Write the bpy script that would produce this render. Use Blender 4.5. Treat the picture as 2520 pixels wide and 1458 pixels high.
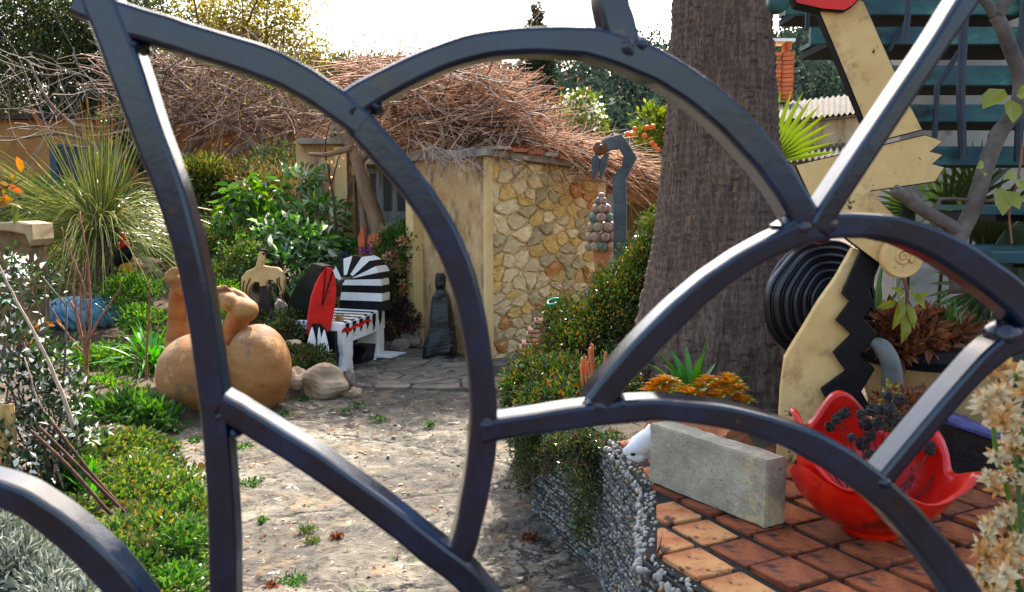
import bpy, math, random
import numpy as np
from mathutils import Vector, Matrix, noise as mnoise

for o in list(bpy.data.objects):
    bpy.data.objects.remove(o)
sc = bpy.context.scene
COL = sc.collection
R = math.radians

# ------------------------------------------------------------------ camera, sky, sun
FPX = 2100.0
CAM = np.array([0.0, 0.0, 1.6])
PITCH = math.atan(229 / FPX)
cam = bpy.data.cameras.new('camera')
cam.sensor_width = 36
cam.lens = 36 * FPX / 2520
cam.clip_start = 0.05
cam.clip_end = 3000
cam.dof.use_dof = True
cam.dof.focus_distance = 5.0
cam.dof.aperture_fstop = 13.0
camo = bpy.data.objects.new('camera', cam)
COL.objects.link(camo)
camo.location = CAM
camo.rotation_euler = (R(90) - PITCH, 0, 0)
sc.camera = camo

SUN_EL, SUN_AZ = R(46), R(9)
world = bpy.data.worlds.new('World')
sc.world = world
world.use_nodes = True
wn = world.node_tree
sky = wn.nodes.new('ShaderNodeTexSky')
sky.sky_type = 'NISHITA'
sky.sun_disc = False
sky.sun_elevation = SUN_EL
sky.sun_rotation = SUN_AZ
sky.air_density = 1.3
sky.dust_density = 4.0
sky.ozone_density = 1.0
bg = wn.nodes['Background']
bg.inputs['Strength'].default_value = 0.15
wn.links.new(sky.outputs['Color'], bg.inputs['Color'])

tosun = Vector((math.sin(SUN_AZ) * math.cos(SUN_EL), math.cos(SUN_AZ) * math.cos(SUN_EL), math.sin(SUN_EL)))
sl = bpy.data.lights.new('sun', 'SUN')
sl.energy = 3.9
sl.angle = R(0.53)
sl.color = (1.0, 0.94, 0.84)
slo = bpy.data.objects.new('sun', sl)
COL.objects.link(slo)
slo.rotation_euler = tosun.to_track_quat('Z', 'Y').to_euler()
slo.location = (3, 10, 15)

sc.view_settings.view_transform = 'Standard'
sc.view_settings.look = 'None'
sc.view_settings.exposure = 1.88
sc.view_settings.gamma = 1
sc.view_settings.use_curve_mapping = False

# ------------------------------------------------------------------ geometry of the view: photo measurements to metres
def ray(px, py):
    x = (px - 1260) / FPX
    y = -(py - 729) / FPX
    return np.array([x, math.cos(PITCH) + y * math.sin(PITCH), -math.sin(PITCH) + y * math.cos(PITCH)])

def P(px, py, Y):
    d = ray(px, py)
    return CAM + d * (Y / d[1])

def G(px, py, z=0.0):
    d = ray(px, py)
    return CAM + d * ((z - CAM[2]) / d[2])

# ------------------------------------------------------------------ materials
def hx(h):
    c = [int(h[i:i + 2], 16) / 255 for i in (0, 2, 4)]
    return tuple((v / 12.92 if v <= .04045 else ((v + .055) / 1.055) ** 2.4) for v in c) + (1.0,)

def ramp_set(node, cols):
    cr = node.color_ramp
    n = len(cols)
    while len(cr.elements) < n:
        cr.elements.new(0.5)
    for i, c in enumerate(cols):
        if isinstance(c, tuple) and isinstance(c[0], (int, float)) and len(c) == 2 and isinstance(c[1], str):
            p, h = c
        else:
            p, h = (i / max(1, n - 1)), c
        cr.elements[i].position = p
        cr.elements[i].color = hx(h)

def M(name, cols, scale=6.0, rough=0.7, bump=0.3, bscale=40.0, bdist=0.01, stretch=(1, 1, 1), spots=None, metal=0.0, spec=0.4, island=0.0, coat=0.0, detail=8, vor=None):
    """noise-mixed colours, fine relief, optional dark/light spots (colour, scale, threshold, softness)"""
    m = bpy.data.materials.new(name)
    m.use_nodes = True
    nt = m.node_tree
    N, L = nt.nodes, nt.links
    b = N['Principled BSDF']
    tc = N.new('ShaderNodeTexCoord')
    mp = N.new('ShaderNodeMapping')
    mp.inputs['Scale'].default_value = stretch
    L.new(tc.outputs['Object'], mp.inputs['Vector'])
    n1 = N.new('ShaderNodeTexNoise')
    n1.inputs['Scale'].default_value = scale
    n1.inputs['Detail'].default_value = detail
    n1.inputs['Roughness'].default_value = .65
    L.new(mp.outputs['Vector'], n1.inputs['Vector'])
    rp = N.new('ShaderNodeValToRGB')
    cs = cols
    if all(isinstance(c, str) for c in cols):
        n = len(cols)
        cs = [(.32 + .36 * i / max(1, n - 1), c) for i, c in enumerate(cols)]
    ramp_set(rp, cs)
    L.new(n1.outputs['Fac'], rp.inputs['Fac'])
    col = rp.outputs['Color']
    if island > 0:
        oi = N.new('ShaderNodeObjectInfo')
        hs = N.new('ShaderNodeHueSaturation')
        mr = N.new('ShaderNodeMapRange')
        mr.inputs['To Min'].default_value = 1 - island
        mr.inputs['To Max'].default_value = 1 + island
        L.new(oi.outputs['Random'], mr.inputs['Value'])
        L.new(mr.outputs['Result'], hs.inputs['Value'])
        L.new(col, hs.inputs['Color'])
        col = hs.outputs['Color']
    for sp in (spots or []):
        scol, ssc, th, soft = sp[:4]
        st = sp[4] if len(sp) > 4 else (1, 1, 1)
        mp2 = N.new('ShaderNodeMapping')
        mp2.inputs['Scale'].default_value = st
        mp2.inputs['Location'].default_value = (ssc * .37, 1.7, th * 9)
        L.new(tc.outputs['Object'], mp2.inputs['Vector'])
        n2 = N.new('ShaderNodeTexNoise')
        n2.inputs['Scale'].default_value = ssc
        n2.inputs['Detail'].default_value = 6
        n2.inputs['Roughness'].default_value = .7
        L.new(mp2.outputs['Vector'], n2.inputs['Vector'])
        r2 = N.new('ShaderNodeMapRange')
        r2.inputs['From Min'].default_value = th
        r2.inputs['From Max'].default_value = th + soft
        L.new(n2.outputs['Fac'], r2.inputs['Value'])
        mx = N.new('ShaderNodeMix')
        mx.data_type = 'RGBA'
        L.new(r2.outputs['Result'], mx.inputs['Factor'])
        L.new(col, mx.inputs['A'])
        mx.inputs['B'].default_value = hx(scol)
        col = mx.outputs['Result']
    L.new(col, b.inputs['Base Color'])
    b.inputs['Roughness'].default_value = rough
    b.inputs['Metallic'].default_value = metal
    b.inputs['Specular IOR Level'].default_value = spec
    b.inputs['Coat Weight'].default_value = coat
    b.inputs['Coat Roughness'].default_value = .12
    if bump > 0:
        n3 = N.new('ShaderNodeTexNoise')
        n3.inputs['Scale'].default_value = bscale
        n3.inputs['Detail'].default_value = 8
        n3.inputs['Roughness'].default_value = .7
        L.new(mp.outputs['Vector'], n3.inputs['Vector'])
        h = n3.outputs['Fac']
        if vor:
            v = N.new('ShaderNodeTexVoronoi')
            v.feature = 'DISTANCE_TO_EDGE'
            v.inputs['Scale'].default_value = vor
            nw = N.new('ShaderNodeMix')
            nw.data_type = 'VECTOR'
            nw.inputs['Factor'].default_value = .12
            L.new(mp.outputs['Vector'], nw.inputs[4])
            L.new(n1.outputs['Color'], nw.inputs[5])
            L.new(nw.outputs[1], v.inputs['Vector'])
            lt = N.new('ShaderNodeMapRange')
            lt.inputs['From Max'].default_value = .02
            L.new(v.outputs['Distance'], lt.inputs['Value'])
            ad = N.new('ShaderNodeMath')
            ad.operation = 'ADD'
            L.new(lt.outputs['Result'], ad.inputs[0])
            L.new(h, ad.inputs[1])
            h = ad.outputs[0]
        bp = N.new('ShaderNodeBump')
        bp.inputs['Strength'].default_value = bump
        bp.inputs['Distance'].default_value = bdist
        L.new(h, bp.inputs['Height'])
        L.new(bp.outputs['Normal'], b.inputs['Normal'])
    return m

def LM(name, cols, rough=.45, trans=.35, spec=.5, tboost=1.6, nscale=3.0, nlo=.6, nhi=1.35):
    """leaf: colour varies from leaf to leaf, light shines through"""
    m = bpy.data.materials.new(name)
    m.use_nodes = True
    nt = m.node_tree
    N, L = nt.nodes, nt.links
    b = N['Principled BSDF']
    out = N['Material Output']
    g = N.new('ShaderNodeNewGeometry')
    rp = N.new('ShaderNodeValToRGB')
    ramp_set(rp, cols)
    L.new(g.outputs['Random Per Island'], rp.inputs['Fac'])
    tc = N.new('ShaderNodeTexCoord')
    ns = N.new('ShaderNodeTexNoise')
    ns.inputs['Scale'].default_value = nscale
    ns.inputs['Detail'].default_value = 3
    L.new(tc.outputs['Object'], ns.inputs['Vector'])
    mr = N.new('ShaderNodeMapRange')
    mr.inputs['From Min'].default_value = .3
    mr.inputs['From Max'].default_value = .7
    mr.inputs['To Min'].default_value = nlo
    mr.inputs['To Max'].default_value = nhi
    L.new(ns.outputs['Fac'], mr.inputs['Value'])
    hs = N.new('ShaderNodeHueSaturation')
    L.new(rp.outputs['Color'], hs.inputs['Color'])
    L.new(mr.outputs['Result'], hs.inputs['Value'])
    L.new(hs.outputs['Color'], b.inputs['Base Color'])
    b.inputs['Roughness'].default_value = rough
    b.inputs['Specular IOR Level'].default_value = spec
    if trans > 0:
        tr = N.new('ShaderNodeBsdfTranslucent')
        h2 = N.new('ShaderNodeHueSaturation')
        h2.inputs['Value'].default_value = tboost
        h2.inputs['Saturation'].default_value = 1.15
        L.new(hs.outputs['Color'], h2.inputs['Color'])
        L.new(h2.outputs['Color'], tr.inputs['Color'])
        mx = N.new('ShaderNodeMixShader')
        mx.inputs['Fac'].default_value = trans
        L.new(b.outputs['BSDF'], mx.inputs[1])
        L.new(tr.outputs['BSDF'], mx.inputs[2])
        L.new(mx.outputs['Shader'], out.inputs['Surface'])
    return m

# ------------------------------------------------------------------ objects, tags
def tag(o, label=None, cat=None, group=None, kind=None):
    if label: o['label'] = label
    if cat: o['category'] = cat
    if group: o['group'] = group
    if kind: o['kind'] = kind
    return o

def wloc(o):
    v = Vector((0, 0, 0))
    while o:
        v = v + o.location
        o = o.parent
    return v

def thing(name, label, cat, loc, group=None):
    o = bpy.data.objects.new(name, None)
    o.empty_display_size = .1
    COL.objects.link(o)
    o.location = Vector([float(v) for v in loc])
    return tag(o, label, cat, group)

def put(name, me, parent=None, loc=(0, 0, 0), rot=None, scale=None):
    o = bpy.data.objects.new(name, me)
    COL.objects.link(o)
    loc = Vector([float(v) for v in loc])
    if parent is not None:
        o.parent = parent
        o.location = loc - wloc(parent)
    else:
        o.location = loc
    if rot is not None:
        o.rotation_euler = rot
    if scale is not None:
        o.scale = scale
    return o

def copy_tree(o, parent=None, off=None):
    c = o.copy()
    COL.objects.link(c)
    c.parent = parent
    if off is not None:
        c.location = o.location + Vector(off)
    for ch in o.children:
        copy_tree(ch, c)
    return c

def unit(v):
    v = np.asarray(v, float)
    return v / np.maximum(np.linalg.norm(v, axis=-1, keepdims=True), 1e-9)

class MB:
    def __init__(s):
        s.V, s.F, s.n = [], [], 0
    def add(s, V, F, m=0):
        V = np.asarray(V, float).reshape(-1, 3)
        F = np.asarray(F, int)
        if F.ndim == 1: F = F[None]
        s.V.append(V)
        s.F.append((F + s.n, m))
        s.n += len(V)
    def faces(s, F, m, base):
        s.F.append((np.asarray(F, int) + base, m))
    def mesh(s, name, mats, origin=None, smooth=False):
        V = np.concatenate(s.V)
        if origin is None:
            origin = np.array([V[:, 0].mean(), V[:, 1].mean(), V[:, 2].min()])
        V = V - np.asarray(origin)
        me = bpy.data.meshes.new(name)
        me.vertices.add(len(V))
        me.vertices.foreach_set('co', V.astype(np.float32).ravel())
        loops = np.concatenate([f.ravel() for f, m in s.F])
        tot = np.concatenate([np.full(len(f), f.shape[1]) for f, m in s.F])
        mi = np.concatenate([np.full(len(f), m) for f, m in s.F])
        st = np.concatenate([[0], np.cumsum(tot)[:-1]])
        me.loops.add(len(loops))
        me.loops.foreach_set('vertex_index', loops.astype(np.int32))
        me.polygons.add(len(tot))
        me.polygons.foreach_set('loop_start', st.astype(np.int32))
        me.polygons.foreach_set('loop_total', tot.astype(np.int32))
        me.polygons.foreach_set('material_index', mi.astype(np.int32))
        me.polygons.foreach_set('use_smooth', np.full(len(tot), bool(smooth)))
        for mt in (mats if isinstance(mats, (list, tuple)) else [mats]):
            me.materials.append(mt)
        me.update(calc_edges=True)
        me.validate()
        return me, origin
    def build(s, name, mats, parent=None, smooth=False, origin=None):
        me, origin = s.mesh(name, mats, origin, smooth)
        return put(name, me, parent, origin)
    # ---- shapes
    def box(s, c, size, Rm=None, m=0, jit=0, rng=None):
        a = np.array([[x, y, z] for z in (-1, 1) for y in (-1, 1) for x in (-1, 1)], float) * np.asarray(size) / 2
        if jit: a = a + rng.normal(0, jit, a.shape)
        if Rm is not None: a = a @ np.asarray(Rm).T
        s.add(a + np.asarray(c), [[0, 2, 3, 1], [4, 5, 7, 6], [0, 1, 5, 4], [2, 6, 7, 3], [0, 4, 6, 2], [1, 3, 7, 5]], m)
    def hexa(s, p, m=0):
        s.add(p, [[3, 2, 1, 0], [4, 5, 6, 7], [0, 1, 5, 4], [1, 2, 6, 5], [2, 3, 7, 6], [3, 0, 4, 7]], m)
    def prism(s, pts, vec, m=0, mside=None, bevel=0.0):
        pts = np.asarray(pts, float)
        n = len(pts)
        vec = np.asarray(vec, float)
        b = s.n
        if bevel > 0:
            c = pts.mean(0)
            d = unit(vec)
            e = unit(np.roll(pts, -1, 0) - np.roll(pts, 1, 0))
            nn = np.cross(e, d)
            # outward test by polygon orientation
            area = 0
            for i in range(n):
                area += np.dot(np.cross(pts[i] - c, pts[(i + 1) % n] - c), d)
            if area < 0: nn = -nn
            inn = pts - nn * bevel
            rings = [inn, pts + d * bevel, pts + vec - d * bevel, inn + vec]
        else:
            rings = [pts, pts + vec]
        V = np.concatenate(rings)
        s.V.append(V); s.n += len(V)
        k = len(rings)
        s.faces([list(range(n))[::-1]], m, b)
        s.faces([list(range((k - 1) * n, k * n))], m, b)
        ms = m if mside is None else mside
        for r in range(k - 1):
            s.faces([[r * n + i, r * n + (i + 1) % n, (r + 1) * n + (i + 1) % n, (r + 1) * n + i] for i in range(n)], ms, b)
    def tube(s, pts, rad, n=8, m=0, cap=True, squash=None):
        pts = np.asarray(pts, float)
        K = len(pts)
        rad = np.full(K, rad) if np.isscalar(rad) else np.asarray(rad, float)
        T = unit(np.gradient(pts, axis=0))
        u = np.cross(T[0], [0.3, 0.2, 1.0])
        if np.linalg.norm(u) < 1e-3: u = np.cross(T[0], [1, 0, 0])
        u = unit(u)
        V = []
        a = np.arange(n) * 2 * math.pi / n
        for i in range(K):
            u = unit(u - T[i] * np.dot(u, T[i]))
            v = np.cross(T[i], u)
            V.append(pts[i] + rad[i] * (np.cos(a)[:, None] * u + np.sin(a)[:, None] * v * (squash or 1)))
        V = np.concatenate(V)
        i, j = np.meshgrid(np.arange(K - 1), np.arange(n), indexing='ij')
        i, j = i.ravel(), j.ravel()
        F = np.stack([i * n + j, i * n + (j + 1) % n, (i + 1) * n + (j + 1) % n, (i + 1) * n + j], 1)
        b = s.n
        s.add(V, F, m)
        if cap:
            s.faces([list(range(n))[::-1]], m, b)
            s.faces([list(range((K - 1) * n, K * n))], m, b)
    def tubes(s, PTS, rad, n=3, m=0):
        """PTS (N,K,3), rad (N,K) or (K,)"""
        PTS = np.asarray(PTS, float)
        N_, K, _ = PTS.shape
        rad = np.broadcast_to(np.asarray(rad, float), (N_, K))
        T = unit(np.gradient(PTS, axis=1))
        ref = np.where(np.abs(T[:, :, 2:3]) > .9, np.array([1.0, 0, 0]), np.array([0, 0, 1.0]))
        U = unit(np.cross(T, ref))
        W = np.cross(T, U)
        a = np.arange(n) * 2 * math.pi / n
        V = PTS[:, :, None, :] + rad[:, :, None, None] * (np.cos(a)[None, None, :, None] * U[:, :, None, :] + np.sin(a)[None, None, :, None] * W[:, :, None, :])
        i, j = np.meshgrid(np.arange(K - 1), np.arange(n), indexing='ij')
        i, j = i.ravel(), j.ravel()
        F = np.stack([i * n + j, i * n + (j + 1) % n, (i + 1) * n + (j + 1) % n, (i + 1) * n + j], 1)
        F = (F[None] + (np.arange(N_) * K * n)[:, None, None]).reshape(-1, 4)
        s.add(V.reshape(-1, 3), F, m)
    def blades(s, PTS, width, side, m=0, fold=0.0):
        """ribbons: PTS (N,K,3), width (N,K) or (K,), side (N,3); fold makes a V section"""
        PTS = np.asarray(PTS, float)
        N_, K, _ = PTS.shape
        width = np.broadcast_to(np.asarray(width, float), (N_, K))
        S = np.asarray(side, float)[:, None, :] * np.ones((1, K, 1))
        A = PTS - S * width[:, :, None] / 2
        B = PTS + S * width[:, :, None] / 2
        i = np.arange(K - 1)
        if fold:
            T = unit(np.gradient(PTS, axis=1))
            Nn = unit(np.cross(S, T))
            Cc = PTS - Nn * width[:, :, None] * fold
            V = np.stack([A, Cc, B], 2).reshape(-1, 3)
            F = np.concatenate([np.stack([i * 3, i * 3 + 1, i * 3 + 4, i * 3 + 3], 1), np.stack([i * 3 + 1, i * 3 + 2, i * 3 + 5, i * 3 + 4], 1)])
            F = (F[None] + (np.arange(N_) * K * 3)[:, None, None]).reshape(-1, 4)
        else:
            V = np.stack([A, B], 2).reshape(-1, 3)
            F = np.stack([i * 2, i * 2 + 1, i * 2 + 3, i * 2 + 2], 1)
            F = (F[None] + (np.arange(N_) * K * 2)[:, None, None]).reshape(-1, 4)
        s.add(V, F, m)
    def leaves(s, C, D, Nn, Ln, wr=.45, fold=.15, m=0, full=False):
        """leaf blades from base C along D; two faces creased on the midrib (full: six, rounder)"""
        C = np.asarray(C, float); N_ = len(C)
        D = unit(D); Nn = unit(Nn - D * np.sum(np.asarray(Nn) * D, 1, keepdims=True))
        S = np.cross(D, Nn)
        Ln = np.broadcast_to(np.asarray(Ln, float), (N_,))[:, None]
        w = Ln * wr / 2
        if full:
            V = np.stack([C, C + D * Ln * .3 + S * w * .85 + Nn * Ln * fold * .7, C + D * Ln * .65 + S * w * .8 + Nn * Ln * fold * .5, C + D * Ln - Nn * Ln * .12,
                          C + D * Ln * .65 - S * w * .8 + Nn * Ln * fold * .5, C + D * Ln * .3 - S * w * .85 + Nn * Ln * fold * .7, C + D * Ln * .35, C + D * Ln * .68 - Nn * Ln * .03], 1).reshape(-1, 3)
            F = np.array([[0, 1, 6], [6, 1, 2], [6, 2, 7], [7, 2, 3], [0, 6, 5], [6, 4, 5], [6, 7, 4], [7, 3, 4]])
            F = (F[None] + (np.arange(N_) * 8)[:, None, None]).reshape(-1, 3)
        else:
            V = np.stack([C, C + D * Ln * .45 + S * w + Nn * Ln * fold, C + D * Ln, C + D * Ln * .45 - S * w + Nn * Ln * fold], 1).reshape(-1, 3)
            F = np.array([[0, 1, 2], [0, 2, 3]])
            F = (F[None] + (np.arange(N_) * 4)[:, None, None]).reshape(-1, 3)
        s.add(V, F, m)
    def sphere(s, c, r, nu=16, nv=10, m=0, amp=0.0, freq=2.0, seed=0, Rm=None, flute=None):
        r = np.ones(3) * r if np.isscalar(r) else np.asarray(r, float)
        V = []
        for j in range(1, nv):
            th = math.pi * j / nv
            for i in range(nu):
                ph = 2 * math.pi * i / nu
                V.append([math.sin(th) * math.cos(ph), math.sin(th) * math.sin(ph), math.cos(th)])
        V += [[0, 0, 1], [0, 0, -1]]
        V = np.array(V)
        if amp:
            k = np.array([1 + amp * mnoise.noise(Vector(v * freq) + Vector((seed * 3.1, seed * 1.7, seed))) for v in V])
            V = V * k[:, None]
        V = V * r
        if Rm is not None: V = V @ np.asarray(Rm).T
        F = [[(j) * nu + i, (j + 1) * nu + i, (j + 1) * nu + (i + 1) % nu, j * nu + (i + 1) % nu] for j in range(nv - 2) for i in range(nu)]
        b = s.n
        s.add(V + np.asarray(c), F, m)
        t = (nv - 1) * nu
        s.faces([[t, i, (i + 1) % nu] for i in range(nu)], m, b)
        s.faces([[t + 1, (nv - 2) * nu + (i + 1) % nu, (nv - 2) * nu + i] for i in range(nu)], m, b)
    def lathe(s, prof, c, n=24, m=0, ang=None):
        prof = np.asarray(prof, float)
        K = len(prof)
        a = np.arange(n) * 2 * math.pi / n
        V = np.stack([prof[:, 0:1] * np.cos(a), prof[:, 0:1] * np.sin(a), prof[:, 1:2] * np.ones(n)], 2).reshape(-1, 3)
        F = [[k * n + i, k * n + (i + 1) % n, (k + 1) * n + (i + 1) % n, (k + 1) * n + i] for k in range(K - 1) for i in range(n)]
        s.add(V + np.asarray(c), F, m)
    def grid(s, V, nu, nv, m=0):
        i, j = np.meshgrid(np.arange(nu - 1), np.arange(nv - 1), indexing='ij')
        i, j = i.ravel(), j.ravel()
        F = np.stack([i * nv + j, (i + 1) * nv + j, (i + 1) * nv + j + 1, i * nv + j + 1], 1)
        s.add(V, F, m)

def rotz(a):
    c, s_ = math.cos(a), math.sin(a)
    return np.array([[c, -s_, 0], [s_, c, 0], [0, 0, 1]])

def rot_rand(rng):
    q = unit(rng.normal(size=4))
    return np.array(Matrix.Rotation(rng.uniform(0, 6.28), 3, Vector(unit(rng.normal(size=3)))))

def catmull(pts, per=8):
    pts = np.asarray(pts, float)
    p = np.concatenate([[2 * pts[0] - pts[1]], pts, [2 * pts[-1] - pts[-2]]])
    out = []
    for i in range(1, len(p) - 2):
        for t in np.arange(per) / per:
            out.append(.5 * ((2 * p[i]) + (-p[i - 1] + p[i + 1]) * t + (2 * p[i - 1] - 5 * p[i] + 4 * p[i + 1] - p[i + 2]) * t * t + (-p[i - 1] + 3 * p[i] - 3 * p[i + 1] + p[i + 2]) * t ** 3))
    out.append(p[-2])
    return np.array(out)

_T = np.random.default_rng(77).random((256, 256))
def vn(x, y):
    x = np.asarray(x, float); y = np.asarray(y, float)
    xi = np.floor(x).astype(int); yi = np.floor(y).astype(int)
    fx = x - xi; fy = y - yi
    fx = fx * fx * (3 - 2 * fx); fy = fy * fy * (3 - 2 * fy)
    a = _T[xi % 256, yi % 256]; b = _T[(xi + 1) % 256, yi % 256]
    c = _T[xi % 256, (yi + 1) % 256]; d = _T[(xi + 1) % 256, (yi + 1) % 256]
    return (a * (1 - fx) + b * fx) * (1 - fy) + (c * (1 - fx) + d * fx) * fy - .5
def fbm(x, y, o=4):
    return sum(vn(x * 2 ** i + 13 * i, y * 2 ** i + 7 * i) / 2 ** i for i in range(o))

def cloud(ells, n, rng, k=40, sig=.2, shell=(.55, 1.0)):
    """clumped points in ellipsoids (centre, radii): returns points, outward directions"""
    vol = np.array([np.prod(np.asarray(e[1]) ** .8) for e in ells])
    cnt = np.maximum(1, (n * vol / vol.sum())).astype(int)
    Ps, Ds = [], []
    for (c, r), m_ in zip(ells, cnt):
        r = np.asarray(r, float)
        kk = max(3, int(k * m_ / n * len(ells) / 1.0))
        d = unit(rng.normal(size=(kk, 3)))
        cc = d * rng.uniform(*shell, (kk, 1))
        w = rng.uniform(.4, 1.6, kk); w /= w.sum()
        idx = rng.choice(kk, m_, p=w)
        p = cc[idx] + rng.normal(size=(m_, 3)) * sig
        Ps.append(np.asarray(c) + p * r)
        Ds.append(unit(d[idx] + .8 * rng.normal(size=(m_, 3)) + p * .6))
    return np.concatenate(Ps), np.concatenate(Ds)

def stems(base, tips, rng, K=5, wob=.06):
    """bent lines from base points to tips (N,K,3)"""
    base = np.asarray(base, float); tips = np.asarray(tips, float)
    t = np.linspace(0, 1, K)[None, :, None]
    L_ = np.linalg.norm(tips - base, axis=1)[:, None, None]
    p = base[:, None] * (1 - t) + tips[:, None] * t
    p = p + np.cumsum(rng.normal(size=p.shape) * L_ * wob, axis=1) * np.sin(t * math.pi) 
    return p

def plant(name, label, cat, blobs, n, ln, mat, seed, base=None, stem_mat=None, nst=8, wr=.45, k=40, sig=.2, shell=(.5, 1.0), full=False, up=.3, part='foliage', stem_r=.012, group=None, droop=0.0, fold=.15, zmin=None, keep=None):
    """blobs: (px, py, Y, rx_px, ry_px[, depth radius m]) measured in the photo, built as volumes at their distance"""
    rng = np.random.default_rng(seed)
    ells = []
    for b_ in blobs:
        Y = b_[2]
        rx, rz = b_[3] * Y / FPX, b_[4] * Y / FPX
        ry = b_[5] if len(b_) > 5 else (rx + rz) / 2
        ells.append((P(b_[0], b_[1], Y), (rx, ry, rz)))
    C, D = cloud(ells, n, rng, k, sig, shell)
    if zmin is not None:
        kp = C[:, 2] > zmin
        C, D = C[kp], D[kp]
    if keep is not None:
        kp = keep(C)
        C, D = C[kp], D[kp]
    N_ = len(C)
    D = unit(D + np.array([0, 0, up - droop]))
    Nn = rng.normal(size=(N_, 3)) + np.array([0, 0, 1.2])
    if base is None:
        e0 = ells[0]
        base = np.array([np.mean([e[0][0] for e in ells]), np.mean([e[0][1] for e in ells]), min(e[0][2] - e[1][2] for e in ells)])
    t = thing(name, label, cat, base, group)
    mb = MB()
    mb.leaves(C, D, Nn, ln * rng.uniform(.6, 1.3, N_), wr, fold, full=full)
    f = mb.build(part, mat, t, smooth=False)
    if stem_mat is not None and nst:
        tips = C[rng.choice(N_, nst)]
        b0 = np.tile(np.asarray(base, float), (nst, 1)) + rng.normal(size=(nst, 3)) * np.array([.05, .05, .0])
        mb = MB()
        mb.tubes(stems(b0, tips, rng, 7, .05), np.linspace(1, .35, 7) * stem_r, 5)
        mb.build('stem', stem_mat, t, smooth=True)
    return t

# ------------------------------------------------------------------ materials of the place
m_soil = M('soil', ['2e2218', '4a3826', '6a543a'], 4, .95, .6, 30, .02)
m_path = M('path_concrete', [(.3, '3a342b'), (.43, '5c5347'), (.54, '766c5c'), (.66, '988e7a')], 2.2, .85, .7, 22, .03, stretch=(.6, 1, 1),
           spots=[('4a4238', .7, .48, .14), ('4a443a', 1.3, .5, .14), ('75603f', 4.0, .56, .1), ('262320', 30, .56, .05, (.5, 1, 1)), ('aaa292', 12, .6, .06), ('4e5632', 3.1, .62, .05), ('2e2a25', 9, .59, .06)], vor=.9)
def add_cracks(m, layers):
    nt = m.node_tree; N, L = nt.nodes, nt.links
    b = N['Principled BSDF']
    col = b.inputs['Base Color'].links[0].from_socket
    tc = N.new('ShaderNodeTexCoord')
    for sc_, wid, th, colr in layers:
        nz = N.new('ShaderNodeTexNoise'); nz.inputs['Scale'].default_value = sc_ * 2.5; nz.inputs['Detail'].default_value = 8; nz.inputs['Roughness'].default_value = .75
        L.new(tc.outputs['Object'], nz.inputs['Vector'])
        mv = N.new('ShaderNodeMix'); mv.data_type = 'VECTOR'; mv.inputs['Factor'].default_value = .32
        L.new(tc.outputs['Object'], mv.inputs[4]); L.new(nz.outputs['Color'], mv.inputs[5])
        v = N.new('ShaderNodeTexVoronoi'); v.feature = 'DISTANCE_TO_EDGE'; v.inputs['Scale'].default_value = sc_
        L.new(mv.outputs[1], v.inputs['Vector'])
        r1 = N.new('ShaderNodeMapRange'); r1.inputs['From Min'].default_value = wid; r1.inputs['From Max'].default_value = wid * .3
        L.new(v.outputs['Distance'], r1.inputs['Value'])
        n2 = N.new('ShaderNodeTexNoise'); n2.inputs['Scale'].default_value = sc_ * .9; n2.inputs['Detail'].default_value = 3
        L.new(tc.outputs['Object'], n2.inputs['Vector'])
        r2 = N.new('ShaderNodeMapRange'); r2.inputs['From Min'].default_value = th; r2.inputs['From Max'].default_value = th + .06
        L.new(n2.outputs['Fac'], r2.inputs['Value'])
        mu = N.new('ShaderNodeMath'); mu.operation = 'MULTIPLY'; L.new(r1.outputs['Result'], mu.inputs[0]); L.new(r2.outputs['Result'], mu.inputs[1])
        mx = N.new('ShaderNodeMix'); mx.data_type = 'RGBA'; L.new(mu.outputs[0], mx.inputs['Factor']); L.new(col, mx.inputs['A']); mx.inputs['B'].default_value = hx(colr)
        col = mx.outputs['Result']
    L.new(col, b.inputs['Base Color'])
add_cracks(m_path, [(1.3, .018, .42, '151310'), (4.5, .035, .46, '1e1b18'), (13, .07, .5, '2a2621')])
m_flake = M('concrete_flake', ['6a6152', '8a7e6c', 'a89c88'], 9, .9, .3, 40, .004)
m_slab = M('slab_stone', ['4c463c', '645a4c', '7c705c'], 5, .85, .4, 30, .01, island=.25)
m_dirt = M('dirt_wall', ['2a2218', '44382a', '5c4c38'], 6, .95, .7, 25, .03)
m_pmortar = M('pebble_mortar', ['1a1a18', '33322d'], 12, .95, .5, 60, .01)
m_peb = [M('pebble_grey', ['444444', '686663'], 60, .6, .1, 200, .001), M('pebble_dark', ['2c2d30', '484849'], 60, .6, .1, 200, .001),
         M('pebble_pale', ['7a766e', 'a6a196'], 60, .6, .1, 200, .001), M('pebble_tan', ['8a6a45', 'b08b5c'], 60, .6, .1, 200, .001)]
m_tile = M('terracotta', [(.3, '52220e'), (.5, '783614'), (.7, '925026')], 14, .85, .6, 60, .005, spots=[('2a1a12', 16, .54, .1), ('1c1310', 55, .6, .05), ('b87c50', 9, .64, .1)], island=.3)
m_tile_worn = M('terracotta_worn', [(.3, '7c3a1e'), (.45, '9c5c34'), (.64, 'b4804c')], 10, .85, .6, 60, .005, spots=[('3a2218', 20, .56, .07), ('20150f', 60, .62, .05)], island=.1)
m_grout = M('tile_grout', ['080706', '100f0d', '1c1a16'], 30, .95, .7, 90, .006)
m_hill = M('hill_ground', [(.35, '3d4a33'), (.5, '55603f'), (.62, '8a5a3c')], .05, 1, 0)
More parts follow.
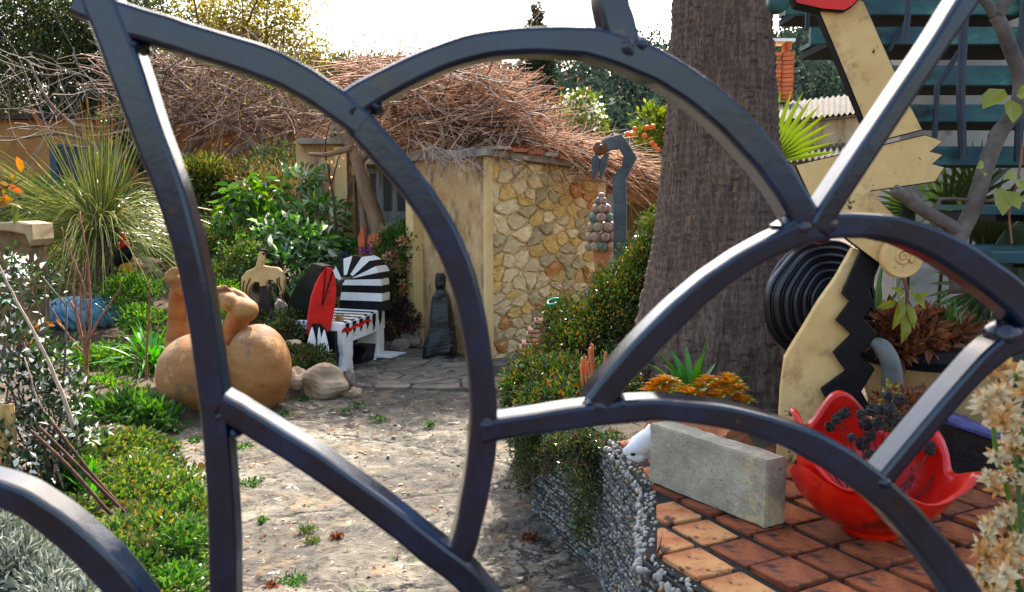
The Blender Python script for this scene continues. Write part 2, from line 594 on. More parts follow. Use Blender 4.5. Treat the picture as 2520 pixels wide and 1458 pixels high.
m_stones = [M('stone_cream', ['bca478', 'd8be92', 'e6d4ac'], 9, .9, .6, 30, .012, spots=[('a08860', 14, .64, .08)], island=.15),
            M('stone_yellow', ['b8924e', 'ceaa66', 'dcbe86'], 9, .9, .6, 30, .012, spots=[('7c5a30', 16, .6, .08)], island=.15),
            M('stone_rust', ['9c6228', 'bc8044', 'd0a068'], 8, .9, .6, 30, .012, spots=[('dcc69a', 10, .54, .12)], island=.15),
            M('stone_grey', ['94825e', 'b09c76', 'c4b28c'], 9, .9, .6, 30, .012, spots=[('6a5c48', 14, .62, .08)], island=.15)]
m_mortar = M('lime_mortar', ['b89e6e', 'cdb280', 'dcc698'], 12, .95, .6, 50, .012, spots=[('a48c60', 6, .62, .1)])
m_plaster = M('ochre_plaster', ['a47c4c', 'bc9666', 'ccac80'], 3, .92, .4, 30, .01, spots=[('4a3f32', 1.6, .52, .16, (1.6, 1.6, .7)), ('7a5a38', 5, .56, .12, (1, 1, .6)), ('dcc9a0', 4, .64, .08)])
m_ochre = M('ochre_wall', ['8a5a2c', '9c6c3a', 'ac7c48'], 2, .95, .3, 20, .01, spots=[('6a5030', 3, .58, .12, (1, 1, .5))])
m_edge = M('plaster_pale', ['c9a86c', 'dcc08a'], 5, .9, .3, 30, .01)
m_greywood = M('grey_wood', ['6b6c6c', '8d8e8c', 'a5a5a0'], 6, .85, .4, 20, .006, stretch=(6, 6, .6), island=.2)
m_wood = M('brown_wood', ['5a4026', '7e5c38', 'a07a4e'], 6, .85, .5, 20, .006, stretch=(.8, 8, 8), island=.15)
m_darkwin = M('dark_window', ['141c26', '1d2834'], 4, .35, 0)
m_winframe = M('blue_shutter', ['24384a', '344c60'], 6, .6, .2, 30, .003)
m_roofgrey = M('fibre_roof', ['6c645a', '8a8074', 'a09482'], 5, .95, .5, 30, .01, spots=[('4c4238', 6, .58, .1), ('b09070', 9, .64, .08)])
m_house = M('house_plaster', ['857f76', '9a938a', 'aaa298'], 3, .95, .35, 40, .008, spots=[('6a645c', 5, .6, .12)])
m_stainwall = M('stained_wall', ['8f8474', 'a89c8a', 'b8ac9a'], 2, .95, .3, 30, .01, spots=[('7a5a30', 2.5, .52, .12, (2, 2, .5)), ('4a3e30', 3.4, .58, .1, (2.4, 2.4, .4))])
m_brick = M('chimney_brick', ['a04a28', 'bb5f36', 'cd7a4e'], 12, .9, .4, 50, .006, island=.25)
m_white = M('white_cap', ['d8d6d0', 'e8e6e0'], 6, .7, .1, 30, .002)
m_pink = M('pink_render', ['b26a5c', 'c27c6c'], 4, .9, .1, 20, .002)
m_rooftile = M('roof_tile', ['8a4a30', 'a86242'], 8, .9, .3, 30, .004)

# ------------------------------------------------------------------ ground, path, garden bed
mb = MB()
mb.grid(np.array([[x, y, -.09] for x in np.linspace(-1500, 1500, 13) for y in np.linspace(-300, 2500, 13)]), 13, 13)
tag(mb.build('ground', m_soil, origin=(0, 0, -.09)), kind='structure')

EDGE = np.array([[-1.05, 0.5], [-1.12, 2.5], [-1.3, 3.4], [-1.62, 4.3], [-1.9, 5.0], [-2.1, 5.5], [-2.15, 6.0], [-1.95, 6.45], [-1.72, 6.75], [-1.25, 7.0], [-1.22, 7.4], [-1.75, 7.75], [-2.45, 7.95], [-2.55, 8.8], [-2.1, 9.4], [-1.25, 9.7], [-1.0, 11.0], [-1.0, 13.0]])
EX = lambda y: np.interp(y, EDGE[:, 1], EDGE[:, 0])
def bed_z(x, y):
    x = np.asarray(x, float); y = np.asarray(y, float)
    d = EX(y) - x
    s = np.clip((d + .1) / .5, 0, 1)
    s = s * s * (3 - 2 * s)
    z = -.07 + s * (.16 + .06 * fbm(x * 1.5, y * 1.5))
    z = z + np.clip(d, 0, 9) * .035 + s * np.clip(y - 8, 0, 12) * .07
    return z

nx, ny = 400, 620
xs, ys = np.linspace(-2.7, 1.0, nx), .6 + 10.9 * np.linspace(0, 1, ny) ** 1.5
X, Y = np.meshgrid(xs, ys, indexing='ij')
sst = lambda v, a, b: (lambda t: t * t * (3 - 2 * t))(np.clip((v - a) / (b - a), 0, 1))
Z = .03 * fbm(X * 1.4, Y * 1.1) + .016 * fbm(X * 7, Y * 6, 5) + .016 * sst(fbm(X * 2.2 + 9, Y * 2.0, 5), -.04, .06) + .012 * sst(fbm(X * 4.1 + 3, Y * 4.0 + 5, 5), .0, .06) + .006 * fbm(X * 40, Y * 30, 2)
mb = MB()
mb.grid(np.stack([X, Y, Z], 2).reshape(-1, 3), nx, ny)
path = tag(mb.build('path', m_path, smooth=True, origin=(0, 4, 0)), kind='structure')

nx, ny = 150, 220
xs, ys = np.linspace(-16, -.6, nx), np.linspace(.3, 24, ny)
xs = -.6 - (1 - np.linspace(0, 1, nx)[::1]) ** 1.6 * 15.4
X, Y = np.meshgrid(xs, ys, indexing='ij')
mb = MB()
mb.grid(np.stack([X, Y, bed_z(X, Y)], 2).reshape(-1, 3), nx, ny)
tag(mb.build('garden_soil', m_soil, smooth=True, origin=(-5, 8, 0)), kind='structure')

# flat slabs let into the path before the stone shed
def clip_poly(poly, p, n):
    out = []
    for i in range(len(poly)):
        a, b = poly[i], poly[(i + 1) % len(poly)]
        da, db = np.dot(a - p, n), np.dot(b - p, n)
        if da <= 0: out.append(a)
        if da * db < 0: out.append(a + (b - a) * da / (da - db))
    return np.array(out)

def voronoi(seeds, bounds):
    cells = []
    for i, s_ in enumerate(seeds):
        poly = np.array(bounds, float)
        dd = np.linalg.norm(seeds - s_, axis=1)
        for j in np.argsort(dd)[1:26]:
            q = seeds[j]
            poly = clip_poly(poly, (s_ + q) / 2, unit(q - s_))
            if len(poly) < 3: break
        cells.append(poly)
    return cells

def chaikin(p, it=1, a=.22):
    for _ in range(it):
        q = np.roll(p, -1, 0)
        p = np.stack([p * (1 - a) + q * a, p * a + q * (1 - a)], 1).reshape(-1, 2)
    return p

def darts(rng, bounds, rad, n):
    (x0, x1), (y0, y1) = bounds
    pts = []
    for _ in range(n * 80):
        p = np.array([rng.uniform(x0, x1), rng.uniform(y0, y1)])
        r = rad(p) if callable(rad) else rad
        if all(np.linalg.norm((p - q)) > r for q in pts):
            pts.append(p)
            if len(pts) >= n: break
    return np.array(pts)

rng = np.random.default_rng(5)
sd = darts(rng, ((-1.2, .2), (7.15, 9.6)), .34, 34)
for c in voronoi(sd, [[-1.2, 7.15], [.2, 7.15], [.2, 9.6], [-1.2, 9.6]]):
    if len(c) < 3: continue
    ce = c.mean(0)
    if rng.random() < .2: continue
    p = chaikin(ce + (c - ce) * (1 - .018 / max(.1, np.linalg.norm(c - ce, axis=1).mean())), 1, .1)
    mb = MB()
    h = .026 + .012 * rng.random()
    mb.prism(np.column_stack([p, np.full(len(p), .0)]), (rng.normal(0, .004), rng.normal(0, .004), h), bevel=.004)
    mb.build('slab', m_slab, path)

# loose flakes of broken concrete on the path
fl = MB()
for i in range(420):
    y = rng.uniform(2.9, 6.6); x = rng.uniform(EX(y) + .05, .05 + .25 * (y < 4))
    r = rng.uniform(.005, .02)
    a = np.sort(rng.uniform(0, 6.28, 6))
    p = np.column_stack([x + r * np.cos(a) * rng.uniform(.6, 1.2), y + r * np.sin(a), np.full(6, .006 + .02 * fbm(x * 1.4, y * 1.1))])
    fl.prism(p, (0, 0, rng.uniform(.003, .008)))
tag(fl.build('concrete_flakes', m_flake, path), kind='stuff')

# ------------------------------------------------------------------ raised terrace on the right, pebble facing
TZ = .65
WALL = np.array([[.92, 1.05], [.62, 1.65], [.36, 2.2], [.46, 2.8], [.38, 3.5], [.25, 3.9], [.12, 4.3], [.02, 5.0], [.12, 5.9], [.6, 7.2], [1.3, 8.3]])
TPOLY = np.concatenate([WALL, [[5.0, 8.6], [6.0, 1.05]]])
mb = MB()
mb.prism(np.column_stack([TPOLY, np.full(len(TPOLY), -.08)]), (0, 0, TZ - .012 + .08))
terrace = tag(mb.build('terrace', [m_dirt], origin=(2, 4, -.08)), kind='structure')

pw = thing('pebble_wall', 'low garden wall faced with rows of small grey river pebbles beside the concrete path', 'wall', (.42, 3.0, -.03))
seg = WALL[1:7]
mb = MB()
inw = []
for i in range(len(seg)):
    a = seg[max(0, i - 1)]; b = seg[min(len(seg) - 1, i + 1)]
    t = unit(b - a); inw.append(np.array([-t[1], t[0]]) * -1)
inw = np.array(inw)   # points into the terrace side (right)
out_ = seg - inw * .012
mb2 = []
mb.prism(np.column_stack([np.concatenate([out_, (seg + inw * .05)[::-1]]), np.full(2 * len(seg), -.03)]), (0, 0, TZ + .025))
mb.build('mortar', m_pmortar, pw)
cum = np.concatenate([[0], np.cumsum(np.linalg.norm(np.diff(seg, axis=0), axis=1))])
def wall_at(s_):
    i = min(len(seg) - 2, int(np.searchsorted(cum, s_, side='right') - 1))
    i = max(0, i)
    f = (s_ - cum[i]) / (cum[i + 1] - cum[i])
    return out_[i] * (1 - f) + out_[i + 1] * f, unit(-(inw[i] * (1 - f) + inw[i + 1] * f)), unit(seg[i + 1] - seg[i])

def ico_mesh(name, mat, seed, sub=1):
    mb_ = MB()
    mb_.sphere((0, 0, 0), 1.0, 8, 5, amp=.25, freq=1.3, seed=seed)
    me, _ = mb_.mesh(name, mat, origin=(0, 0, 0), smooth=True)
    return me
peb_me = [ico_mesh('pebble', m_peb[k % 4], k) for k in range(8)]
rng = np.random.default_rng(11)
# rows of little pebbles: the far small ones joined, the large ones along the rim single
stf = MB()
usph = MB(); usph.sphere((0, 0, 0), 1.0, 6, 4)
uV = np.concatenate(usph.V); uF = [f for f, m in usph.F]
row = 0
rr = TZ - .02
pebs = []
while rr > -.03:
    s_ = rng.uniform(0, .01)
    while s_ < cum[-1]:
        w = rng.uniform(.013, .025)
        q, nrm, tg = wall_at(s_)
        z = rr + .012 * math.sin(s_ * 9 + row) + rng.normal(0, .002)
        pebs.append((np.array([q[0], q[1], z]), nrm, tg, w))
        s_ += w * 1.02
    rr -= rng.uniform(.0115, .0145)
    row += 1
for c, nrm, tg, w in pebs:
    if rng.random() < .04: continue
    T3 = np.array([tg[0], tg[1], rng.normal(0, .3)]); T3 = unit(T3)
    N3 = np.array([nrm[0], nrm[1], 0.1])
    B3 = np.cross(T3, N3)
    A = np.stack([T3 * w * .56, B3 * rng.uniform(.0052, .0078), N3 * .009], 0)
    k = rng.choice(4, p=[.5, .28, .16, .06])
    V = uV @ A + c + N3 * rng.uniform(-.002, .003)
    b0 = stf.n
    stf.V.append(V); stf.n += len(V)
    for f in uF: stf.faces(f, int(k), b0)
tag(stf.build('pebble_rows', m_peb, pw, smooth=True), kind='stuff')
cnt = 0
s_ = .3
while s_ < 1.75 and cnt < 290:
    q, nrm, tg = wall_at(min(s_, cum[-1] - .01))
    for k in range(3):
        r = rng.uniform(.006, .0115) * (1.2 if k == 0 else .85)
        ki = rng.choice(8, p=[.1, .03, .3, .05, .1, .04, .33, .05])
        pos = (q[0] - nrm[0] * .019 * k + rng.normal(0, .005) + nrm[0] * .01, q[1] - nrm[1] * .019 * k + rng.normal(0, .005), TZ - .004 + rng.normal(0, .005) - (.02 if k == 0 else 0))
        put('pebble', peb_me[ki], pw, pos, (rng.uniform(0, 6), rng.uniform(0, 6), rng.uniform(0, 6)), (r * 1.25, r, r * .75))
        cnt += 1
    s_ += rng.uniform(.0125, .0178)

# terracotta tiles bedded in dark grout
E1 = np.array([math.cos(R(27)), math.sin(R(27))]); E2 = np.array([E1[1], -E1[0]])
A0 = np.array([.467, 2.406])
tm = []
for v in range(4):
    mb = MB()
    rg = np.random.default_rng(40 + v)
    w, l, h = .130, .146, .022
    base = np.array([[0, 0], [w, 0], [w, l], [0, l]]) + rg.normal(0, .0015, (4, 2))
    pts = chaikin(base, 1, .025)
    p3 = np.column_stack([pts[:, 0:1] * E1 + pts[:, 1:2] * E2, np.zeros(len(pts))])
    mb.prism(p3, (0, 0, h), bevel=.0025)
    me, _ = mb.mesh('tile', m_tile, origin=(0, 0, 0))
    me2 = me.copy(); me2.materials[0] = m_tile_worn
    tm.append((me, me2))
gp = [[.36, 2.2], [.44, 2.8], [.40, 3.25], [.9, 3.2], [1.7, 2.75], [2.1, 2.2], [1.9, 1.2], [.92, 1.07], [.62, 1.66]]
mb = MB()
mb.prism(np.column_stack([np.array(gp), np.full(len(gp), TZ - .011)]), (0, 0, .013))
mb.build('tile_grout', m_grout, terrace)
rng = np.random.default_rng(21)
def inpoly(p, poly):
    c = False
    for i in range(len(poly)):
        a, b = poly[i], poly[i - 1]
        if (a[1] > p[1]) != (b[1] > p[1]) and p[0] < (b[0] - a[0]) * (p[1] - a[1]) / (b[1] - a[1]) + a[0]: c = not c
    return c
EDGE_L = [(np.array([.36, 2.2]), np.array([.46, 2.8])), (np.array([.62, 1.65]), np.array([.36, 2.2])), (np.array([.46, 2.8]), np.array([.38, 3.5]))]
for i in range(-6, 9):
    for j in range(-7, 9):
        o = A0 + E1 * (.16 * i) + E2 * (.163 * j)
        ctr = o + E1 * .07 + E2 * .076
        quad = np.array([o, o + E1 * .130, o + E1 * .130 + E2 * .146, o + E2 * .146])
        if not any(inpoly(q, gp) for q in list(quad) + [ctr]): continue
        cl = quad
        for e, (a, b) in enumerate(EDGE_L):
            if (e == 2) != (ctr[1] > 2.8): continue
            t = unit(b - a); n = np.array([-t[1], t[0]])       # points out over the path
            if len(cl) >= 3: cl = clip_poly(cl, a - n * rng.uniform(.016, .03), n)
        if len(cl) < 3: continue
        area = abs(sum(cl[k - 1][0] * cl[k][1] - cl[k][0] * cl[k - 1][1] for k in range(len(cl)))) / 2
        if area < .0025: continue
        if area > .0186:
            edge_d = ctr[0] - np.interp(ctr[1], [1.0, 1.65, 2.2, 2.8, 3.5], [.95, .62, .36, .46, .38])
            put('tile', tm[rng.integers(4)][1 if edge_d < .2 and rng.random() < .5 else 0], terrace, (o[0], o[1], TZ - .008 + rng.normal(0, .0025)), (rng.normal(0, .012), rng.normal(0, .012), rng.normal(0, .012)))
        else:   # broken tile at the rim
            mb = MB(); pz_ = chaikin(cl, 1, .06)
            mb.prism(np.column_stack([pz_, np.full(len(pz_), TZ - .008)]), (0, 0, .022), bevel=.003)
            mb.build('tile', m_tile_worn if rng.random() < .7 else m_tile, terrace)

# ------------------------------------------------------------------ far hill
RID = np.array([[-260, 225], [0, 225], [700, 225], [860, 215], [1200, 215], [1380, 205], [1500, 182], [1640, 160], [1900, 140], [2000, 122], [2200, 100], [2600, 70], [3600, 100]])
def hill_z(X, Y):
    px = 1260 + FPX * X / np.maximum(Y, 1)
    rz = 1.6 + (500 - np.interp(px, RID[:, 0], RID[:, 1])) / FPX * 150
    t = np.clip((Y - 35) / 115, 0, 1)
    return -6 + (rz + 5) * (t ** .9) + 2.0 * fbm(X * .05, Y * .05, 3) * t - np.clip(Y - 150, 0, 99) * .3
xs, ys = np.linspace(-190, 190, 90), np.linspace(34, 190, 60)
X, Y = np.meshgrid(xs, ys, indexing='ij')
mb = MB()
mb.grid(np.stack([X, Y, hill_z(X, Y)], 2).reshape(-1, 3), 90, 60)
tag(mb.build('hill', m_hill, smooth=True, origin=(0, 100, 0)), kind='structure')
m_wood_far = LM('far_wood_leaf', ['26322c', '323f36', '404c3e', '4c5646'], .9, .1, .1)  # greyed leaf colours stand for the haze of distance
m_twig = M('dark_bark', ['3a2f26', '5a4a3a'], 8, .9, .3, 30, .005)
rng = np.random.default_rng(3)
mb = MB()
for k in range(900):
    y = rng.uniform(62, 152); x = rng.uniform(-.42, .62) * y
    if 1480 < 1260 + FPX * x / y < 1600 and y < 92: continue
    z = float(hill_z(np.array(x), np.array(y)))
    r = rng.uniform(1.5, 3.2)
    n = 150
    C, D = cloud([((x, y, z + r * 1.0), (r, r, r * rng.uniform(.8, 1.3)))], n, rng, 9, .22, (.5, 1))
    mb.leaves(C, D, rng.normal(size=D.shape) + [0, 0, 1.5], r * .24, .8, .1)
tag(mb.build('far_woodland', m_wood_far, origin=(0, 100, 0)), kind='stuff')

def crown_tree(name, label, cat, px, py_base, Y, crowns, n, ln, mat, seed, group=None, tr=.2, bark=None, wr=.5, k=40, sig=.2, zb=None, shell=(.4, 1.0), nl=7):
    """tapered trunk with limbs that reach into the crown"""
    rng = np.random.default_rng(seed)
    b = P(px, py_base, Y)
    if zb is not None: b[2] = zb
    t = thing(name, label, cat, b, group)
    ells = []
    for c in crowns:
        Yc = c[4] if len(c) > 4 else Y
        ells.append((P(c[0], c[1], Yc), (c[2] * Yc / FPX, (c[2] + c[3]) / 2 * Yc / FPX, c[3] * Yc / FPX)))
    C, D = cloud(ells, n, rng, k, sig, shell)
    mb = MB()
    mb.leaves(C, unit(D + [0, 0, .1]), rng.normal(size=D.shape) + [0, 0, 1.0], ln * rng.uniform(.6, 1.35, len(C)), wr, .12)
    mb.build('crown', mat, t)
    top = np.mean([e[0] for e in ells], 0)
    mb = MB()
    tp = stems([b], [top], rng, 8, .03)[0]
    mb.tube(tp, np.linspace(tr, tr * .4, 8), 8)
    tips = C[rng.choice(len(C), nl)]
    st = tp[rng.integers(3, 7, nl)]
    mb.tubes(stems(st, tips, rng, 6, .05), np.linspace(tr * .35, tr * .06, 6), 5)
    mb.build('trunk', bark or m_twig, t, smooth=True)
    return t
m_pine = LM('pine_needles', ['46573a', '566a44', '66774c'], .7, .2, .3)
crown_tree('pine_tree', 'grey-green umbrella pine with a bare trunk on the hillside, beside the palm trunk', 'tree', 1690, 360, 85, [(1690, 285, 46, 28), (1665, 290, 30, 22), (1720, 292, 30, 24)], 1500, .9, m_pine, 1, 'umbrella pines on the hillside', .28, shell=(.6, 1))
crown_tree('pine_tree', 'umbrella pine on the hillside above the bare orange earth bank', 'tree', 1512, 335, 95, [(1520, 285, 46, 26), (1490, 290, 26, 18)], 1500, .9, m_pine, 2, 'umbrella pines on the hillside', .25, shell=(.6, 1))
crown_tree('pine_tree', 'dark round pine standing on the skyline above the chimney', 'tree', 2010, 100, 140, [(2010, 78, 34, 20), (1985, 90, 20, 14)], 900, 1.2, m_wood_far, 4, None, .4, shell=(.5, 1))

hs = thing('hillside_house', 'small pink house with a blue window far off on the wooded hill', 'house', P(1395, 225, 140))
mb = MB()
c = P(1396, 200, 140); mb.box(c + [0, 2, -.6], (3.6, 4, 3.4)); mb.build('wall', m_pink, hs)
mb = MB(); mb.prism([c + [-2.0, -.2, 1.1], c + [2.0, -.2, 1.1], c + [0, -.2, 1.8]], (0, 4.6, 0)); mb.build('roof', m_rooftile, hs)
w_ = MB(); w_.box(c + [.75, -.02, 0], (.8, .1, 1.2)); w_.build('window', M('blue_pane', ['4a78a0', '5a8ab0'], 4, .4, 0), hs)

# ------------------------------------------------------------------ stone shed
SO = np.array([-.24, 8.5, 0]); SU = np.array([.8, .6, 0]); SV = np.array([-.6, .8, 0]); SN = np.array([.6, -.8, 0])
ZU = np.array([0, 0, 1.0])
def S(u, v, z): return SO + SU * u + SV * v + ZU * z
def top_z(u): return 2.06 - .075 * u
shed = thing('stone_shed', 'low rubble stone shed with ochre plastered side under a roof heaped with dry twigs', 'shed', SO)
mb = MB()
mb.hexa([S(0.02, 0.02, -.05), S(1.6, .02, -.05), S(1.6, .35, -.05), S(.02, .35, -.05), S(.02, .02, top_z(0) - .01), S(1.6, .02, top_z(1.6) - .01), S(1.6, .35, top_z(1.6) - .01), S(.02, .35, top_z(0) - .01)])
mb.build('stone_wall', m_mortar, shed)
rng = np.random.default_rng(9)
L_, Hh = 1.6, 2.06
sd = darts(rng, ((.03, L_), (0, Hh)), lambda p: .075 + (.10 + .10 * p[1] / 2) * rng.random() ** .9, 150)
sd = sd * np.array([1, 1.0])
nst = 0
for c in voronoi(sd * [1, 1.4], [[.03, 0], [L_, 0], [L_, (top_z(L_) - .02) * 1.4], [.03, (top_z(0) - .02) * 1.4]]):
    if len(c) < 3: continue
    c = c / [1, 1.4]
    ce = c.mean(0)
    rad = np.linalg.norm(c - ce, axis=1).mean()
    if rad < .02: continue
    p = ce + (c - ce) * (1 - rng.uniform(.002, .011) / rad)
    p = chaikin(p, 2, .24)
    p = ce + (p - ce) * (1 + .20 * np.array([[mnoise.noise(Vector((q[0] * 16, q[1] * 16, nst)))] for q in p]) + .03 * rng.normal(size=(len(p), 1))); nst += 1
    h = rng.uniform(.014, .04)
    n = len(p)
    rings = []
    for sc_, d_ in ((1.0, 0.0), (.97, h * .65), (.82, h)):
        q = ce + (p - ce) * sc_
        dj = d_ + (rng.normal(0, .004, n) if d_ > 0 else 0)
        rings.append(np.array([S(a[0], .018, a[1]) + SN * (dd + .5 * h * (sc_ < 1) * mnoise.noise(Vector((a[0] * 14, a[1] * 14, h * 40)))) for a, dd in zip(q, np.broadcast_to(dj, (n,)))]))
    cen = S(ce[0], .018, ce[1]) + SN * (h + rng.normal(0, .005))
    V = np.concatenate(rings + [[cen]])
    mb = MB(); mb.V.append(V); mb.n = len(V)
    for r_ in range(2):
        mb.faces([[r_ * n + i, r_ * n + (i + 1) % n, (r_ + 1) * n + (i + 1) % n, (r_ + 1) * n + i] for i in range(n)], 0, 0)
    mb.faces([[2 * n + i, 2 * n + (i + 1) % n, 3 * n] for i in range(n)], 0, 0)
    mb.build('stone', m_stones[rng.choice(4, p=[.47, .27, .08, .18])], shed, smooth=False)
# pale plaster corner and the plastered side
mb = MB(); mb.hexa([S(-.035, -.03, -.03), S(.05, -.03, -.03), S(.05, .03, -.03), S(-.035, .03, -.03), S(-.03, -.025, top_z(0)), S(.04, -.028, top_z(0)), S(.04, .03, top_z(0)), S(-.03, .03, top_z(0))]); mb.build('corner_plaster', m_edge, shed)
nu_, nv_ = 30, 40
V = [S(-.0 - .02 + .012 * fbm(i * .3, j * .2, 3), .032 + (1.33) * i / (nu_ - 1), -.05 + (top_z(0) + .06) * j / (nv_ - 1)) for i in range(nu_) for j in range(nv_)]
mb = MB(); mb.grid(V, nu_, nv_)
mb.hexa([S(.0, .032, -.05), S(.06, .032, -.05), S(.06, 1.36, -.05), S(.0, 1.36, -.05), S(.0, .032, top_z(0)), S(.06, .032, top_z(0)), S(.06, 1.36, top_z(0)), S(.0, 1.36, top_z(0))])
mb.build('plaster_wall', m_plaster, shed, smooth=True)
# return pillar at the far end of the plaster
mb = MB(); mb.box(S(-.06, 1.3, .92), (.16, .16, 1.9), np.stack([SU, SV, ZU], 1)); mb.build('pillar', m_edge, shed)
# roof slab, rough edge tiles, lintel beams and dark inside of the open bay
mb = MB()
mb.hexa([S(-.1, -.12, top_z(0)), S(2.9, -.12, top_z(2.9)), S(2.9, 3.2, top_z(2.9)), S(-.1, 3.2, top_z(0)), S(-.1, -.12, top_z(0) + .06), S(2.9, -.12, top_z(2.9) + .06), S(2.9, 3.2, top_z(2.9) + .2), S(-.1, 3.2, top_z(0) + .2)])
mb.build('roof', m_roofgrey, shed)
for k in range(14):
    u = .05 + k * .2
    mb = MB(); mb.box(S(u, -.08 + .02 * rng.random(), top_z(u) + .075), (.18, .26, .035), np.stack([SU, SV, unit(ZU + SU * .08 * rng.normal())], 1), jit=.004, rng=rng); mb.build('roof_tile', m_rooftile if k % 3 else m_roofgrey, shed)
mb = MB(); mb.box(S(2.2, .06, top_z(2.2) - .1), (1.3, .12, .1), np.stack([unit(SU - ZU * .075), SV, ZU], 1)); mb.build('lintel', m_wood, shed)
mb = MB(); mb.box(S(2.2, .1, top_z(2.2) - .24), (1.3, .08, .14), np.stack([unit(SU - ZU * .075), SV, ZU], 1)); mb.build('beam', m_wood, shed)
mb = MB(); mb.box(S(1.7, .1, .85), (.14, .14, 1.7), np.stack([SU, SV, ZU], 1)); mb.build('post', m_greywood, shed)
mb = MB(); mb.hexa([S(1.6, 1.9, -.05), S(2.9, 1.9, -.05), S(2.9, 2.0, -.05), S(1.6, 2.0, -.05), S(1.6, 1.9, 1.9), S(2.9, 1.9, 1.9), S(2.9, 2.0, 1.9), S(1.6, 2.0, 1.9)]); mb.build('back_wall', m_mortar, shed)
mb = MB(); mb.hexa([S(2.8, .0, -.05), S(2.9, .0, -.05), S(2.9, 1.9, -.05), S(2.8, 1.9, -.05), S(2.8, 0, 1.83), S(2.9, 0, 1.83), S(2.9, 1.9, 1.83), S(2.8, 1.9, 1.83)]); mb.build('end_wall', m_mortar, shed)
mb = MB(); a, b = P(1412, 551 - 110, 8.7), P(1560, 452, 8.95); mb.tube([a, (a + b) / 2, b], .012, 8); mb.build('iron_pipe', M('rusty_pipe', ['6a4a34', '8a6a50'], 20, .8, .2, 60, .002), shed)

# wall with the grey plank door, behind the shed's side
gw = thing('doorway_wall', 'ochre wall with an old grey plank door behind the leaning tree trunk', 'wall', P(860, 560, 10.6))
def box_px(mb, x0, x1, y0, y1, Y, th, m=0):
    a, b = P(x0, y1, Y), P(x1, y0, Y)
    mb.hexa([(a[0], Y, a[2]), (b[0], Y, a[2]), (b[0], Y + th, a[2]), (a[0], Y + th, a[2]), (a[0], Y, b[2]), (b[0], Y, b[2]), (b[0], Y + th, b[2]), (a[0], Y + th, b[2])], m)
mb = MB(); box_px(mb, 740, 870, 352, 800, 10.7, .25); mb.build('wall', m_plaster, gw)
mb = MB(); box_px(mb, 865, 1050, 360, 800, 10.95, .2); mb.build('recess_wall', m_plaster, gw)
mb = MB(); box_px(mb, 832, 852, 362, 800, 10.6, .1); mb.build('pilaster', m_edge, gw)
mb = MB(); box_px(mb, 730, 1040, 340, 354, 10.55, .4); mb.build('coping', m_roofgrey, gw)
d = thing('plank_door', 'weathered grey plank door with narrow window slots in the ochre doorway', 'door', P(930, 700, 10.9))
for k in range(9):
    x0 = 872 + k * 16.5
    mb = MB(); box_px(mb, x0, x0 + 15.2, 408, 700, 10.86 + .006 * (k % 2), .04); mb.build('plank', m_greywood, d)
for x0, x1, y0, y1 in ((866, 1024, 396, 407), (866, 1024, 548, 562)):
    mb = MB(); box_px(mb, x0, x1, y0, y1, 10.82, .05); mb.build('rail', m_greywood, d)
for x0 in (906, 944, 978):
    mb = MB(); box_px(mb, x0, x0 + 17, 428, 520, 10.85, .012); mb.build('window_slot', m_darkwin, d)

# long ochre house wall at the back of the garden
m_undrx = M('dark_eaves', ['2c2018', '443226'], 6, .95, .3, 30, .01)
oh = thing('ochre_house', 'ochre rendered house wall with a dark window behind the bare vines', 'house', P(400, 520, 16))
mb = MB(); box_px(mb, -260, 800, 292, 720, 16.0, .4); mb.build('wall', m_ochre, oh)
mb = MB(); box_px(mb, -270, 815, 280, 293, 15.8, .9); mb.build('eaves', m_undrx, oh)
w_ = thing; mb = MB(); box_px(mb, 134, 288, 362, 452, 15.93, .05); win = mb.build('window', m_darkwin, oh)
for x0, x1, y0, y1 in ((126, 136, 356, 458), (284, 294, 356, 458), (137, 283, 356, 363), (137, 283, 451, 459), (206, 214, 364, 450)):
    mb = MB(); box_px(mb, x0, x1, y0, y1, 15.88, .06); mb.build('frame', m_winframe, win)
mb = MB(); box_px(mb, 560, 640, 400, 640, 15.95, .04); mb.build('door', m_darkwin, oh)

# ------------------------------------------------------------------ neighbours on the right
m_sheet = M('sheet_roof', ['3c362e', '564e44', '6c6254'], 6, .95, .5, 30, .01, spots=[('2c2620', 8, .56, .1), ('7c5c44', 9, .62, .08)])
nb = thing('neighbour_outbuilding', 'low outbuilding with stained rendered wall and lichen-grey sheet roof beyond the palm', 'outbuilding', P(1990, 420, 10))
mb = MB(); a, b, c, d_ = P(1840, 306, 9.4), P(2260, 262, 9.4), P(2260, 215, 12.5), P(1840, 262, 12.5)
n_ = 60
for k in range(n_):
    pass
V = []
for i in range(121):
    t = i / 120
    for e, (p0, p1) in enumerate(((a, b), (d_, c))):
        q = p0 * (1 - t) + p1 * t
        V.append(q + [0, 0, .018 * math.cos(i * 1.57)])
mb.grid(np.array(V), 121, 2)
mb.add(np.array([a, b, c, d_]) - [0, 0, .05], [0, 1, 2, 3])
mb.build('roof', m_sheet, nb)
mb = MB(); mb.prism([P(1846, 310, 9.5), P(2250, 268, 9.5), P(2250, 520, 9.5), P(1846, 520, 9.5)], (0, 2.9, -.1)); mb.build('wall', m_stainwall, nb)
V = []
a2, b2, c2, d2 = P(1880, 400, 8.6), P(2240, 372, 8.6), P(2240, 345, 9.45), P(1880, 368, 9.45)
for i in range(97):
    t = i / 96
    for p0, p1 in ((a2, b2), (d2, c2)):
        V.append(p0 * (1 - t) + p1 * t + [0, 0, .025 * math.cos(i * 1.57)])
mb = MB(); mb.grid(np.array(V), 97, 2); mb.build('canopy', m_sheet, nb)
mb = MB(); box_px(mb, 1890, 2230, 404, 560, 9.3, .1); mb.build('lower_wall', m_stainwall, nb)

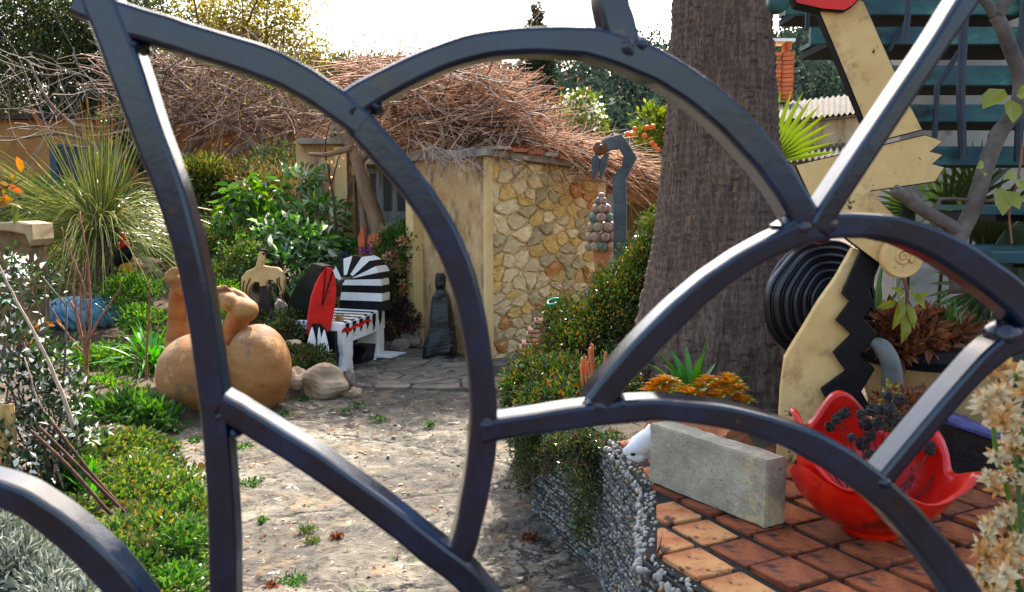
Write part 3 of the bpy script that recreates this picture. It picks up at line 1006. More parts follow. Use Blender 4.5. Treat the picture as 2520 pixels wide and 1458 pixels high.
ch = thing('brick_chimney', 'square orange brick chimney with a white cap slab on short legs', 'chimney', P(1927, 240, 12))
cx, cz0 = P(1927, 0, 12)[0], P(1927, 246, 12)[2]
bw = .312
mb = MB(); mb.box((cx, 12.16, cz0 + .3), (.29, .29, .66)); mb.build('flue', m_mortar, ch)
bm = MB(); bm.box((0, 0, 0), (.148, .072, .05)); bme, _ = bm.mesh('brick', m_brick, origin=(0, 0, 0))
rng = np.random.default_rng(8)
for k in range(11):
    z = cz0 + .03 + k * .058
    for e in range(2):
        put('brick', bme, ch, (cx - .08 + e * .16 + (.0 if k % 2 else .005), 12.0 + rng.normal(0, .003), z), (0, 0, rng.normal(0, .01)))
        put('brick', bme, ch, (cx - .15, 12.09 + e * .15, z), (0, 0, R(90)))
        put('brick', bme, ch, (cx + .155, 12.09 + e * .15, z), (0, 0, R(90)))
for e in (-1, 1):
    mb = MB(); mb.box((cx + e * .11, 12.12, cz0 + .725), (.06, .26, .11)); mb.build('leg', m_brick, ch)
mb = MB(); mb.box((cx, 12.14, cz0 + .80), (.36, .36, .04)); mb.build('cap', m_white, ch)

hw = thing('grey_house', 'grey rendered house behind the teal outdoor stairs', 'house', (4.2, 6.0, 0))
mb = MB(); a = P(2232, 0, 5.9)
mb.box((a[0] + 3, 6.05, 2.7), (6, .3, 5.4)); mb.build('wall', m_house, hw)
mb = MB(); mb.box((a[0] + 3, 5.88, .9), (6, .05, .5)); mb.build('plinth', m_house, hw)

# roof and stair platform added out of view to shade the tiles and bowl
mb = MB(); mb.box((3.1, 5.75, 4.62), (4.6, 2.5, .09)); mb.build('shade_roof', m_roofgrey, hw)
# teal stairs
m_teal = M('teal_paint', [(.3, '0e2c34'), (.45, '1c4648'), (.6, '2f625a'), (.75, '6e927c')], 3, .55, .25, 30, .004, stretch=(1, 1, 2.5), spots=[('1a3a78', 2.2, .58, .12), ('101614', 5, .6, .1), ('8aa68c', 3.3, .66, .1)])
m_navy = M('navy_iron', ['10151f', '1c2432', '26303e'], 10, .45, .15, 60, .002, spots=[('4a3020', 14, .68, .06)])
m_tread_shade = M('under_tread_shade', ['0c0e0e', '16181a', '22221f'], 6, .9, .3, 30, .004)  # near-black colour stands for the shade under the treads
st = thing('outdoor_stairs', 'open outdoor stairs with worn teal treads and dark iron balusters', 'stairs', (2.6, 4.0, TZ))
treads = [(2266, 2720, 360, 408, 3.8), (2200, 2720, 257, 301, 4.05), (2170, 2720, 161, 211, 4.3), (1996, 2640, 66, 110, 4.55), (1935, 2600, -22, 37, 4.8), (1900, 2500, -110, -60, 5.05), (2400, 2760, 505, 530, 3.55), (2440, 2760, 620, 650, 3.3)]
for x0, x1, y0, y1, Y in treads:
    a, b = P(x0, y0, Y), P(x1, y1, Y)
    mb = MB()
    mb.prism([(a[0], Y, a[2]), (b[0], Y, a[2]), (b[0], Y, b[2]), (a[0], Y, b[2])], (0, .03, 0), bevel=.004)
    a = a + [.14, 0, 0]
    mb.box(((a[0] + b[0]) / 2, Y + .31, a[2] - .012), (b[0] - a[0], .56, .024))
    mb.build('tread', m_teal, st)
    mb = MB(); mb.box(((a[0] + b[0]) / 2, Y + .36, a[2] - .05), (b[0] - a[0] - .02, .5, .04)); mb.build('underside_shade', m_tread_shade, st)
mb = MB(); p0, p1 = P(2620, 700, 3.1), P(2500, -120, 5.2)
mb.prism([p0 + [0, 0, -.14], p0, p1, p1 + [0, 0, -.14]], (.04, 0, 0)); mb.build('stringer', m_navy, st)
mb = MB(); mb.box((2.9, 5.75, 3.56), (3.9, 1.05, .07)); mb.build('shade_landing', m_teal, st)  # platform above the view, added to cast shade on the terrace
def post(pts, r=.013):
    mb_ = MB(); mb_.tube(pts, r, 8); mb_.build('baluster', m_navy, st)
post([P(2467 - 2145 + 2145 - 98, 390, 3.76), P(2364, 230, 3.76), P(2372, 60, 3.76), P(2380, -120, 3.76)], .018)
post([P(2300, 340, 4.0), P(2306, 215, 4.0), P(2325, 185, 4.0), P(2360, 128, 4.0)])
post([P(2225, 110, 4.28), P(2234, 40, 4.28), P(2240, -80, 4.28)], .016)
post([P(2188, 125, 4.5), P(2205, 90, 4.5), P(2236, 45, 4.5)])
post([P(2434, 395, 3.74), P(2438, 335, 3.74), P(2452, 312, 3.74), P(2480, 282, 3.74)])
post([P(2505, 400, 3.72), P(2515, 100, 3.72), P(2530, -100, 3.72)], .018)
post([P(1986, 72, 4.5), P(1988, 30, 4.5), P(1988, -60, 4.5)], .012)
m_panel = M('painted_panel', [(.35, '3a7a6a'), (.5, '86a878'), (.62, 'c8a05a')], 4, .6, .2, 30, .003)
mb = MB(); box_px(mb, 2490, 2580, 75, 155, 5.0, .03); 
mb = MB(); box_px(mb, 2500 - 8, 2578 - 8, 75, 158, 4.62, .03); mb.build('riser_panel', m_panel, st)

# ================================================================== objects
# ------------------------------------------------------------------ the iron gate
m_gate = M('gate_paint', [(.3, '030b18'), (.5, '06162a'), (.7, '0c2644')], 14, .13, .14, 30, .003, spots=[('2e1c14', 16, .63, .05), ('04060c', 9, .56, .1), ('4a3020', 35, .65, .04)], spec=.5)
GY = R(6)
GN = np.array([-math.sin(GY), math.cos(GY), 0]); GX = np.array([math.cos(GY), math.sin(GY), 0])
GP0 = np.array([0, .6, 1.6])
def gp_(px, py):
    d = ray(px, py)
    return CAM + d * (np.dot(GP0 - CAM, GN) / np.dot(d, GN))
gate = thing('iron_gate', 'dark navy hand-forged iron gate of curved welded bars in front of the garden', 'gate', (0, .6, 0))
BARS = [
    ([(205, -80), (235, -10), (290, 130), (360, 330), (417, 480), (471, 680), (507, 900), (530, 1100), (543, 1300), (546, 1500), (546, 1640)], [88, 86, 86, 78, 72, 66, 64, 63, 66, 67, 67]),
    ([(180, 0), (240, 22), (290, 42), (400, 74), (485, 102), (639, 150), (735, 195), (820, 250), (890, 305)], [70, 78, 82, 80, 80, 84, 80, 78, 72]),
    ([(845, 275), (890, 235), (1040, 157), (1165, 113), (1279, 98), (1400, 98), (1480, 107), (1600, 150), (1680, 194), (1775, 264), (1865, 356), (1935, 445), (2005, 560)], [70, 74, 66, 66, 66, 72, 78, 82, 80, 82, 80, 76, 76]),
    ([(1508, -90), (1514, 0), (1530, 60), (1548, 130)], [80, 82, 84, 84]),
    ([(2020, 560), (2066, 485), (2304, 128), (2385, 5), (2450, -95)], [58, 56, 50, 56, 58]),
    ([(1470, 1000), (1530, 925), (1632, 815), (1725, 728), (1800, 670), (1880, 620), (1985, 572)], [68, 66, 66, 62, 58, 56, 62]),
    ([(1945, 590), (2000, 562), (2084, 556), (2180, 560), (2262, 580), (2356, 624), (2455, 690), (2530, 752), (2600, 830)], [76, 76, 64, 64, 68, 78, 82, 84, 84]),
    ([(850, 262), (880, 300), (945, 374), (1025, 470), (1083, 560), (1131, 664), (1166, 794), (1190, 975), (1189, 1100), (1170, 1230), (1145, 1340), (1115, 1430)], [80, 78, 76, 72, 72, 70, 66, 65, 70, 68, 64, 62]),
    ([(535, 1000), (575, 1022), (639, 1062), (775, 1148), (945, 1270), (1060, 1362), (1145, 1428), (1230, 1530)], [64, 64, 64, 66, 68, 70, 70, 70]),
    ([(1185, 1068), (1279, 1052), (1430, 1030), (1585, 1014), (1655, 1014), (1790, 1030), (1918, 1064), (2016, 1107), (2100, 1157), (2180, 1218), (2250, 1290), (2325, 1380), (2390, 1475), (2440, 1580)], [62, 58, 60, 58, 56, 60, 62, 74, 76, 74, 76, 78, 76, 76]),
    ([(2175, 1210), (2200, 1170), (2380, 958), (2470, 870), (2530, 836), (2620, 770)], [50, 46, 48, 58, 62, 62]),
    ([(-110, 1200), (0, 1226), (80, 1268), (185, 1350), (290, 1460), (370, 1580)], [70, 70, 72, 78, 80, 80]),
]
rngg = np.random.default_rng(2)
for bi, (pts, wd) in enumerate(BARS):
    pts = np.array(pts, float)
    c = catmull(np.column_stack([pts, wd]), 14)
    P3 = np.array([gp_(a[0], a[1]) for a in c])
    W3 = c[:, 2] * np.linalg.norm(P3 - CAM, axis=1) / np.linalg.norm([1, 1]) * 0 + c[:, 2] * (P3 @ np.array([0, math.cos(PITCH), -math.sin(PITCH)]) - np.dot(CAM, [0, math.cos(PITCH), -math.sin(PITCH)])) / FPX
    T = unit(np.gradient(P3, axis=0))
    N2 = unit(np.cross(GN, T))
    dp = .028
    off = .0009 * (bi % 4)
    sec = []   # rounded rectangle: (across, depth)
    r_ = .0035
    for cx_, cy_, a0 in ((1, 1, 0), (-1, 1, 90), (-1, -1, 180), (1, -1, 270)):
        for a in (0, 45, 90):
            sec.append((cx_, cy_, math.cos(R(a0 + a)), math.sin(R(a0 + a))))
    V = []
    for k in range(len(P3)):
        w = W3[k] / 2 * (1 + .012 * math.sin(k * .45 + bi))
        for cx_, cy_, ca, sa in sec:
            ac = cx_ * (w - r_) + ca * r_
            de = dp / 2 + cy_ * (dp / 2 - r_) + sa * r_ + off
            V.append(P3[k] + N2[k] * ac + GN * de)
    n = len(sec)
    mb = MB()
    K = len(P3)
    mb.add(V, [[i * n + j, (i + 1) * n + j, (i + 1) * n + (j + 1) % n, i * n + (j + 1) % n] for i in range(K - 1) for j in range(n)])
    mb.faces([list(range(n))], 0, 0); mb.faces([list(range((K - 1) * n, K * n))[::-1]], 0, 0)
    ob = mb.build('bar', m_gate, gate, smooth=False)
    for p in ob.data.polygons:
        p.use_smooth = len(p.vertices) == 4
    ob.data.set_sharp_from_angle(angle=R(16)) if hasattr(ob.data, 'set_sharp_from_angle') else None
for k, (px, py, r) in enumerate([(1585, 108, 24), (868, 268, 30), (925, 262, 16), (1985, 560, 46), (2040, 555, 44), (1480, 1010, 34), (1530, 1000, 22), (575, 1070, 18), (1200, 1055, 30), (1118, 1395, 30), (2185, 1195, 36), (330, 108, 14), (2500, 830, 40), (1545, 118, 38), (540, 1030, 24)]):
    c = gp_(px, py) + GN * .0145
    rr_ = r * .66 / FPX
    mb = MB(); mb.sphere(c, (rr_, .0148, rr_), 18, 11, amp=.22, freq=1.8, seed=k); mb.build('weld_bead', m_gate, gate, smooth=True)

# ------------------------------------------------------------------ palm trunk
m_bark = M('palm_bark', [(.3, '42342a'), (.5, '685448'), (.68, '8c7464')], 9, .95, .8, 22, .02, stretch=(7, 7, .9), spots=[('a87c58', 12, .62, .05, (5, 5, .6)), ('2e2621', 9, .57, .1, (1, 1, 6)), ('3a302a', 2.2, .58, .15)])
palm = thing('palm_tree', 'massive grey-brown fibrous palm trunk swelling at the base on the raised terrace', 'tree', (1.03, 4.25, TZ))
prof = [(975, 1560, 1985), (930, 1560, 1982), (880, 1563, 1978), (830, 1568, 1972), (780, 1580, 1962), (720, 1592, 1950), (650, 1605, 1938), (560, 1619, 1926), (450, 1631, 1915), (330, 1643, 1905), (200, 1655, 1900), (100, 1662, 1898), (0, 1668, 1896), (-150, 1676, 1892), (-400, 1690, 1880), (-900, 1705, 1875), (-1500, 1715, 1870)]
pz = [P(0, p[0], 4.25)[2] for p in prof][::-1]
pc = [P((p[1] + p[2]) / 2, p[0], 4.25)[0] for p in prof][::-1]
pr = [(p[2] - p[1]) / 2 * 4.25 / FPX for p in prof][::-1]
pz, pc, pr = pz[::-1], pc[::-1], pr[::-1]
zz = np.concatenate([np.linspace(pz[0] - .02, 3.2, 330), np.linspace(3.25, pz[-1], 60)])
aa = np.arange(150) * 2 * math.pi / 150
Zg, Ag = np.meshgrid(zz, aa, indexing='ij')
rad = np.interp(Zg, pz, pr)
ring = (Zg * 26 + .9 * fbm(Ag * 2.5, Zg * 3, 3)) % 1.0
low = np.clip((1.35 - Zg) / .5, 0, 1)
rad = rad + .010 * (ring - .5) * (1 - low) + .012 * fbm(Ag * 26, Zg * 7, 2) + .03 * fbm(Ag * 3, Zg * 2, 4) + low * .035 * fbm(Ag * 14, Zg * 16, 4)
xc = np.interp(Zg, pz, pc)
V = np.stack([xc + rad * np.cos(Ag), 4.25 + rad * np.sin(Ag), Zg], 2).reshape(-1, 3)
n = 150
F = np.array([[i * n + j, i * n + (j + 1) % n, (i + 1) * n + (j + 1) % n, (i + 1) * n + j] for i in range(len(zz) - 1) for j in range(n)])
mb = MB(); mb.add(V, F); mb.build('trunk', m_bark, palm, smooth=True)
rng = np.random.default_rng(31)
N_ = 260
zf = rng.uniform(TZ + .1, 3.2, N_); af = rng.uniform(3.0, 6.4, N_)
rf = np.interp(zf, pz, pr) + .004; xf = np.interp(zf, pz, pc)
b = np.stack([xf + rf * np.cos(af), 4.25 + rf * np.sin(af), zf], 1)
o = np.stack([np.cos(af), np.sin(af), np.zeros(N_)], 1)
t_ = np.linspace(0, 1, 4)[None, :, None]
up = np.array([0, 0, 1.0]) * rng.uniform(-.05, .05, (N_, 1)) + np.stack([-np.sin(af), np.cos(af), 0 * af], 1) * rng.normal(0, .006, (N_, 1))
pts = b[:, None] + up[:, None] * t_ + o[:, None] * (.006 + .014 * rng.random((N_, 1, 1)) * np.sin(t_ * 2.6))
mb = MB(); mb.tubes(pts, .0011, 3)
tag(mb.build('bark_fibres', M('bark_fibre', ['8a6a4c', 'a07a54', '6a5442'], 30, .9, 0), palm), kind='stuff')
m_frond = LM('palm_frond', ['38471c', '4c5c26', '647434'], .5, .3)
top = np.array([pc[-1], 4.25, pz[-1]])
for k in range(16):
    a = k * 2.4; el = R(70 - 7.5 * k)
    d = np.array([math.cos(a) * math.cos(el), math.sin(a) * math.cos(el), math.sin(el)])
    mb = MB()
    mb.tube([top, top + d * .8], [.03, .015], 6)
    hub = top + d * .8
    side = unit(np.cross(d, [0, 0, 1])); nn = np.cross(side, d)
    an = np.linspace(-1.5, 1.5, 26)
    dirs = np.cos(an)[:, None] * d + np.sin(an)[:, None] * side
    tt = np.linspace(0, 1, 5)
    pts = hub + dirs[:, None] * (tt[None, :, None] * .95) - np.array([0, 0, 1]) * (tt ** 2)[None, :, None] * .3
    mb.blades(pts, np.array([.02, .06, .06, .035, .004]), np.cross(dirs, nn), fold=.2)
    mb.build('frond', m_frond, palm)

# ------------------------------------------------------------------ concrete block on the tiles
m_block = M('concrete_block', [(.3, '827a6a'), (.5, '9c937f'), (.7, 'b5ab94')], 9, .95, 1.0, 110, .008, spots=[('4c463c', 70, .6, .04), ('d0c6ae', 90, .62, .04), ('c4ac80', 5, .58, .1), ('6e6450', 6, .6, .12)])
u_ = unit(np.array([.535, -.845, 0])); v_ = np.array([.845, .535, 0])
bo = np.array([.461, 2.79, TZ + .018])
bm_ = bpy.data.meshes.new('concrete_block')
import bmesh
b_ = bmesh.new()
bmesh.ops.create_cube(b_, size=1)
for v in b_.verts:
    v.co = (v.co.x * .5, v.co.y * .085, v.co.z * .2)
bmesh.ops.bevel(b_, geom=b_.edges[:], offset=.004, segments=2, affect='EDGES')
bmesh.ops.subdivide_edges(b_, edges=[e for e in b_.edges if e.calc_length() > .05], cuts=14, use_grid_fill=True)
for v in b_.verts:
    nv = mnoise.noise(v.co * 30) * .0022 + mnoise.noise(v.co * 90) * .0014
    v.co += Vector((0, math.copysign(1, v.co.y), math.copysign(1, v.co.z) * (abs(v.co.z) > .09))) * nv
b_.to_mesh(bm_); b_.free()
bm_.materials.append(m_block)
c = bo + u_ * .25 + v_ * .0425 + ZU * .1
blk = put('concrete_block', bm_, None, c, (0, 0, math.atan2(u_[1], u_[0])))
tag(blk, 'solid grey concrete block set on edge on the terracotta tiles beside the red bowl', 'block')

# ------------------------------------------------------------------ red ceramic flower bowl
m_red = M('red_glaze', [(.3, '9c0c05'), (.5, 'c01206'), (.7, 'd0230c')], 4, .3, .2, 18, .005, spec=.3, coat=.12, spots=[('7a0c06', 6, .56, .12), ('cc3a12', 4, .6, .14), ('4a0a06', 40, .68, .03)])
m_orange = M('orange_glaze', [(.35, 'b5381a'), (.5, 'd0511c'), (.66, 'c96a3a')], 9, .3, .2, 40, .003, coat=.4)
bc = np.array([1.03, 2.36, TZ + .016])
bowl = thing('flower_bowl', 'glossy red ceramic bowl shaped like an open tulip with curled petals', 'bowl', bc)
RIM = np.array([(-40, .165, .265, .02), (-20, .235, .285, .05), (-5, .15, .27, .0), (8, .17, .27, 0), (25, .30, .29, .03), (42, .27, .27, .01), (58, .2, .26, 0), (75, .31, .26, .01), (98, .385, .25, .0), (115, .34, .25, 0), (132, .24, .255, 0), (148, .3, .25, .02), (165, .37, .245, .05), (178, .33, .255, .02), (195, .26, .26, 0), (215, .19, .265, 0), (232, .17, .265, 0), (250, .215, .255, .0), (268, .18, .26, 0), (290, .14, .262, 0), (320, .165, .265, .02)], float)
nth, nt_ = 120, 22
def rimf(th):
    w = np.exp(-((((RIM[:, 0] - th + 180) % 360) - 180) / 9.0) ** 2)
    xs_ = th + np.linspace(-12, 12, 9)
    q = [np.mean([np.interp(((x + 40) % 360) - 40, RIM[:, 0], RIM[:, c_]) for x in xs_]) for c_ in (1, 2, 3)]
    return q[0], q[1], q[2]
def bowl_surf(inner):
    V = []
    for i in range(nth):
        th = 360 * i / nth - 40
        hr, rr_, cu = rimf(th); rr_ *= .89
        for k in range(nt_):
            t = k / (nt_ - 1)
            z = hr * t
            r = rr_ * .95 * min(1, math.sin(min(1, (z + .014) / .22) * math.pi / 2) ** .66) if z < .206 else rr_ * .95 * (1 - .06 * ((z - .206) / .19))
            r = max(r, .08 * (1 if z > 0 else 1)) + cu * max(0, (t - .7) / .3) ** 2
            if inner:
                r = max(.02, r - .021); z = max(z, .016) - (.004 if t == 1 else 0)
            V.append([r * math.cos(R(th)), r * math.sin(R(th)), z])
    return np.array(V)
Vo, Vi = bowl_surf(False) + bc, bowl_surf(True) + bc
def wrapgrid(nu, nv, flip=False):
    F = np.array([[i * nv + j, ((i + 1) % nu) * nv + j, ((i + 1) % nu) * nv + j + 1, i * nv + j + 1] for i in range(nu) for j in range(nv - 1)])
    return F[:, ::-1] if flip else F
mb = MB()
mb.add(Vo, wrapgrid(nth, nt_)); b0 = mb.n
mb.add(Vi, wrapgrid(nth, nt_, True))
mb.faces([[i * nt_ + nt_ - 1, ((i + 1) % nth) * nt_ + nt_ - 1, b0 + ((i + 1) % nth) * nt_ + nt_ - 1, b0 + i * nt_ + nt_ - 1] for i in range(nth)], 0, 0)
mb.faces([[i * nt_ for i in range(nth)][::-1]], 0, 0)
mb.build('bowl_body', m_red, bowl, smooth=True)
mb = MB(); mb.lathe([(.001, .022), (.08, .026), (.13, .05), (.165, .085), (.18, .11)], bc, 40); mb.build('inside_glaze', m_orange, bowl, smooth=True)
# overlapping front petal edge
mb = MB()
for s_, (t0, t1, hh) in enumerate([(180, 262, .03)]):
    V = []
    for i in range(24):
        th = t0 + (t1 - t0) * i / 23
        e = math.sin(math.pi * i / 23)
        hr = np.interp(th, RIM[:, 0], RIM[:, 1])
        for k in range(10):
            t = k / 9
            z = .05 + (hr * (.55 + .5 * e) - .05) * t
            r = .24 * min(1, math.sin(min(1, (z + .014) / .22) * math.pi / 2) ** .66) + .003 + .004 * e
            V.append([r * math.cos(R(th)), r * math.sin(R(th)), z])
    V = np.array(V) + bc
    mb.grid(V, 24, 10)
    mb.grid(V - (V - bc) * [.05, .05, 0], 24, 10)
mb.build('outer_petal', m_red, bowl, smooth=True)

m_seed = M('dry_seed', ['14110f', '2b2522', '4a413b'], 40, .8, .9, 60, .01)
sh = thing('dried_seed_heads', 'wiry stalks with black knobbly dried seed pods standing in the red bowl', 'dried plant', bc + [0, 0, .03])
rng = np.random.default_rng(14)
SP = [(2043, 1050, 13), (2060, 1030, 13), (2078, 1017, 14), (2097, 1077, 11), (2130, 1045, 17), (2160, 1045, 15), (2142, 1072, 14), (2124, 1093, 17), (2146, 1010, 15), (2172, 1008, 13), (2190, 1010, 15), (2196, 1032, 19), (2186, 975, 13), (2212, 985, 15), (2145, 1120, 12), (2288, 1108, 14), (2300, 1120, 15), (2306, 1143, 11), (2292, 1096, 10), (2246, 1160, 13), (2120, 1020, 13), (2205, 1060, 13)]
for k, (px, py, r) in enumerate(SP):
    yy = 2.42 + rng.uniform(-.09, .09)
    c = P(px, py, yy)
    base = bc + [rng.uniform(-.05, .05), rng.uniform(-.05, .05), .03]
    mb = MB(); mb.tube(stems([base], [c], rng, 7, .04)[0], [.003, .0028, .0025, .002, .002, .0018, .0015], 5); s_o = mb.build('stalk', m_seed, sh, smooth=True)
    mb = MB(); mb.sphere(c, r * yy / FPX, 14, 9, amp=.5, freq=3.2, seed=k); mb.build('seed_pod', m_seed, sh)

# ------------------------------------------------------------------ tall cream bird sculpture
m_cream = M('cream_board', [(.3, 'bc9458'), (.5, 'd4ae70'), (.7, 'e2c48c')], 3, .8, .3, 35, .004, spots=[('4a3a20', 16, .62, .05), ('8a744a', 5, .58, .12), ('a87a48', 2.4, .58, .12)])
m_black = M('black_board', ['060606', '0c0c0c', '151413'], 8, .6, .3, 40, .003, spec=.2)
m_redp = M('red_paint', [(.3, 'a80c06'), (.5, 'd0140a'), (.7, 'dc1c0e')], 5, .5, .25, 30, .003, spots=[('5a0c08', 9, .64, .06), ('2a0a08', 24, .7, .03)])
ts = thing('bird_sculpture', 'tall cream painted cut-out bird sculpture with black zigzag edge and red beak', 'sculpture', P(1985, 1140, 3.05))
def slab(parent, name, pts, Y, th, mat, dY=0.0, edge=None, bev=.004):
    """board cut to an outline; dY tilts it in plan (metres of depth per 100 px to the right)"""
    p = np.array([P(a[0], a[1], Y + dY * (a[0] - pts[0][0]) / 100) for a in pts])
    mb_ = MB()
    mb_.prism(p, (0.015, th, 0), m=0, mside=1 if edge else None, bevel=bev)
    return mb_.build(name, [mat, edge] if edge else mat, parent)
slab(ts, 'leg_board', [(1911, 1150), (1921, 962), (1931, 881), (1979, 803), (2016, 741), (2057, 684), (2098, 612), (2122, 617), (2115, 632), (2085, 700), (2100, 740), (2075, 790), (2110, 830), (2070, 870), (2100, 915), (2040, 960), (2060, 1000), (2050, 1060), (2050, 1150)], 3.05, .06, m_cream)
slab(ts, 'zigzag_board', [(2118, 616), (2166, 650), (2139, 716), (2152, 748), (2125, 785), (2160, 823), (2116, 877), (2153, 910), (2120, 965), (2140, 1000), (2110, 1050), (2080, 1100), (2030, 1100), (2045, 1010), (2020, 959), (2081, 915), (2050, 869), (2095, 825), (2057, 789), (2091, 743), (2071, 724)], 3.02, .05, m_black)
slab(ts, 'body_board', [(1957, 406), (2057, 382), (2176, 355), (2277, 331), (2322, 347), (2290, 374), (2322, 381), (2296, 404), (2326, 412), (2302, 449), (2142, 472), (2197, 524), (2246, 575), (2262, 640), (2163, 650), (2086, 592), (2040, 545), (1990, 480)], 3.0, .06, m_cream, edge=m_black)
slab(ts, 'neck_board', [(2014, 27), (2070, -20), (2127, 3), (2192, 150), (2241, 258), (2271, 321), (2146, 353), (2115, 272), (2065, 150)], 3.02, .08, m_cream, edge=m_black)
slab(ts, 'beak_board', [(1950, -10), (1960, 10), (2024, 24), (2078, 28), (2098, 16), (2122, -8), (2150, -60), (2120, -130), (2010, -140), (1940, -90)], 2.99, .09, m_redp, edge=m_black)
mb = MB(); c = P(1921, 2, 3.0); mb.lathe([(.001, 0), (.03, 0), (.036, .006), (.036, .05), (.03, .055), (.001, .055)], (0, 0, 0), 24)
V = np.concatenate(mb.V); V = V[:, [0, 2, 1]]; mb.V = [V + c]; mb.build('eye_disc', m_teal, ts, smooth=True)
# spiral shell disc
sd_ = thing
c = P(2214, 632, 2.985); r = 52 * 2.985 / FPX
mb = MB(); mb.lathe([(.001, 0), (r * .94, 0), (r, .006), (r, .03), (r * .94, .036), (.001, .036)], (0, 0, 0), 40)
V = np.concatenate(mb.V)[:, [0, 2, 1]]; mb.V = [V + c - [0, .03, 0]]; disc = mb.build('shell_disc', m_cream, ts, smooth=False)
a = np.linspace(0, 2.1 * 2 * math.pi, 60)
rs = r * (.04 + .38 * a / a[-1])
mb = MB(); mb.tube(np.stack([c[0] + rs * np.cos(-a), np.full(60, c[1] - .031), c[2] + rs * np.sin(-a)], 1), np.linspace(.004, .008, 60), 8); mb.build('spiral_ridge', m_cream, disc, smooth=True)

# dark coiled disc behind it
m_coil = M('dark_glaze', ['040408', '090a16', '101226'], 6, .3, .6, 18, .006, coat=.15, spots=[('4a4a52', 30, .68, .05, (1, 4, 1))])
cd = thing('ridged_disc', 'large dark blue-black glazed ridged disc standing behind the cream bird sculpture', 'sculpture', P(2010, 905, 3.35))
c = P(2015, 742, 3.4)
sx, sz = 135 * 3.4 / FPX, 152 * 3.4 / FPX
nr, na = 90, 96
V = []
for i in range(nr):
    f = i / (nr - 1)
    for a in np.arange(na) * 2 * math.pi / na:
        wob = 1 + .03 * math.sin(3 * a + 4 * f) + .012 * math.sin(7 * a)
        rid = abs(math.sin(f * math.pi * 8.5 + .5 * a / math.pi)) ** .7
        bulge = math.sqrt(max(0, 1 - f ** 3))
        V.append([c[0] + sx * f * math.cos(a) * wob + .05 * (1 - f), c[1] - .07 * bulge - .022 * rid * (f < .995), c[2] + sz * f * math.sin(a) * wob])
mb = MB(); mb.add(np.array(V), [[i * na + j, i * na + (j + 1) % na, (i + 1) * na + (j + 1) % na, (i + 1) * na + j] for i in range(nr - 1) for j in range(na)])
mb.build('ridged_face', m_coil, cd, smooth=True)
mb = MB(); mb.sphere(c + [.0, .0, 0], (sx * 1.0, .06, sz * 1.0), 40, 14); mb.build('back', m_coil, cd, smooth=True)

# ------------------------------------------------------------------ clay figure: buttocks with legs in the air
m_clay = M('clay', [(.3, '784822'), (.5, '966432'), (.7, 'a87c48')], 2.2, .7, .25, 50, .004, stretch=(1, 1, 3), spots=[('544840', 3.4, .56, .12), ('c69a68', 3, .6, .12), ('6e4020', 22, .62, .06)])
tmpm = MB()
def ts_(px, py, Y): return P(px, py, Y)
k_ = 6.5 / FPX
tmpm.sphere(ts_(486, 923, 6.38), (97 * k_, 100 * k_, 102 * k_), 40, 28)
tmpm.sphere(ts_(636, 909, 6.5), (80 * k_, 98 * k_, 113 * k_), 40, 28)
tmpm.tube([ts_(560, 900, 6.75), ts_(570, 850, 6.8), ts_(580, 800, 6.72), ts_(592, 768, 6.6), ts_(604, 752, 6.52)], np.array([42, 38, 31, 26, 25]) * k_, 24)
tmpm.sphere(ts_(604, 764, 6.44), (31 * k_, 36 * k_, 29 * k_), 28, 20)
tmpm.sphere(ts_(560, 742, 6.46), (33 * k_, 30 * k_, 24 * k_), 28, 20, Rm=np.array(Matrix.Rotation(R(20), 3, 'Y')))
tmpm.sphere(ts_(584, 752, 6.47), (26 * k_, 28 * k_, 22 * k_), 24, 16)
tmpm.tube([ts_(548, 724, 6.5), ts_(570, 722, 6.52), ts_(592, 734, 6.52), ts_(606, 748, 6.5)], np.array([12, 15, 16, 16]) * k_, 16)
for px, py, r in ((521, 727, 11), (530.5, 715.5, 8.5), (538, 711, 7), (546, 709, 6), (554, 707.5, 5.5)):
    tmpm.tube([ts_(px + 16, py + 12, 6.47), ts_(px + 7, py + 5, 6.46), ts_(px, py, 6.45)], np.array([r * .8, r * .75, r * .7]) * k_, 12)
    tmpm.sphere(ts_(px, py, 6.45), r * k_, 16, 12)
tmpm.tube([ts_(450, 900, 6.8), ts_(440, 840, 6.9), ts_(437, 780, 6.85), ts_(436, 730, 6.75), ts_(440, 706, 6.68)], np.array([40, 34, 25, 20, 19]) * k_, 24)
tmpm.sphere(ts_(446, 708, 6.65), np.array([23, 28, 23]) * k_, 20, 14)
tmpm.tube([ts_(446, 704, 6.65), ts_(434, 694, 6.6), ts_(424, 684, 6.58), ts_(417, 676, 6.57)], np.array([20, 19, 16, 8]) * k_, 20)
for px, py, r in ((411, 684, 8), (413, 676, 8), (419, 669, 7), (426, 665, 6.5), (433, 663, 6)):
    tmpm.tube([ts_(px + 9, py + 9, 6.57), ts_(px + 3, py + 3, 6.57), ts_(px, py, 6.57)], np.array([r * .8, r * .85, r * .9]) * k_, 10)
    tmpm.sphere(ts_(px, py, 6.57), r * k_, 12, 8)
tmpm.sphere(ts_(560, 950, 6.75), (110 * k_, 70 * k_, 60 * k_), 24, 16)
to = tmpm.build('clay_tmp', m_clay)
md = to.modifiers.new('r', 'REMESH'); md.mode = 'VOXEL'; md.voxel_size = .0065; md.use_smooth_shade = True
sm = to.modifiers.new('s', 'SMOOTH'); sm.iterations = 3; sm.factor = .5
dg = bpy.context.evaluated_depsgraph_get()
me = bpy.data.meshes.new_from_object(to.evaluated_get(dg))
me.name = 'clay_figure'
if not me.materials: me.materials.append(m_clay)
clay = put('clay_figure', me, None, to.location)
bpy.data.objects.remove(to)
tag(clay, 'big terracotta sculpture of two round buttocks with bare feet raised in the air', 'sculpture')

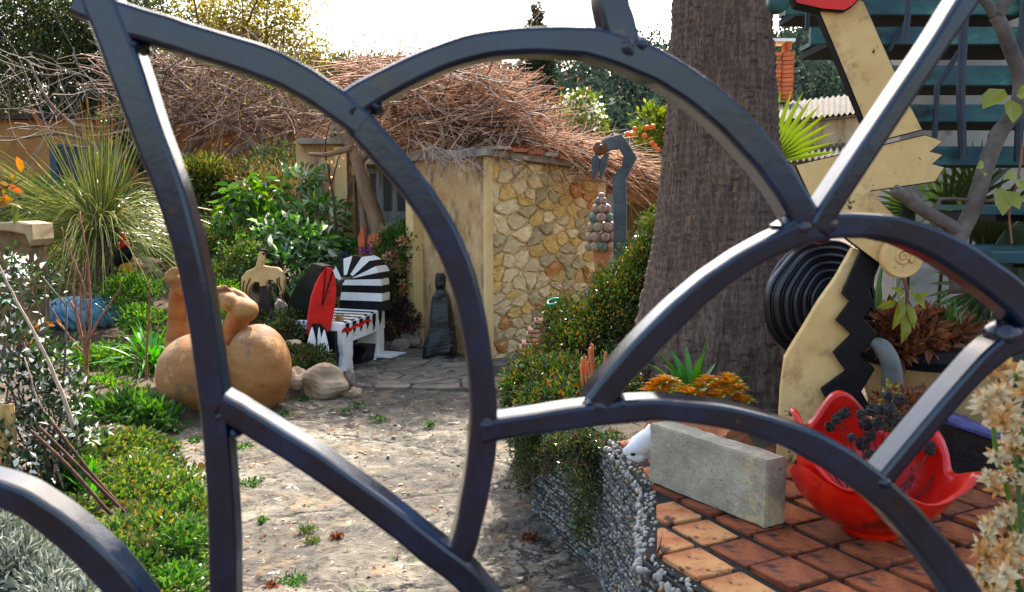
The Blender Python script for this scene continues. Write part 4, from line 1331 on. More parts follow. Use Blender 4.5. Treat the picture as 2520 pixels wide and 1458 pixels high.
# ------------------------------------------------------------------ zebra bench
m_zw = M('white_paint', [(.3, 'd4d0c6'), (.5, 'e6e4dd'), (.7, 'efede8')], 5, .6, .15, 30, .003, spots=[('9a9488', 8, .64, .1)])
m_zb = M('black_paint', ['060708', '0c0d10', '15161a'], 6, .45, .15, 30, .003, spec=.25)
bo_ = np.array([-1.6, 7.95, 0]); bu = np.array([.29, .957, 0]); bv = np.array([-.957, .29, 0])
def B(u, v, z): return bo_ + bu * u + bv * v + ZU * z
bench = thing('animal_bench', 'painted bench shaped as a zebra-striped animal, one end a red beaked head with white fangs', 'bench', B(.45, .25, 0))
SH = .485
mb = MB()
nb_ = 13
for k in range(nb_):
    u0, u1 = .93 * k / nb_, .93 * (k + 1) / nb_
    z0, z1 = SH - .01 + .04 * (u0 / .93) ** 2, SH - .01 + .04 * (u1 / .93) ** 2
    mb.hexa([B(u0, .0, .27 + .03 * u0), B(u1, .0, .27 + .03 * u1), B(u1, .5, .27), B(u0, .5, .27), B(u0, .0, z0 - .012), B(u1, .0, z1 - .012), B(u1, .5, z1), B(u0, .5, z0)], 0)
    mb.hexa([B(u0, .012, z0 - .012), B(u1, .012, z1 - .012), B(u1, .5, z1 - .004), B(u0, .5, z0 - .004), B(u0, .016, z0), B(u1, .016, z1), B(u1, .495, z1 + .004), B(u0, .495, z0 + .004)], k % 2)
mb.build('seat', [m_zw, m_zb], bench)
rng = np.random.default_rng(6)
for k in range(1, nb_, 2):
    u0, u1 = .93 * k / nb_, .93 * (k + 1) / nb_
    zt = SH - .022 + .04 * (u0 / .93) ** 2
    L = rng.uniform(.1, .17)
    mb = MB(); o_ = -.004
    mb.prism([B(u0, o_, zt), B(u1, o_, zt), B(u1 - .004, o_, zt - L * .45), B(u1 - .02, o_, zt - L * .6), B(u1 - .012, o_, zt - L * .72), B(u0 + .012, o_, zt - L), B(u0 + .016, o_, zt - L * .7), B(u0 - .006, o_, zt - L * .5)], bv * .0038)
    mb.build('drip', m_zb, bench)
mb = MB()
us = np.linspace(-.02, .6, 16)
top = [B(u, -.008, .415 + .012 * math.sin(u * 30) + .05 * u) for u in us]
bot = [B(u, -.008, .375 + .014 * math.sin(u * 26 + 1) + .07 * u) for u in us]
mb.prism(top + bot[::-1], bv * .004); mb.build('red_stripe', m_redp, bench)
# neck and curled head at the far end: bands of a bent slab
secs = [((-.04, .5), (.46, .5)), ((-.005, .585), (.45, .585)), ((-.01, .66), (.43, .66)), ((-.005, .73), (.42, .725)), ((.0, .79), (.385, .775)), ((.02, .85), (.31, .79)), ((.06, .905), (.295, .80)), ((.12, .955), (.30, .812)), ((.20, .99), (.33, .825)), ((.30, 1.0), (.365, .825)), ((.40, .97), (.40, .815)), ((.485, .90), (.43, .795)), ((.545, .82), (.45, .77))]
secs = [tuple((v * 1.05 - .03, .5 + (z - .5) * 1.12) for v, z in q) for q in secs]
mb = MB()
for k in range(len(secs) - 1):
    (o0, i0), (o1, i1) = secs[k], secs[k + 1]
    t0 = .16 + .0 * k
    f0, f1 = .79, .79
    bk = .98 + .015 * k if k > 4 else .98
    mb.hexa([B(f0, *o0), B(f0, *i0), B(bk, *i0), B(bk, *o0), B(f0, *o1), B(f0, *i1), B(bk, *i1), B(bk, *o1)], (k + 1) % 2)
mb.build('zebra_neck', [m_zw, m_zb], bench)
# legs
def leg(u0, u1, v0, v1, z1, hoof=True, fl=1.0):
    mb_ = MB()
    pts = [(u0 - .015, .0), (u1 + .02 * fl, .0), (u1 + .005, .1), (u1 + .02, .16), (u1 + .01, z1), (u0 + .02, z1), (u0 + .05, .16), (u0 + .03, .06)]
    mb_.prism([B(u, v0, z) for u, z in pts], bv * (v1 - v0), bevel=.008)
    l = mb_.build('leg', m_zw, bench)
    return l
leg(-.02, .2, .0, .24, .28); leg(.72, .9, .0, .24, .3); leg(-.02, .18, .36, .5, .28); leg(.72, .9, .36, .5, .3)
for u0, v0 in ((.70, .02), (.68, .34)):
    mb = MB()
    mb.prism([B(u0, v0, 0), B(u0 - .26, v0 - .0, 0), B(u0 - .24, v0, .07), B(u0 - .1, v0, .15), B(u0 + .06, v0, .16)], bv * .2, bevel=.012)
    h = mb.build('hoof', m_zb, bench)
    for g in range(3):
        mb = MB(); mb.tube([B(u0 - .17 + g * .05, v0 - .004, .04 + g * .03), B(u0 - .165 + g * .05, v0 + .085, .085 + g * .028), B(u0 - .17 + g * .05, v0 + .175, .045 + g * .03)], .006, 6); mb.build('toe_ridge', m_zb, h, smooth=True)
mb = MB(); mb.prism([B(.72, -.16, .02), B(.98, -.22, .02), B(1.0, .1, .02), B(.72, .1, .02)], (0, 0, .026), bevel=.004); mb.build('base_slab', m_zw, bench)
# red head with black hood and fangs
face = [(800, 656), (818, 662), (826, 684), (828, 712), (826, 745), (821, 775), (814, 806), (805, 828), (797, 810), (786, 799), (768, 797), (760, 826), (756, 826), (757, 785), (765, 735), (775, 704), (787, 680)]
F3 = np.array([P(a, b_, 7.86 + .0016 * (a - 757)) for a, b_ in face])
mb = MB(); mb.prism(F3, (-.02, .06, 0), bevel=.006); hd = mb.build('red_head', m_redp, bench)
hood = [(797, 655), (786, 680), (774, 704), (764, 735), (756, 785), (756, 828), (745, 825), (700, 803), (702, 780), (712, 735), (735, 690), (768, 648)]
H3 = np.array([P(a, b_, 8.0 + .0035 * (760 - a)) for a, b_ in hood])
H3 = np.array([P(a, b_, 7.93 + .006 * (790 - a)) for a, b_ in hood])
mb = MB(); mb.prism(H3, (.04, .2, -.01), bevel=.006); mb.build('black_hood', m_zb, bench)
mb = MB(); mb.prism([P(a, b_, 7.85 + .0016 * (a - 757)) for a, b_ in ((801, 660), (803, 664), (794, 748), (817, 668), (820, 671), (794, 754), (792, 750))], (0, .012, 0)); mb.build('beak_groove', m_zb, bench)
mb = MB(); mb.prism([P(a, b_, 7.89) for a, b_ in ((766, 797), (786, 797), (800, 812), (806, 830), (798, 870), (770, 870), (762, 820))], (.0, .04, 0)); mb.build('mouth', m_zb, bench)
for pts in ([(768, 805), (777, 835), (781, 862), (755, 862), (758, 835)], [(798, 812), (806, 845), (812, 872), (785, 874), (789, 845)], [(785, 806), (793, 830), (795, 858), (782, 858), (779, 830)]):
    q = np.array([P(a, b_, 7.8) for a, b_ in pts])
    r0 = np.linalg.norm(q[3] - q[2]) / 2
    mb = MB(); mb.tube([(q[2] + q[3]) / 2 - ZU * .06, (q[2] + q[3]) / 2, (q[1] + q[4]) / 2, q[0] * .7 + (q[1] + q[4]) / 2 * .3, q[0]], [r0, r0, r0 * .72, r0 * .3, .003], 10); mb.build('fang', m_zw, bench, smooth=True)
mb = MB(); mb.prism([B(-.05, .05, 0), B(-.05, .5, 0), B(-.05, .5, .4), B(-.05, .05, .4)], bu * .1); mb.build('head_support', m_zb, bench)

# ------------------------------------------------------------------ wooden bird cut-out on a dark post
m_birdw = M('painted_tan', ['a8844e', 'c2a06a', 'd0b27e'], 5, .75, .2, 30, .003)
bs = thing('bird_cutout', 'small tan bird cut-out with drooping fingered wings on a dark post', 'sculpture', P(652, 790, 8.2))
def bz(x, y): return (380 + x * .411) * .7992, (700 + y * .411) * .7992
bp = [bz(*a) for a in [(1015, 185), (1030, 172), (1060, 175), (1072, 205), (1060, 235), (1035, 262), (1040, 290), (1090, 298), (1150, 305), (1185, 335), (1200, 390), (1195, 470), (1180, 505), (1165, 500), (1150, 440), (1120, 400), (1085, 395), (1068, 415), (1066, 440), (1020, 445), (1016, 415), (985, 410), (955, 430), (935, 470), (915, 520), (890, 510), (878, 440), (882, 375), (920, 330), (970, 310), (990, 290), (1000, 240)]]
slab(bs, 'body', bp, 8.2, .05, m_birdw, bev=.006)
slab(bs, 'crest', [bz(*a) for a in [(1010, 145), (1022, 165), (1062, 168), (1080, 205), (1064, 235), (1066, 200), (1050, 182), (1022, 180)]], 8.19, .03, m_black, bev=.003)
mb = MB(); mb.sphere(P(*bz(1050, 200), 8.19), (.012, .012, .012), 10, 8); mb.build('eye', m_black, bs, smooth=True)
for x0, y0, x1, y1 in ((905, 400, 900, 500), (950, 385, 915, 500), (1150, 385, 1170, 490), (1165, 375, 1185, 480)):
    mb = MB(); mb.tube([P(*bz(x0, y0), 8.197), P(*bz((x0 + x1) / 2 - 8, (y0 + y1) / 2), 8.195), P(*bz(x1, y1), 8.197)], .006, 5); mb.build('feather_groove', m_black, bs)
slab(bs, 'post', [bz(*a) for a in [(1020, 445), (1066, 440), (1100, 560), (1112, 720), (1005, 720), (1012, 560)]], 8.21, .1, M('charred_wood', ['1c1815', '332a24'], 8, .8, .3, 30, .005), bev=.01)

# ------------------------------------------------------------------ black seated statue by the shed
m_bstone = M('black_stone', ['050506', '0c0d0f', '18191c'], 5, .35, .5, 14, .01, spots=[('4a4e54', 9, .66, .08)])
stt = thing('black_statue', 'black polished stone seated figure against the plastered shed corner', 'statue', P(1082, 885, 8.7))
mb = MB()
sec0 = [(885, 1040, 1122, .2), (868, 1040, 1122, .2), (848, 1043, 1124, .2), (806, 1056, 1121, .16), (802, 1058, 1116, .15), (760, 1060, 1112, .13), (728, 1064, 1105, .11), (722, 1070, 1100, .08), (712, 1074, 1096, .07), (700, 1071, 1098, .08), (682, 1071, 1098, .08), (673, 1073, 1092, .06)]
sec = []
for q0, q1 in zip(sec0[:-1], sec0[1:]):
    nn_ = max(1, int((q0[0] - q1[0]) / 7))
    sec += [tuple(np.array(q0) * (1 - t / nn_) + np.array(q1) * t / nn_) for t in range(nn_)]
sec.append(sec0[-1])
rings = []
for y, x0, x1, dp in sec:
    a, b_ = P(x0, y, 8.7), P(x1, y, 8.7)
    cx_ = (a[0] + b_[0]) / 2; hw_ = (b_[0] - a[0]) / 2
    ring_ = []
    for k in range(16):
        an = 2 * math.pi * k / 16
        ca, sa = math.cos(an), math.sin(an)
        e = .45
        w_n = 1 + .10 * mnoise.noise(Vector((ca * 2, sa * 2, a[2] * 6))) + .05 * mnoise.noise(Vector((ca * 6, sa * 6, a[2] * 16)))
        ring_.append([cx_ + hw_ * w_n * math.copysign(abs(ca) ** e, ca), 8.7 + dp * w_n * math.copysign(abs(sa) ** e, sa), a[2]])
    rings.append(ring_)
V = np.array(rings).reshape(-1, 3)
n = 16
mb.add(V, [[i * n + j, i * n + (j + 1) % n, (i + 1) * n + (j + 1) % n, (i + 1) * n + j] for i in range(len(sec) - 1) for j in range(n)])
mb.faces([list(range((len(sec) - 1) * n, len(sec) * n))], 0, 0)
mb.build('body', m_bstone, stt, smooth=False)
for e in ():
    mb = MB(); mb.tube([P(1088 + e * 21, 735, 8.62), P(1088 + e * 26, 775, 8.6), P(1088 + e * 18, 800, 8.5)], [.035, .04, .035], 10); mb.build('arm', m_bstone, stt, smooth=True)

# ------------------------------------------------------------------ steel heron neck and ceramic fruit pot
m_steel = M('bare_steel', [(.3, '3d4248'), (.5, '555c64'), (.7, '6e757c')], 6, .42, .15, 40, .002, metal=.75, spots=[('6a4a34', 9, .64, .1)])
m_rust = M('rust', ['5a341f', '7e4a2a', '99633c'], 14, .85, .4, 60, .003)
hr = thing('heron_sculpture', 'welded grey steel heron neck with bent head and open beak above the bushes', 'sculpture', P(1525, 700, 6.6))
slab(hr, 'neck', [(1542, 760), (1542, 496), (1541, 440), (1553, 418), (1567, 388), (1549, 358), (1528, 330), (1500, 337), (1478, 347), (1473, 360), (1488, 377), (1500, 370), (1522, 366), (1534, 383), (1530, 410), (1507, 436), (1509, 496), (1509, 760)], 6.6, .1, m_steel)
mb = MB(); mb.sphere(P(1477, 364, 6.63), (.06, .075, .055), 14, 10, amp=.2, freq=2, seed=3); mb.build('head', m_rust, hr, smooth=True)
for e in (0, 1):
    mb = MB(); mb.sphere(P(1479, 361, 6.56 + e * .15), .016, 12, 8); mb.build('eye', m_steel, hr, smooth=True)
for pts in ([(1455, 390), (1466, 378), (1477, 392), (1472, 420), (1459, 446), (1456, 425)], [(1477, 392), (1490, 378), (1497, 376), (1492, 408), (1478, 444), (1475, 425)]):
    slab(hr, 'beak', pts, 6.6, .05, m_steel)

m_pot = M('pot_terracotta', ['8a4c2c', 'a8623c', 'b87850'], 6, .8, .2, 40, .003)
m_fr1 = M('fruit_rose', ['7a5a4a', '9c7660', 'a88872'], 8, .5, .2, 30, .003, coat=.2)
m_fr3 = M('fruit_tan', ['7a6044', '98805c', 'b09a74'], 8, .5, .2, 30, .003, coat=.2)
m_fr2 = M('fruit_green', ['3a4c40', '566a58', '7e8e78'], 8, .45, .2, 30, .003, coat=.3)
fp = thing('fruit_topiary', 'terracotta pot heaped with a cone of glazed ceramic fruits beside the heron neck', 'garden ornament', P(1480, 660, 6.9))
mb = MB(); c = P(1481, 655, 6.9); s = 6.9 / FPX
mb.lathe([(.001, -.5), (17 * s, -.5), (18 * s, 0), (22 * s, 36 * s), (24 * s, 38 * s), (24 * s, 46 * s), (19 * s, 46 * s), (.001, 40 * s)], c, 24); mb.build('pot', m_pot, fp, smooth=False)
rng = np.random.default_rng(4)
for lv, (y, rad_, n_, fr) in enumerate([(606, 29, 8, 12.5), (583, 27, 7, 13.5), (559, 22, 6, 13.5), (536, 17, 5, 13), (514, 12, 4, 12), (495, 6, 3, 10), (482, 0, 1, 8)]):
    for k in range(n_):
        a = 2 * math.pi * (k + .5 * (lv % 2)) / n_ + rng.normal(0, .08)
        cc = P(1480, y, 6.9) + [rad_ * s * math.cos(a), rad_ * s * math.sin(a), 0]
        r = fr * s * rng.uniform(.9, 1.08)
        Dv = unit(np.array([math.cos(a), math.sin(a), .1]))
        mb = MB(); mb.lathe([(.001, .82 * r), (.18 * r, .95 * r), (.55 * r, .92 * r), (.92 * r, .45 * r), (r, 0), (.88 * r, -.5 * r), (.5 * r, -.85 * r), (.001, -.9 * r)], (0, 0, 0), 12)
        V = np.concatenate(mb.V); q = np.array(Vector((0, 0, 1)).rotation_difference(Vector(Dv)).to_matrix())
        mb.V = [V @ q.T + cc]
        mb.build('fruit', [m_fr1, m_fr2, m_fr3][rng.choice(3, p=[.5, .28, .22])], fp, smooth=True)

# ------------------------------------------------------------------ blue fluted ceramic pouf on a dark base
m_blue = M('blue_glaze', [(.3, '2a5c80'), (.5, '4a86a4'), (.7, '84b2c0')], 5, .25, .2, 20, .003, coat=.5, spots=[('2c4a9a', 4, .62, .1)])
pf = thing('blue_gourd', 'blue glazed ceramic gourd with twisted flutes on a dark round base', 'sculpture', P(205, 850, 9.3))
c = P(207, 772, 9.3); s = 9.3 / FPX
V = []; nu, nv = 160, 30
for j in range(nv):
    th = math.pi * (j + .001) / (nv - 1 + .002)
    for i in range(nu):
        ph = 2 * math.pi * i / nu
        f = 1 + .1 * abs(math.sin(10 * (ph + .5 * math.cos(th)))) * math.sin(th)
        V.append([84 * s * math.sin(th) ** .8 * math.cos(ph) * f, 84 * s * math.sin(th) ** .8 * math.sin(ph) * f, 48 * s * math.cos(th) * (1 - .3 * math.exp(-(th / .4) ** 2)) * (.88 + .18 * abs(math.sin(10 * (ph + .5 * math.cos(th)))) * min(1, math.sin(th) * 1.6))])
mb = MB(); mb.add(np.array(V) + c, [[j * nu + i, (j + 1) * nu + i, (j + 1) * nu + (i + 1) % nu, j * nu + (i + 1) % nu] for j in range(nv - 1) for i in range(nu)])
mb.build('gourd_body', m_blue, pf, smooth=True)
mb = MB(); mb.lathe([(.001, -.45), (.36, -.45), (.38, -.2), (.34, -.12), (.001, -.1)], c, 28); mb.build('base', M('dark_base', ['191412', '2e2521'], 6, .8, .3, 30, .005), pf, smooth=False)

# ------------------------------------------------------------------ carved stone pillar at the left edge
m_pill = M('brown_stone', ['4a3826', '6e5638', '8e744e'], 6, .95, .6, 25, .01, spots=[('a89070', 9, .63, .08)])
pl = thing('stone_pillar', 'squat brown carved stone pillar with a lighter rim among the shrubs', 'pillar', P(38, 930, 8.3))
slab(pl, 'shaft', [(-30, 920), (-30, 566), (5, 556), (62, 562), (74, 600), (78, 700), (86, 920)], 8.3, .3, m_pill, bev=.02)
slab(pl, 'cap', [(-36, 566), (-20, 548), (40, 545), (76, 552), (80, 590), (72, 606), (60, 578), (20, 570)], 8.24, .38, M('pale_stone', ['8e7a5a', 'b39c76'], 8, .95, .5, 30, .01), bev=.015)

# red-black-yellow bird ornament by the grass tree
m_yel = M('yellow_paint', ['a87410', 'c8921a'], 6, .6, .2, 30, .003)
tc = thing('parrot_ornament', 'black garden bird ornament with red crest and yellow feet half hidden under the grass tree', 'garden ornament', P(310, 690, 9.4))
mb = MB(); mb.tube([P(312, 690, 9.4) + [0, 0, .0], P(318, 675, 9.4), P(306, 655, 9.4), P(302, 640, 9.4)], [.035, .05, .06, .05], 10); mb.build('leg', m_yel, tc, smooth=True)
mb = MB(); mb.sphere(P(303, 632, 9.4), (.085, .09, .13), 16, 12, Rm=np.array(Matrix.Rotation(R(40), 3, 'Y'))); mb.build('body', m_black, tc, smooth=True)
mb = MB(); mb.tube([P(298, 608, 9.38), P(312, 600, 9.38), P(324, 604, 9.38)], [.03, .035, .015], 8); mb.tube([P(300, 606, 9.38), P(302, 585, 9.38), P(308, 570, 9.38)], [.025, .022, .006], 8); mb.build('crest', m_redp, tc, smooth=True)
mb = MB()
for e in (-1, 0, 1):
    mb.tube([P(318, 690, 9.38), P(322 + e * 12, 696, 9.36 - .02 * e)], [.02, .01], 6)
mb.build('foot', m_yel, tc, smooth=True)

# two orange painted slabs by the tree
m_or = M('orange_slab', ['a04020', 'c25a34', 'cc7a58'], 6, .8, .3, 40, .004)
for k, (pts, lab) in enumerate([([(882, 610), (880, 590), (890, 556), (897, 570), (898, 609)], 'pointed orange painted wooden slab at the foot of the leaning tree'), ([(902, 611), (906, 580), (920, 574), (934, 577), (926, 612)], 'broad orange painted slab beside the pointed one at the leaning tree')]):
    p = np.array([P(a, b_, 9.6) for a, b_ in pts])
    mb = MB(); mb.prism(np.concatenate([p]), (0, .05, 0), bevel=.006)
    mb.prism([p[0] + [0, .01, -.3], p[-1] + [0, .01, -.3], p[-1] + [0, .01, .01], p[0] + [0, .01, .01]], (0, .03, 0))
    tag(mb.build('painted_slab', m_or), lab, 'slab')

# seashell / bleached skull beside the block
m_bone = M('bleached_bone', ['a8a8a8', 'c8c8c6', 'd8d6d0'], 6, .7, .3, 30, .004)
sk = thing('animal_skull', 'small bleached white animal skull leaning on the far end of the concrete block', 'skull', P(1570, 1135, 2.88))
mb = MB(); mb.tube([P(1538, 1112, 2.82), P(1556, 1108, 2.84), P(1574, 1098, 2.88), P(1590, 1080, 2.92), P(1597, 1058, 2.95), P(1598, 1045, 2.97)], [.012, .025, .04, .034, .014, .004], 14); mb.build('cranium', m_bone, sk, smooth=True)
mb = MB(); mb.sphere(P(1558, 1119, 2.812), (.009, .007, .005), 10, 8); mb.build('eye_socket', m_black, sk, smooth=True)
mb = MB(); mb.tube([P(1545, 1122, 2.82), P(1570, 1128, 2.84), P(1594, 1122, 2.9)], [.008, .016, .012], 10); mb.build('jaw', m_bone, sk, smooth=True)

# boulders edging the bed below the bench
m_bould = [M('boulder_tan', ['8e7658', 'b0977a', 'c6b094'], 5, .95, .6, 18, .02, spots=[('b07a4a', 4, .6, .1)]), M('boulder_grey', ['6c6258', '8c8274', 'a89c8a'], 5, .95, .6, 18, .02, spots=[('4c463e', 6, .62, .08)])]
def rock(px, py, Y, rx, rz, lab, k, seed, grp=None, dep=None):
    c = P(px, py, Y); s_ = Y / FPX
    mb_ = MB(); mb_.sphere(c, (rx * s_, dep or (rx + rz) / 2 * s_, rz * s_), 20, 13, amp=.45, freq=1.15, seed=seed)
    V = np.concatenate(mb_.V)
    o = mb_.build('boulder', m_bould[k], None, smooth=False)
    return tag(o, lab, 'boulder', grp)
rock(728, 945, 7.0, 34, 42, 'pale tan boulder touching the clay figure at the edge of the bed', 0, 1)
rock(800, 940, 6.95, 58, 44, 'largest round tan boulder below the bench end at the path edge', 0, 7)
rock(872, 968, 6.9, 16, 15, 'small orange-tan round stone at the end of the boulder row', 0, 5)
rock(862, 930, 7.2, 14, 24, 'narrow grey stone wedged behind the largest boulder', 1, 12)
rock(823, 622, 10.2, 38, 16, 'flat grey boulder topping the rock pile behind the bench', 1, 3)
rock(840, 648, 10.0, 28, 20, 'second grey boulder under the flat one behind the bench', 1, 4)
rock(840, 700, 10.1, 45, 30, 'big grey-brown rock between the red head and the zebra neck', 1, 9)
rock(985, 850, 9.2, 24, 17, 'grey rock on the ground right of the bench hoof', 1, 10)
rock(1012, 832, 9.4, 26, 22, 'brown rock pushed against the plaster pillar foot', 1, 13)
rock(720, 850, 7.6, 26, 13, 'small pale rock under the red fangs', 0, 15)
rock(690, 760, 8.6, 18, 20, 'grey rock right of the dark bird post', 1, 17)
rock(355, 650, 10.0, 46, 14, 'flat pale rock behind the grass tree trunk', 0, 19)
rock(405, 1125, 5.25, 16, 13, 'grey-white cobble at the left edge of the path', 1, 21)
rock(355, 1105, 5.5, 13, 10, 'smooth white cobble under the bright green bush', 0, 22)
rock(388, 1098, 5.6, 10, 8, 'small grey cobble behind the white one', 1, 23)
rock(250, 965, 6.9, 14, 11, 'round tan cobble behind the bright green bush', 0, 24)
rock(290, 970, 6.8, 18, 9, 'flat tan stone beside the round cobble', 0, 25)

# wooden post and rusty rods at the left
m_oldwood = M('old_post', [(.35, '7a5a30'), (.5, 'b08a50'), (.65, 'd0ac70')], 10, .95, .8, 30, .008, stretch=(2, 2, .5))
tag((lambda m_: (m_.tube([G(18, 1300, 0.0) * [1, 0, 0] + [0, 4.2, 0.0], P(18, 1140, 4.2), P(16, 1060, 4.2), P(12, 995, 4.2)], [.05, .048, .045, .042], 10), m_.build('wooden_post', m_oldwood, smooth=True))[1])(MB()), 'weathered golden wooden post at the left edge behind the glittering shrub', 'post')
m_rebar = M('rusty_rod', ['2e1c14', '4a2c1c', '603a24'], 30, .9, .5, 120, .003)
for k, (p, lab) in enumerate([([(95, 1050, 4.0), (210, 1165, 3.95), (345, 1300, 3.9)], 'longest of the three leaning rusty rods'), ([(128, 1040, 4.05), (220, 1160, 4.0), (300, 1250, 3.95)], 'rusty rod leaning just above the longest one'), ([(75, 1060, 3.95), (170, 1150, 3.9), (275, 1270, 3.85)], 'rusty rod leaning lowest, with its foot left of the others')]):
    mb = MB(); mb.tube(catmull([P(*a) for a in p], 6), .009, 8); tag(mb.build('rusty_rod', m_rebar, smooth=True), lab, 'rod', 'rusty rods leaning in the left bed')
tag((lambda m_: (m_.tube([P(-40, 738, 7), P(30, 742, 7)], .03, 10), m_.build('green_pipe', M('green_pipe', ['0e7a3a', '1a9a4c'], 6, .4, .1, 30, .002), smooth=True))[1])(MB()), 'bright green pipe end poking in at the left edge', 'pipe')

# white lid on a flue beyond the shed roof
wl = thing('flue_cap', 'flat white flue cap behind the steel heron head', 'flue', P(1556, 345, 12))
mb = MB(); mb.lathe([(.001, 0), (.11, 0), (.12, .012), (.11, .024), (.001, .05)], P(1557, 330, 12), 24); mb.build('cap', m_white, wl)
mb = MB(); mb.tube([P(1557, 470, 12), P(1557, 330, 12)], .05, 12); mb.build('pipe', m_steel, wl, smooth=True)

# planter with succulents at the right
m_planter = M('planter_render', [(.35, '7a5c38'), (.5, '9c7a4c'), (.65, 'b08e5e')], 5, .9, .4, 40, .005, spots=[('3a2a1c', 4, .62, .08)])
pt = thing('planter', 'big buff planter with a black lip behind the red bowl', 'planter', P(2260, 1080, 3.25))
c = P(2275, 1070, 3.35); s = 3.3 / FPX
mb = MB(); mb.lathe([(.001, 0), (110 * s, 0), (150 * s, 120 * s), (160 * s, 195 * s)], c, 36); mb.build('body', m_planter, pt, smooth=True)
mb = MB(); mb.lathe([(158 * s, 190 * s), (172 * s, 196 * s), (178 * s, 215 * s), (172 * s, 240 * s), (160 * s, 244 * s), (152 * s, 230 * s), (.001, 226 * s)], c, 36); mb.build('lip', m_black, pt, smooth=False)
m_grey = M('grey_ceramic', ['3c3e3c', '5c5e58', '7a7a70'], 5, .5, .3, 30, .004)
mb = MB(); mb.tube(catmull([P(2195, 990, 3.0), P(2196, 940, 3.0), P(2190, 890, 3.0), P(2170, 855, 3.02), P(2140, 840, 3.05)], 6), np.concatenate([np.linspace(.04, .032, 18), np.linspace(.032, .015, 7)]), 14)
tag(mb.build('curved_neck', m_grey, smooth=True), 'smooth grey curved ceramic neck between the zigzag board and the planter', 'sculpture')
m_purp = M('violet_edge', ['1c1c40', '3a3a70', '6868a0'], 20, .5, .2, 60, .002)
mb = MB(); mb.prism([P(2335, 1036, 2.75), P(2480, 1080, 2.75), P(2478, 1096, 2.75), P(2332, 1046, 2.75)], (.02, .3, .0), bevel=.003)
mb.prism([P(2345, 1052, 2.78), P(2478, 1098, 2.78), P(2478, 1260, 2.78), P(2345, 1240, 2.78)], (.02, .26, .0), m=1)
tag(mb.build('glazed_trough', [m_purp, m_coil]), 'dark trough with a violet chipped rim behind the red bowl petal', 'trough')

# stack of old roof tiles half hidden by the trailing bush, a green hoop, a hanging cable, straw on the bench
m_oldtile = M('old_tile', ['3c1c12', '5c2e1c', '74422a'], 10, .9, .4, 40, .004)
rs_t = thing('roof_tile_stack', 'stack of old curved red-brown roof tiles half buried in the trailing bush', 'tile stack', P(1318, 890, 5.25))
for k in range(8):
    c = P(1352 - k * 5.5, 800 + k * 11, 5.5 - .03 * k)
    a = np.linspace(-.2, math.pi * .75, 9)
    V = []
    for r_ in (.085, .072):
        for x_ in (-.11, .11):
            for t in a:
                V.append(c + [x_ * .9 + .01 * math.sin(k * 2), -.085 + r_ * math.cos(t) * -1 + .085, r_ * math.sin(t) * .55])
    mb = MB(); n = 9
    F = []
    for i in range(n - 1):
        F += [[i, i + 1, n + i + 1, n + i], [2 * n + i, 3 * n + i, 3 * n + i + 1, 2 * n + i + 1], [i, 2 * n + i, 2 * n + i + 1, i + 1], [n + i, n + i + 1, 3 * n + i + 1, 3 * n + i]]
    F += [[0, n, 3 * n, 2 * n], [n - 1, 3 * n - 1, 4 * n - 1, 2 * n - 1]]
    mb.add(np.array(V), F); mb.build('tile', m_oldtile, rs_t)
mb = MB(); a = np.linspace(0.4, 5.2, 24); c = P(1362, 742, 5.0)
mb.tube(np.stack([c[0] + .035 * np.cos(a), c[1] + .03 * np.sin(a), c[2] + .012 * np.sin(a) + .01 * np.cos(a)], 1), .006, 7)
tag(mb.build('plastic_hoop', M('teal_plastic', ['1a8a70', '2ca488'], 6, .4, 0), smooth=True), 'small teal plastic hoop lying on top of the trailing bush', 'hoop')
mb = MB(); mb.tube(catmull([P(2262, 640, 3.2), P(2320, 656, 3.25), P(2377, 692, 3.3), P(2400, 720, 3.3), P(2440, 830, 3.2)], 8), .0035, 6)
tag(mb.build('cable', m_black, smooth=True), 'thin black cable running from the spiral disc down to the planter', 'cable')
rng = np.random.default_rng(77)
base = P(832, 778, 8.15); mb = MB()
tips = np.array([base + [rng.normal(.06, .07), rng.normal(0, .05), rng.uniform(-.22, .02)] for _ in range(40)])
mb.tubes(stems(np.tile(base, (40, 1)) + rng.normal(0, .015, (40, 3)), tips, rng, 6, .08), .003, 3)
tag(mb.build('straw_tuft', M('straw', ['a07a3c', 'c09a58'], 6, .8, 0)), 'wisp of dry straw caught between the red head and the striped seat', 'straw')

# ================================================================== plants
l_dark = LM('evergreen_leaf', ['1e2814', '2e3a1a', '46501f', '5c5a2a'], .45, .3)
l_olive = LM('olive_yellow_leaf', ['4a4a1a', '6e6620', '8e7e28', 'a08c38'], .5, .4)
l_mid = LM('green_leaf', ['26401a', '36561c', '4c7024', '6a8a32'], .4, .4)
l_bright = LM('bright_green_leaf', ['26441a', '385e20', '4c722a', '6c8840'], .35, .35, tboost=1.25)
l_cover = LM('groundcover_leaf', ['22381a', '324e1e', '466426', '5e7632', '76803a', '7c5830'], .35, .35, tboost=1.3)
l_gloss = LM('glossy_leaf', ['1e3418', '2c4a20', '3c5c28', '6a6a2c'], .2, .3, .9)
l_trail = LM('wire_vine_leaf', ['182610', '263a14', '38501c', '4e6428', '7c4a20'], .2, .22, .6, nlo=.35, nhi=1.4, nscale=4)
l_silver = LM('silver_leaf', ['5c6456', '7c8274', '9a9e90', 'b4b6aa'], .6, .25)
l_grass = LM('grass_tree_blade', ['4e601e', '7a8436', 'a4a258', 'c0b878'], .35, .3)
l_strap = LM('strap_leaf', ['1e481c', '2e6424', '4a8030', '6a9a3e'], .3, .4, .6)
l_dry = LM('dry_leaf', ['4a2a1a', '6e3c20', '8e5a34', '5a2026'], .7, .3)
l_peach = LM('peach_flower', ['c8865c', 'dca47c', 'e4b894', 'b0704c'], .7, .45)
